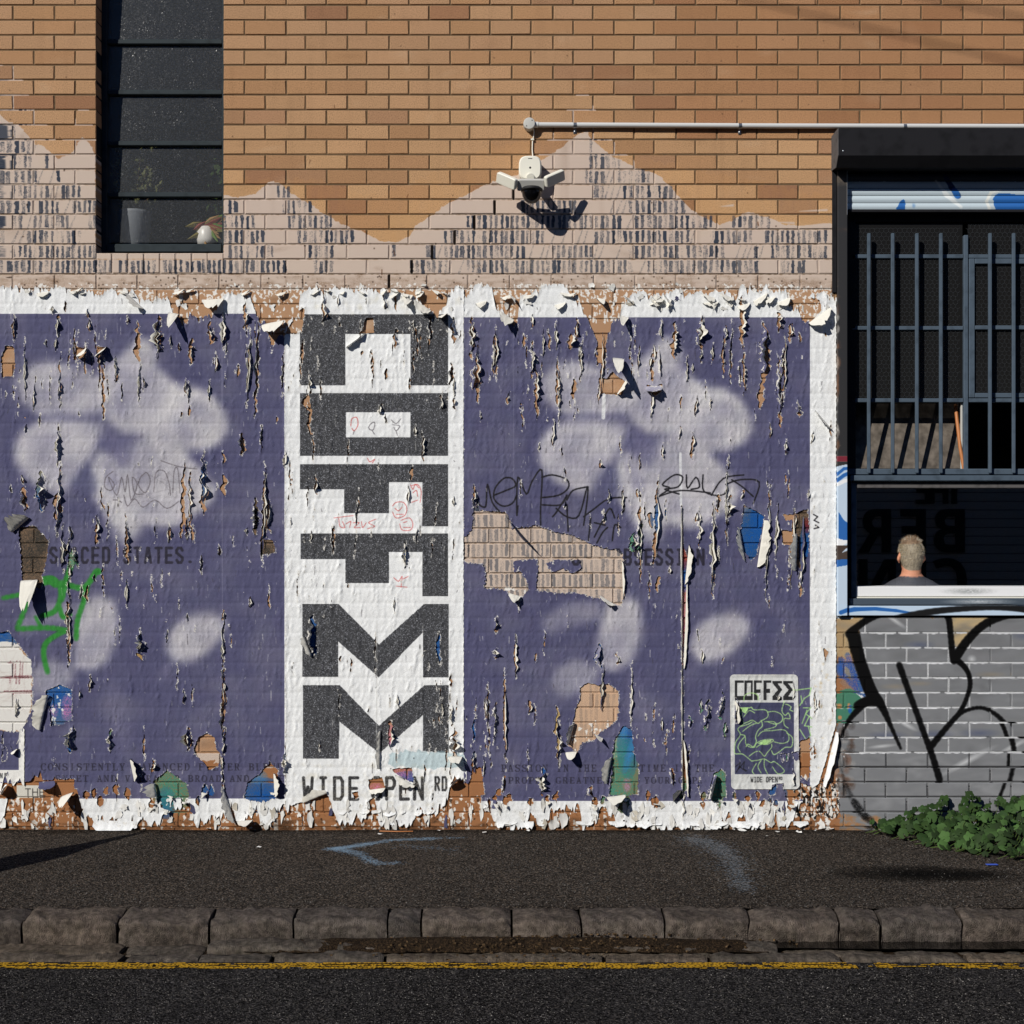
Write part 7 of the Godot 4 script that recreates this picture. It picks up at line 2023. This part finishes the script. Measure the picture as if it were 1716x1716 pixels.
# ---------------------------------------------------------------- person behind the hatch
func field_mesh(b: MB, bones: Array, cell: float, blend: float, lo: Vector3, hi: Vector3, tint: Callable) -> void:
	var n := Vector3i(((hi - lo) / cell).ceil()) + Vector3i.ONE
	var val := PackedFloat32Array()
	val.resize(n.x * n.y * n.z)
	val.fill(1.0)
	for bn in bones:
		var a: Vector3 = bn[0]; var e: Vector3 = bn[1]; var ra: float = bn[2]; var re: float = bn[3]
		var sc: Vector3 = bn[4] if bn.size() > 4 else Vector3.ONE
		var mr := maxf(ra, re) + blend + cell * 2.0
		var p0 := Vector3i(((a.min(e) - Vector3.ONE * mr - lo) / cell).floor()).clamp(Vector3i.ZERO, n - Vector3i.ONE)
		var p1 := Vector3i(((a.max(e) + Vector3.ONE * mr - lo) / cell).ceil()).clamp(Vector3i.ZERO, n - Vector3i.ONE)
		var d := (e - a) / sc
		var l2 := maxf(d.length_squared(), 1e-8)
		for z in range(p0.z, p1.z + 1):
			for y in range(p0.y, p1.y + 1):
				for x in range(p0.x, p1.x + 1):
					var q := (lo + Vector3(x, y, z) * cell - a) / sc
					var t := clampf(q.dot(d) / l2, 0.0, 1.0)
					var s := (q - d * t).length() - lerpf(ra, re, t)
					var o := (z * n.y + y) * n.x + x
					var f := val[o]
					var h := clampf(0.5 + 0.5 * (f - s) / blend, 0.0, 1.0)
					val[o] = lerpf(f, s, h) - blend * h * (1.0 - h)
	var ids := {}
	for z in n.z - 1:
		for y in n.y - 1:
			for x in n.x - 1:
				var o := (z * n.y + y) * n.x + x
				var sum := Vector3.ZERO; var cnt := 0
				var v0 := val[o]
				var any_in := false; var any_out := false
				for k in 8:
					var vv := val[o + (k & 1) + ((k >> 1) & 1) * n.x + (k >> 2) * n.x * n.y]
					if vv < 0.0: any_in = true
					else: any_out = true
				if not (any_in and any_out): continue
				for k in 8:
					for ax in 3:
						if (k >> ax) & 1: continue
						var k2 := k | (1 << ax)
						var va := val[o + (k & 1) + ((k >> 1) & 1) * n.x + (k >> 2) * n.x * n.y]
						var vb := val[o + (k2 & 1) + ((k2 >> 1) & 1) * n.x + (k2 >> 2) * n.x * n.y]
						if (va < 0.0) == (vb < 0.0): continue
						var pa := Vector3(k & 1, (k >> 1) & 1, k >> 2)
						var pb := Vector3(k2 & 1, (k2 >> 1) & 1, k2 >> 2)
						sum += pa.lerp(pb, va / (va - vb)); cnt += 1
				var pos := lo + (Vector3(x, y, z) + sum / cnt) * cell
				var g := Vector3(val[o + 1] - v0, val[o + n.x] - v0, val[o + n.x * n.y] - v0).normalized()
				b.col = tint.call(pos, g)
				ids[o] = b.vert(pos, g)
	for o in ids:
		var x: int = o % n.x; var y: int = (o / n.x) % n.y; var z: int = o / (n.x * n.y)
		var st := [1, n.x, n.x * n.y]
		for ax in 3:
			var o2: int = o + st[ax]
			if (val[o] < 0.0) == (val[o2] < 0.0): continue
			var u: int = st[(ax + 1) % 3]; var w: int = st[(ax + 2) % 3]
			if not (ids.has(o - u) and ids.has(o - w) and ids.has(o - u - w)): continue
			var q := [ids[o], ids[o - u], ids[o - u - w], ids[o - w]]
			if val[o] < 0.0: b.tri_i(q[0], q[1], q[2]); b.tri_i(q[0], q[2], q[3])
			else: b.tri_i(q[0], q[2], q[1]); b.tri_i(q[0], q[3], q[2])

func build_person() -> void:
	var zc := -0.33
	var hx := at(1527.5, 0, zc).x
	var chin := at(0, 962, zc).y           # nape height
	var o := thing("person", "grey-haired person in a dark grey tee shirt seen from behind through the hatch window", "person", "", Vector3(hx, 0.0, zc))
	var ny := chin
	var neck := Vector3(0, ny, 0)
	var head := Vector3(0, ny + 0.105, -0.012)
	var skin := lin(214, 150, 118)
	# body with shirt and trousers tinted by region; arms rest on a counter in front (away from us)
	var bones := [
		[Vector3(0, ny - 0.62, 0.0), Vector3(0, ny - 0.32, 0.0), 0.155, 0.16, Vector3(1.05, 1, 0.72)], [Vector3(0, ny - 0.34, 0.0), Vector3(0, ny - 0.13, 0.0), 0.165, 0.13, Vector3(1.15, 1, 0.72)],
		[Vector3(-0.10, ny - 0.115, 0.0), Vector3(0.10, ny - 0.115, 0.0), 0.075, 0.075], [Vector3(-0.165, ny - 0.135, 0.0), Vector3(-0.165, ny - 0.135, 0.0), 0.062, 0.062], [Vector3(0.165, ny - 0.135, 0.0), Vector3(0.165, ny - 0.135, 0.0), 0.062, 0.062],
		[Vector3(0, ny - 0.14, 0.0), Vector3(0, ny + 0.02, -0.006), 0.062, 0.056]]
	for s in [-1.0, 1.0]:
		bones.append_array([[Vector3(0.185 * s, ny - 0.15, 0.0), Vector3(0.235 * s, ny - 0.42, -0.05), 0.054, 0.043], [Vector3(0.235 * s, ny - 0.42, -0.05), Vector3(0.16 * s, ny - 0.46, -0.28), 0.041, 0.029], [Vector3(0.16 * s, ny - 0.46, -0.28), Vector3(0.13 * s, ny - 0.465, -0.35), 0.030, 0.034, Vector3(1, 0.7, 1)]])
		for k in 4: bones.append([Vector3((0.105 + k * 0.018) * s, ny - 0.468, -0.365), Vector3((0.095 + k * 0.02) * s, ny - 0.475, -0.42 + absf(k - 1.5) * 0.006), 0.0095, 0.0075])
		bones.append([Vector3(0.115 * s, ny - 0.466, -0.315), Vector3(0.075 * s, ny - 0.472, -0.36), 0.0115, 0.009])
		bones.append_array([[Vector3(0.09 * s, ny - 0.62, 0.0), Vector3(0.10 * s, ny - 1.02, -0.02), 0.098, 0.066], [Vector3(0.10 * s, ny - 1.02, -0.02), Vector3(0.105 * s, 0.09, 0.02), 0.064, 0.042], [Vector3(0.105 * s, 0.045, 0.03), Vector3(0.115 * s, 0.035, -0.16), 0.042, 0.036]])
	var b := mb(true)
	field_mesh(b, bones, 0.013, 0.03, Vector3(-0.36, -0.02, -0.47), Vector3(0.36, ny + 0.04, 0.2), func(p: Vector3, g: Vector3) -> Color:
		var arm := absf(p.x) > 0.17 and p.y < ny - 0.33 and p.y > ny - 0.6 or p.z < -0.2 and p.y > ny - 0.6
		if arm or (p.y > ny - 0.012 and absf(p.x) < 0.075): return skin
		if p.y < 0.085: return lin(40, 36, 34)
		return lin(74, 76, 84) if p.y > ny - 0.60 else lin(46, 52, 66))
	# head: skull, jaw, nose, brow, ears, on a finer grid
	var hb := [[head + Vector3(0, 0.022, 0.012), head + Vector3(0, 0.018, -0.012), 0.078, 0.076, Vector3(0.87, 1.12, 1.12)], [head + Vector3(0, -0.055, -0.035), head + Vector3(0, -0.075, -0.055), 0.052, 0.036, Vector3(1, 1, 1)], [neck + Vector3(0, 0.0, 0.0), head + Vector3(0, -0.03, 0.012), 0.056, 0.055],
		[head + Vector3(0, -0.004, -0.098), head + Vector3(0, -0.034, -0.114), 0.009, 0.014], [head + Vector3(-0.03, 0.012, -0.085), head + Vector3(0.03, 0.012, -0.085), 0.012, 0.012], [head + Vector3(-0.02, -0.06, -0.092), head + Vector3(0.02, -0.06, -0.092), 0.010, 0.010]]
	for s in [-1.0, 1.0]: hb.append_array([[head + Vector3(0.069 * s, 0.010, 0.002), head + Vector3(0.079 * s, -0.012, 0.008), 0.011, 0.012, Vector3(0.6, 1.2, 1)], [head + Vector3(0.073 * s, -0.018, 0.004), head + Vector3(0.072 * s, -0.034, 0.0), 0.010, 0.007, Vector3(0.6, 1, 1)]])
	field_mesh(b, hb, 0.0055, 0.012, head - Vector3(0.11, 0.17, 0.15), head + Vector3(0.11, 0.14, 0.13), func(_p: Vector3, _g: Vector3) -> Color: return skin)
	put("body", b.mesh(M.person_skin), o)
	var eyes := mb()
	for s in [-1.0, 1.0]: eyes.lathe([Vector2(0, 0.008), Vector2(0.007, 0.004), Vector2(0.010, 0.0)], 10, Transform3D(Basis(Vector3.RIGHT, -PI / 2), head + Vector3(0.03 * s, 0.0, -0.088)))
	put("eye", eyes.mesh(M.ceramic), o)
	# cropped hair: a cap and many short strands
	var hr := mb(true)
	for k in 2600:
		var d := Vector3(rng.randfn(), rng.randfn() + 0.2, rng.randfn() + 0.25).normalized()
		var low := -0.62 if d.z > 0.0 else 0.35
		if absf(d.x) > 0.8 and d.z < 0.3: low = 0.05
		if d.y < low: continue
		var root := head + Vector3(0, 0.020, 0.0) + d * Vector3(0.069, 0.089, 0.097)
		if d.y < -0.2: root = head + Vector3(d.x * 0.064, d.y * 0.110 + 0.015, 0.014 + absf(d.z) * 0.080)
		var whorl := Vector3(d.x * 0.9, -0.8 + d.y * 1.1, 0.2 * d.z)
		var dir := (d * 0.55 + whorl * 0.5 + Vector3(rng.randfn(), rng.randfn(), rng.randfn()) * 0.22).normalized()
		var len := rng.randf_range(0.009, 0.017) * (1.9 if d.y > 0.7 else 1.0)
		if d.y < -0.35: len *= 0.5
		var t := rng.randf_range(0.5, 1.15)
		var tone := lin(206, 190, 160) if d.y < 0.62 else lin(176, 146, 114)
		if rng.randf() < 0.3: tone = lin(232, 226, 210)
		hr.col = tone * t
		var side := dir.cross(d).normalized() * 0.0016
		hr.tri(root - side, root + side, root + dir * len)
		hr.tri(root - side * 0.2 + d * 0.0015, root + side * 0.2 - d * 0.0015, root + dir * len)
	var cap := mb(true)
	var scalp := [[head + Vector3(0, 0.022, 0.012), head + Vector3(0, 0.018, -0.012), 0.081, 0.079, Vector3(0.86, 1.12, 1.12)], [head + Vector3(0, -0.03, 0.020), head + Vector3(0, -0.062, 0.016), 0.066, 0.058, Vector3(0.93, 1, 0.98)]]
	var tone_at := func(p: Vector3, _g: Vector3) -> Color:
		var k := 0.72 + 0.6 * n_fine.get_noise_3d(p.x * 5000.0, p.y * 2500.0, p.z * 3000.0)
		return (lin(158, 132, 106) if p.y > head.y + 0.075 else lin(176, 164, 142)) * k
	field_mesh(cap, scalp, 0.006, 0.02, head + Vector3(-0.1, -0.085, 0.0), head + Vector3(0.1, 0.055, 0.13), tone_at)
	field_mesh(cap, scalp, 0.006, 0.02, head + Vector3(-0.1, 0.043, -0.12), head + Vector3(0.1, 0.14, 0.13), tone_at)
	var hair := put("hair", cap.mesh(M.hair), o)
	tag(put("hair_strands", hr.mesh(M.hair), hair), "", "", "", "stuff")


# ---------------------------------------------------------------- plant, litter, and what stands across the street
func mallow_leaf(size: float) -> ArrayMesh:
	var b := mb(true)
	var c := b.vert(Vector3(0, 0.0, 0), Vector3.BACK)
	var n := 20
	var ring := []
	for k in n + 1:
		var an := -PI * 0.5 + 0.25 + (TAU - 0.5) * k / n
		var lobe := 0.80 + 0.20 * absf(cos((an - PI * 0.5) * 2.5)) + 0.05 * (k & 1)
		var p := Vector3(cos(an), sin(an), 0.0) * size * lobe
		p.z = 0.14 * size * cos((an - PI * 0.5) * 5.0) - 0.18 * size * p.length() / size
		ring.append(b.vert(p, Vector3(p.x * 0.3 / size, p.y * 0.3 / size, 1.0).normalized()))
	for k in n: b.tri_i(c, ring[k], ring[k + 1])
	return b.mesh(null)

func build_plant() -> void:
	var o := thing("mallow_plant", "low spreading green mallow weed against the grey painted bricks", "plant")
	var shapes := [mallow_leaf(0.025), mallow_leaf(0.031), mallow_leaf(0.019)]
	var mats := []
	for k in 6:
		var m: StandardMaterial3D = M.leaf.duplicate()
		m.vertex_color_use_as_albedo = false
		m.resource_name = "mallow_leaf"
		var t := lerpf(0.6, 1.2, k / 5.0)
		m.albedo_color = c8(58 * t, 82 * t, 43 * t)
		mats.append(m)
	var rest := mb(true)
	var spots := []
	var tries := 0
	while spots.size() < 1300 and tries < 20000:
		tries += 1
		var x := rng.randf_range(2.05, 4.2)
		var z := rng.randf_range(0.03, 0.92)
		# outline of the clump on the ground, and its height
		var reach := 0.86 * pow(clampf((x - 2.03) / 0.62, 0.0, 1.0), 0.75) + 0.07 * n_mid.get_noise_2d(x * 130.0, 2.0)
		if z > reach: continue
		var tall := 0.21 * pow(clampf((x - 2.0) / 0.6, 0.0, 1.0), 0.7) * sqrt(maxf(0.0, 1.0 - pow(z / maxf(reach, 0.05), 2.0))) * (0.8 + 0.5 * n_mid.get_noise_2d(x * 220.0, z * 220.0)) + 0.015
		var y := tall * (1.0 - 0.55 * pow(rng.randf(), 2.2))
		spots.append([Vector3(x, y, z), tall])
	var stems := mb(true)
	spots.sort_custom(func(p, q): return p[0].z + p[0].y * 0.8 - maxf(0.0, p[0].x - 2.9) > q[0].z + q[0].y * 0.8 - maxf(0.0, q[0].x - 2.9))
	for k in spots.size():
		var p: Vector3 = spots[k][0]
		var up := Vector3(rng.randfn(0.0, 0.4) - 0.15, 0.75 + rng.randfn(0.0, 0.25), 0.75 + rng.randfn(0.0, 0.3)).normalized()
		var rt := Vector3.UP.cross(up).normalized().rotated(up, rng.randf_range(-1.6, 1.6))
		var t := Transform3D(Basis(rt, up.cross(rt), up), p)
		var sh: ArrayMesh = shapes[k % 3]
		if k < 290:
			var mi := put("leaf", sh, o)
			mi.transform = t
			mi.material_override = mats[rng.randi_range(0, 5)]
		else:
			var ar := sh.surface_get_arrays(0)
			var base := rest.v.size()
			var tt := rng.randf_range(0.45, 1.1)
			rest.col = lin(52, 74, 39) * tt
			for q in ar[Mesh.ARRAY_VERTEX].size(): rest.vert(t * ar[Mesh.ARRAY_VERTEX][q], t.basis * ar[Mesh.ARRAY_NORMAL][q])
			for q in ar[Mesh.ARRAY_INDEX]: rest.ix.append(base + q)
		stems.col = lin(80, 100, 52)
		if k % 2 == 0: stems.tube([p - up * 0.004, p * Vector3(1, 0.5, 1) - Vector3(0.02, 0.0, 0.02), Vector3(p.x - 0.05, 0.0, maxf(0.02, p.z - 0.06))], 0.0016, 4, false)
	tag(put("leaf", rest.mesh(M.leaf), o), "", "", "", "stuff")
	tag(put("stem", stems.mesh(M.leaf), o), "", "", "", "stuff")
	var fl := mb()
	var c := Vector3(at(1632, 0, 0.45).x, at(0, 1374, 0.45).y, 0.45)
	for k in 5:
		var an := TAU * k / 5.0
		var d := Vector3(cos(an), sin(an), 0.4) * 0.012
		var s := Vector3(-sin(an), cos(an), 0.0) * 0.006
		fl.tri(c, c + d - s, c + d + s)
	put("flower", fl.mesh(M.yellow_flower), o)

func build_litter() -> void:
	var where := ["just left of the brown twig", "right of the brown twig's tip", "below the right poster's left corner", "below the large torn brick patch, biggest there", "under the big lifted flap of the left poster", "below the strip hanging at the left poster's foot", "left one of the pair under the small green-doodled bill", "between the two larger scraps near the wall's grey end", "largest near the grey painted bricks, right end of the row", "against the wall below the white border's right corner", "tiny, close to the grey bricks' corner", "at the far left end of the wall", "tiny, furthest from the wall under the small bill", "out on the path, left of the pale blue sprayed arrow"]
	var n_w := 0
	for e in [[638, 1400, 10], [735, 1394, 9], [812, 1397, 8], [882, 1395, 14], [240, 1391, 8], [350, 1391, 10], [1243, 1394, 16], [1303, 1396, 8], [1338, 1397, 14], [1392, 1391, 12], [1366, 1394, 6], [48, 1390, 5], [1285, 1403, 5], [434, 1422, 8]]:
		var c := ground_at(e[0], e[1] + 1)
		var b := mb()
		var r: float = e[2] * S * 0.5
		var q := []
		for k in 7:
			var an := -TAU * k / 7.0
			q.append(c + Vector3(cos(an) * r * rng.randf_range(0.6, 1.2), 0.010 + rng.randf_range(0.0, r * 0.45), sin(an) * r * rng.randf_range(0.5, 1.0)))
		for k in 7: b.tri(c + Vector3(0, 0.012, 0), q[k], q[(k + 1) % 7])
		tag(put("paper_scrap", b.mesh(M.litter_white)), "white paper scrap " + where[n_w], "paper scrap", "paper scraps fallen from the posters")
		n_w += 1
	var gl := ["on the far left gutter stones", "right one on the gutter grit under the sprayed arrow", "left one on the gutter grit under the sprayed arrow", "at the kerb joint left of the gutter grit"]
	n_w = 0
	for e in [[135, 1577], [640, 1576], [594, 1575], [494, 1573]]:
		var c := ground_at(e[0], e[1], -0.1)
		var b := mb()
		b.box(c + Vector3(-0.022, 0.006, -0.01), c + Vector3(0.022, 0.012, 0.01), 0.002)
		tag(put("litter_scrap", b.mesh(M.litter_white)), "pale litter scrap " + gl[n_w], "litter", "litter in the gutter")
		n_w += 1
	var tw := mb()
	tw.tube([ground_at(636, 1395) + Vector3(0, 0.008, 0), ground_at(665, 1397) + Vector3(0, 0.012, 0), ground_at(692, 1395.5) + Vector3(0, 0.008, 0)], 0.0035, 6)
	tag(put("twig", tw.mesh(M.wood)), "thin brown twig on the footpath below the WIDE OPEN lettering", "twig")
	var bl := mb()
	var c := ground_at(1662, 1450)
	bl.box(c + Vector3(-0.03, 0.003, -0.012), c + Vector3(0.03, 0.006, 0.012), 0.001, Transform3D(Basis(Vector3.UP, 0.0), Vector3.ZERO))
	tag(put("plastic_scrap", bl.mesh(M.litter_blue)), "flat blue plastic scrap on the footpath in front of the mallow weed", "litter")
	# leaf caught at the edge of the puddle
	for e in [[1200, 1574, 0.05], [1235, 1573, 0.06]]:
		var lb := mb(true)
		lb.col = lin(150, 96, 50)
		var q := ground_at(e[0], e[1], -0.1) + Vector3(0, 0.004, 0)
		leaf_blade(lb, q, Vector3(1, 0.15, 0.1).normalized(), e[2], 0.012)
		leaf_blade(lb, q + Vector3(0.01, 0.006, 0.01), Vector3(-0.8, 0.2, 0.3).normalized(), e[2], 0.012)
		tag(put("dead_leaf", lb.mesh(M.leaf)), "brown dead leaf at the edge of the gutter puddle, " + ("the left one" if e[0] < 1210 else "the right one"), "leaf", "dead leaves by the puddle")

func build_opposite() -> void:
	var o := thing("opposite_building", "plain rendered building across the street, mirrored darkly in the hatch glass", "building")
	var z := 9.5
	var b := mb()
	b.box(Vector3(-14, -0.1, z), Vector3(14, 4.55, z + 8.0))
	put("wall", b.mesh(M.opposite_wall), o)
	var rf := mb()
	rf.prism(PackedVector2Array([Vector2(z - 0.25, 4.50), Vector2(z + 4.6, 7.9), Vector2(z + 8.4, 4.56)]), -14.3, 14.3, 0.0, Transform3D(Basis(Vector3(0, 0, 1), Vector3(0, 1, 0), Vector3(-1, 0, 0)), Vector3.ZERO))
	put("roof", rf.mesh(M.opposite_dark), o)
	for k in 26:
		var y := 0.12 + k * 0.11
		box_part("board", Vector3(3.6, y, z - 0.022), Vector3(7.6, y + 0.098, z - 0.001), M.opposite_board, o, 0.004)
	for e in [[-9.0, 1.0, 2.4, 3.0], [-4.5, 0.0, 1.4, 2.4], [-1.6, 1.0, 3.4, 3.2]]:
		box_part("window", Vector3(e[0], e[1], z - 0.03), Vector3(e[0] + e[2], e[1] + e[3], z - 0.002), M.opposite_dark, o, 0.01)
	var s := thing("wall_lettering", "big black letters THE BER CEN on the boards of the opposite building", "sign")
	for e in [["THE", 5.65, 2.16, 0.32, 0.19], ["BER", 5.74, 1.54, 0.56, 0.46], ["CEN", 5.74, 0.91, 0.56, 0.46]]:
		for k in 3:
			var t := TextMesh.new()
			t.font = font_sans; t.text = e[0][k]; t.font_size = 64; t.pixel_size = e[3] / 47.0; t.depth = 0.03; t.curve_step = 2.0
			var m := put("letter", t, s)
			m.material_override = M.opposite_dark
			m.position = Vector3(e[1] - e[4] * 0.48 - k * e[4], e[2] + e[3] * 0.5, z - 0.045)
			m.rotation.y = PI
	# overhead wires that cast faint lines on the upper bricks
	for e in [[[1236, -4], [1716, 108]], [[1480, -20], [1760, 40]]]:
		var c := mb()
		var d := LIGHT * -1.0
		var p0 := W(e[0][0], e[0][1]) + d * 4.5; var p1 := W(e[1][0], e[1][1]) + d * 4.8
		var dir := p1 - p0
		var pts := []
		for k in 25:
			var t := lerpf(-2.2, 2.4, k / 24.0)
			pts.append(p0 + dir * t)
		c.tube(pts, 0.0065, 6)
		tag(put("overhead_cable", c.mesh(M.cable_black)), "black overhead cable high above the street, " + ("its shadow the longer" if e[0][0] < 1300 else "its shadow in the top right corner"), "cable", "overhead cables")
	# post added out of frame on the left, shaped to cast the path shadow
	var sp := thing("added_shadow_post", "added grey bollard knocked over towards the wall, left of the posters", "shadow_post", "", Vector3(-3.12, 0, 1.62))
	var tip := Vector3(-2.84, 0.70, 0.92) - sp.position
	var pb := mb()
	var dv := tip.normalized()
	pb.tube([-dv * 0.1, tip * 0.62], 0.125, 18)
	put("post", pb.mesh(M.end_grey), sp)
	var pc := mb()
	pc.tube([tip * 0.62, tip * 0.70, tip * 0.8, tip], 0.122, 18, true, 0.012)
	put("cap", pc.mesh(M.end_grey), sp)


func _ready() -> void:
	rng.seed = 20240611
	for k in 65536: rnd.append(rng.randf())
	n_fine.seed = 3; n_fine.frequency = 0.03; n_fine.noise_type = FastNoiseLite.TYPE_SIMPLEX_SMOOTH; n_fine.fractal_octaves = 2
	n_mid.seed = 8; n_mid.frequency = 0.02; n_mid.noise_type = FastNoiseLite.TYPE_SIMPLEX_SMOOTH; n_mid.fractal_octaves = 3
	n_big.seed = 15; n_big.frequency = 0.01; n_big.noise_type = FastNoiseLite.TYPE_SIMPLEX_SMOOTH; n_big.fractal_octaves = 3
	# ---- camera
	var cam := Camera3D.new()
	cam.name = "camera"
	cam.position = Vector3(0, EYE, DIST)
	cam.near = 0.1; cam.far = 200.0
	cam.keep_aspect = Camera3D.KEEP_HEIGHT
	cam.set_frustum(1716.0 * S * cam.near / DIST, Vector2(0.0, ((1392.0 - 858.0) * S - EYE) * cam.near / DIST), cam.near, cam.far)
	add_child(cam)
	cam.current = true
	# ---- sky, exposure
	var env := Environment.new()
	env.background_mode = Environment.BG_SKY
	var sky := Sky.new()
	var sm := ProceduralSkyMaterial.new()
	sm.sky_top_color = c8(70, 118, 190)
	sm.sky_horizon_color = c8(172, 192, 212)
	sm.sky_curve = 0.14
	sm.ground_bottom_color = c8(60, 56, 52)
	sm.ground_horizon_color = c8(130, 130, 130)
	sm.sun_angle_max = 6.0
	sm.sun_curve = 0.12
	sky.sky_material = sm
	env.sky = sky
	env.background_energy_multiplier = 0.42
	env.tonemap_mode = Environment.TONE_MAPPER_LINEAR
	env.tonemap_exposure = 1.0
	env.sdfgi_enabled = true; env.ssao_enabled = true; env.ssil_enabled = true
	var we := WorldEnvironment.new()
	we.name = "world"
	we.environment = env
	add_child(we)
	# ---- sun: high over the photographer's left shoulder
	var sun := DirectionalLight3D.new()
	sun.name = "sun"
	sun.light_color = Color(1.0, 0.98, 0.95)
	sun.light_energy = 1.35
	sun.light_angular_distance = 0.5
	sun.shadow_enabled = true
	add_child(sun)
	sun.look_at_from_position(Vector3.ZERO, LIGHT)
	# ---- fonts, materials
	font_sans = SystemFont.new(); font_sans.font_names = PackedStringArray(["Droid Sans"]); font_sans.font_weight = 700
	font_serif = SystemFont.new(); font_serif.font_names = PackedStringArray(["Droid Serif"])
	font_mono = SystemFont.new(); font_mono.font_names = PackedStringArray(["Droid Sans Mono"])
	make_materials()
	var paint := paint_wall().texture()
	overlay(M.brick, paint)
	overlay(M.mortar, paint)
	overlay(plain("wall_paint", c8(190, 195, 198), 0.55), paint)
	overlay(plain("rail_paint", c8(36, 36, 38), 0.6), paint)
	plain("person_skin", Color.WHITE, 0.6).vertex_color_use_as_albedo = true
	var ym := grained("yellow_line", c8(198, 152, 38), noise_tex(0.05, [[0.0, Color(0.16, 0.17, 0.3)], [0.3, Color(0.3, 0.32, 0.5)], [0.42, grey(0.85)], [1.0, grey(1.0)]], 4, FastNoiseLite.TYPE_SIMPLEX, 512, 77), 2.1, null, 0.0, 0.8)
	ym.uv1_triplanar_sharpness = 4.0
	# ---- posters first (they decide which bricks show), then the wall, ground and the rest
	make_left_poster()
	make_right_poster()
	make_coffee_poster()
	make_small_poster()
	make_remnant()
	build_wall()
	build_residue()
	build_ground()
	build_louvre_window()
	build_barred_window()
	build_shutter()
	build_security()
	build_person()
	build_plant()
	build_litter()
	build_opposite()
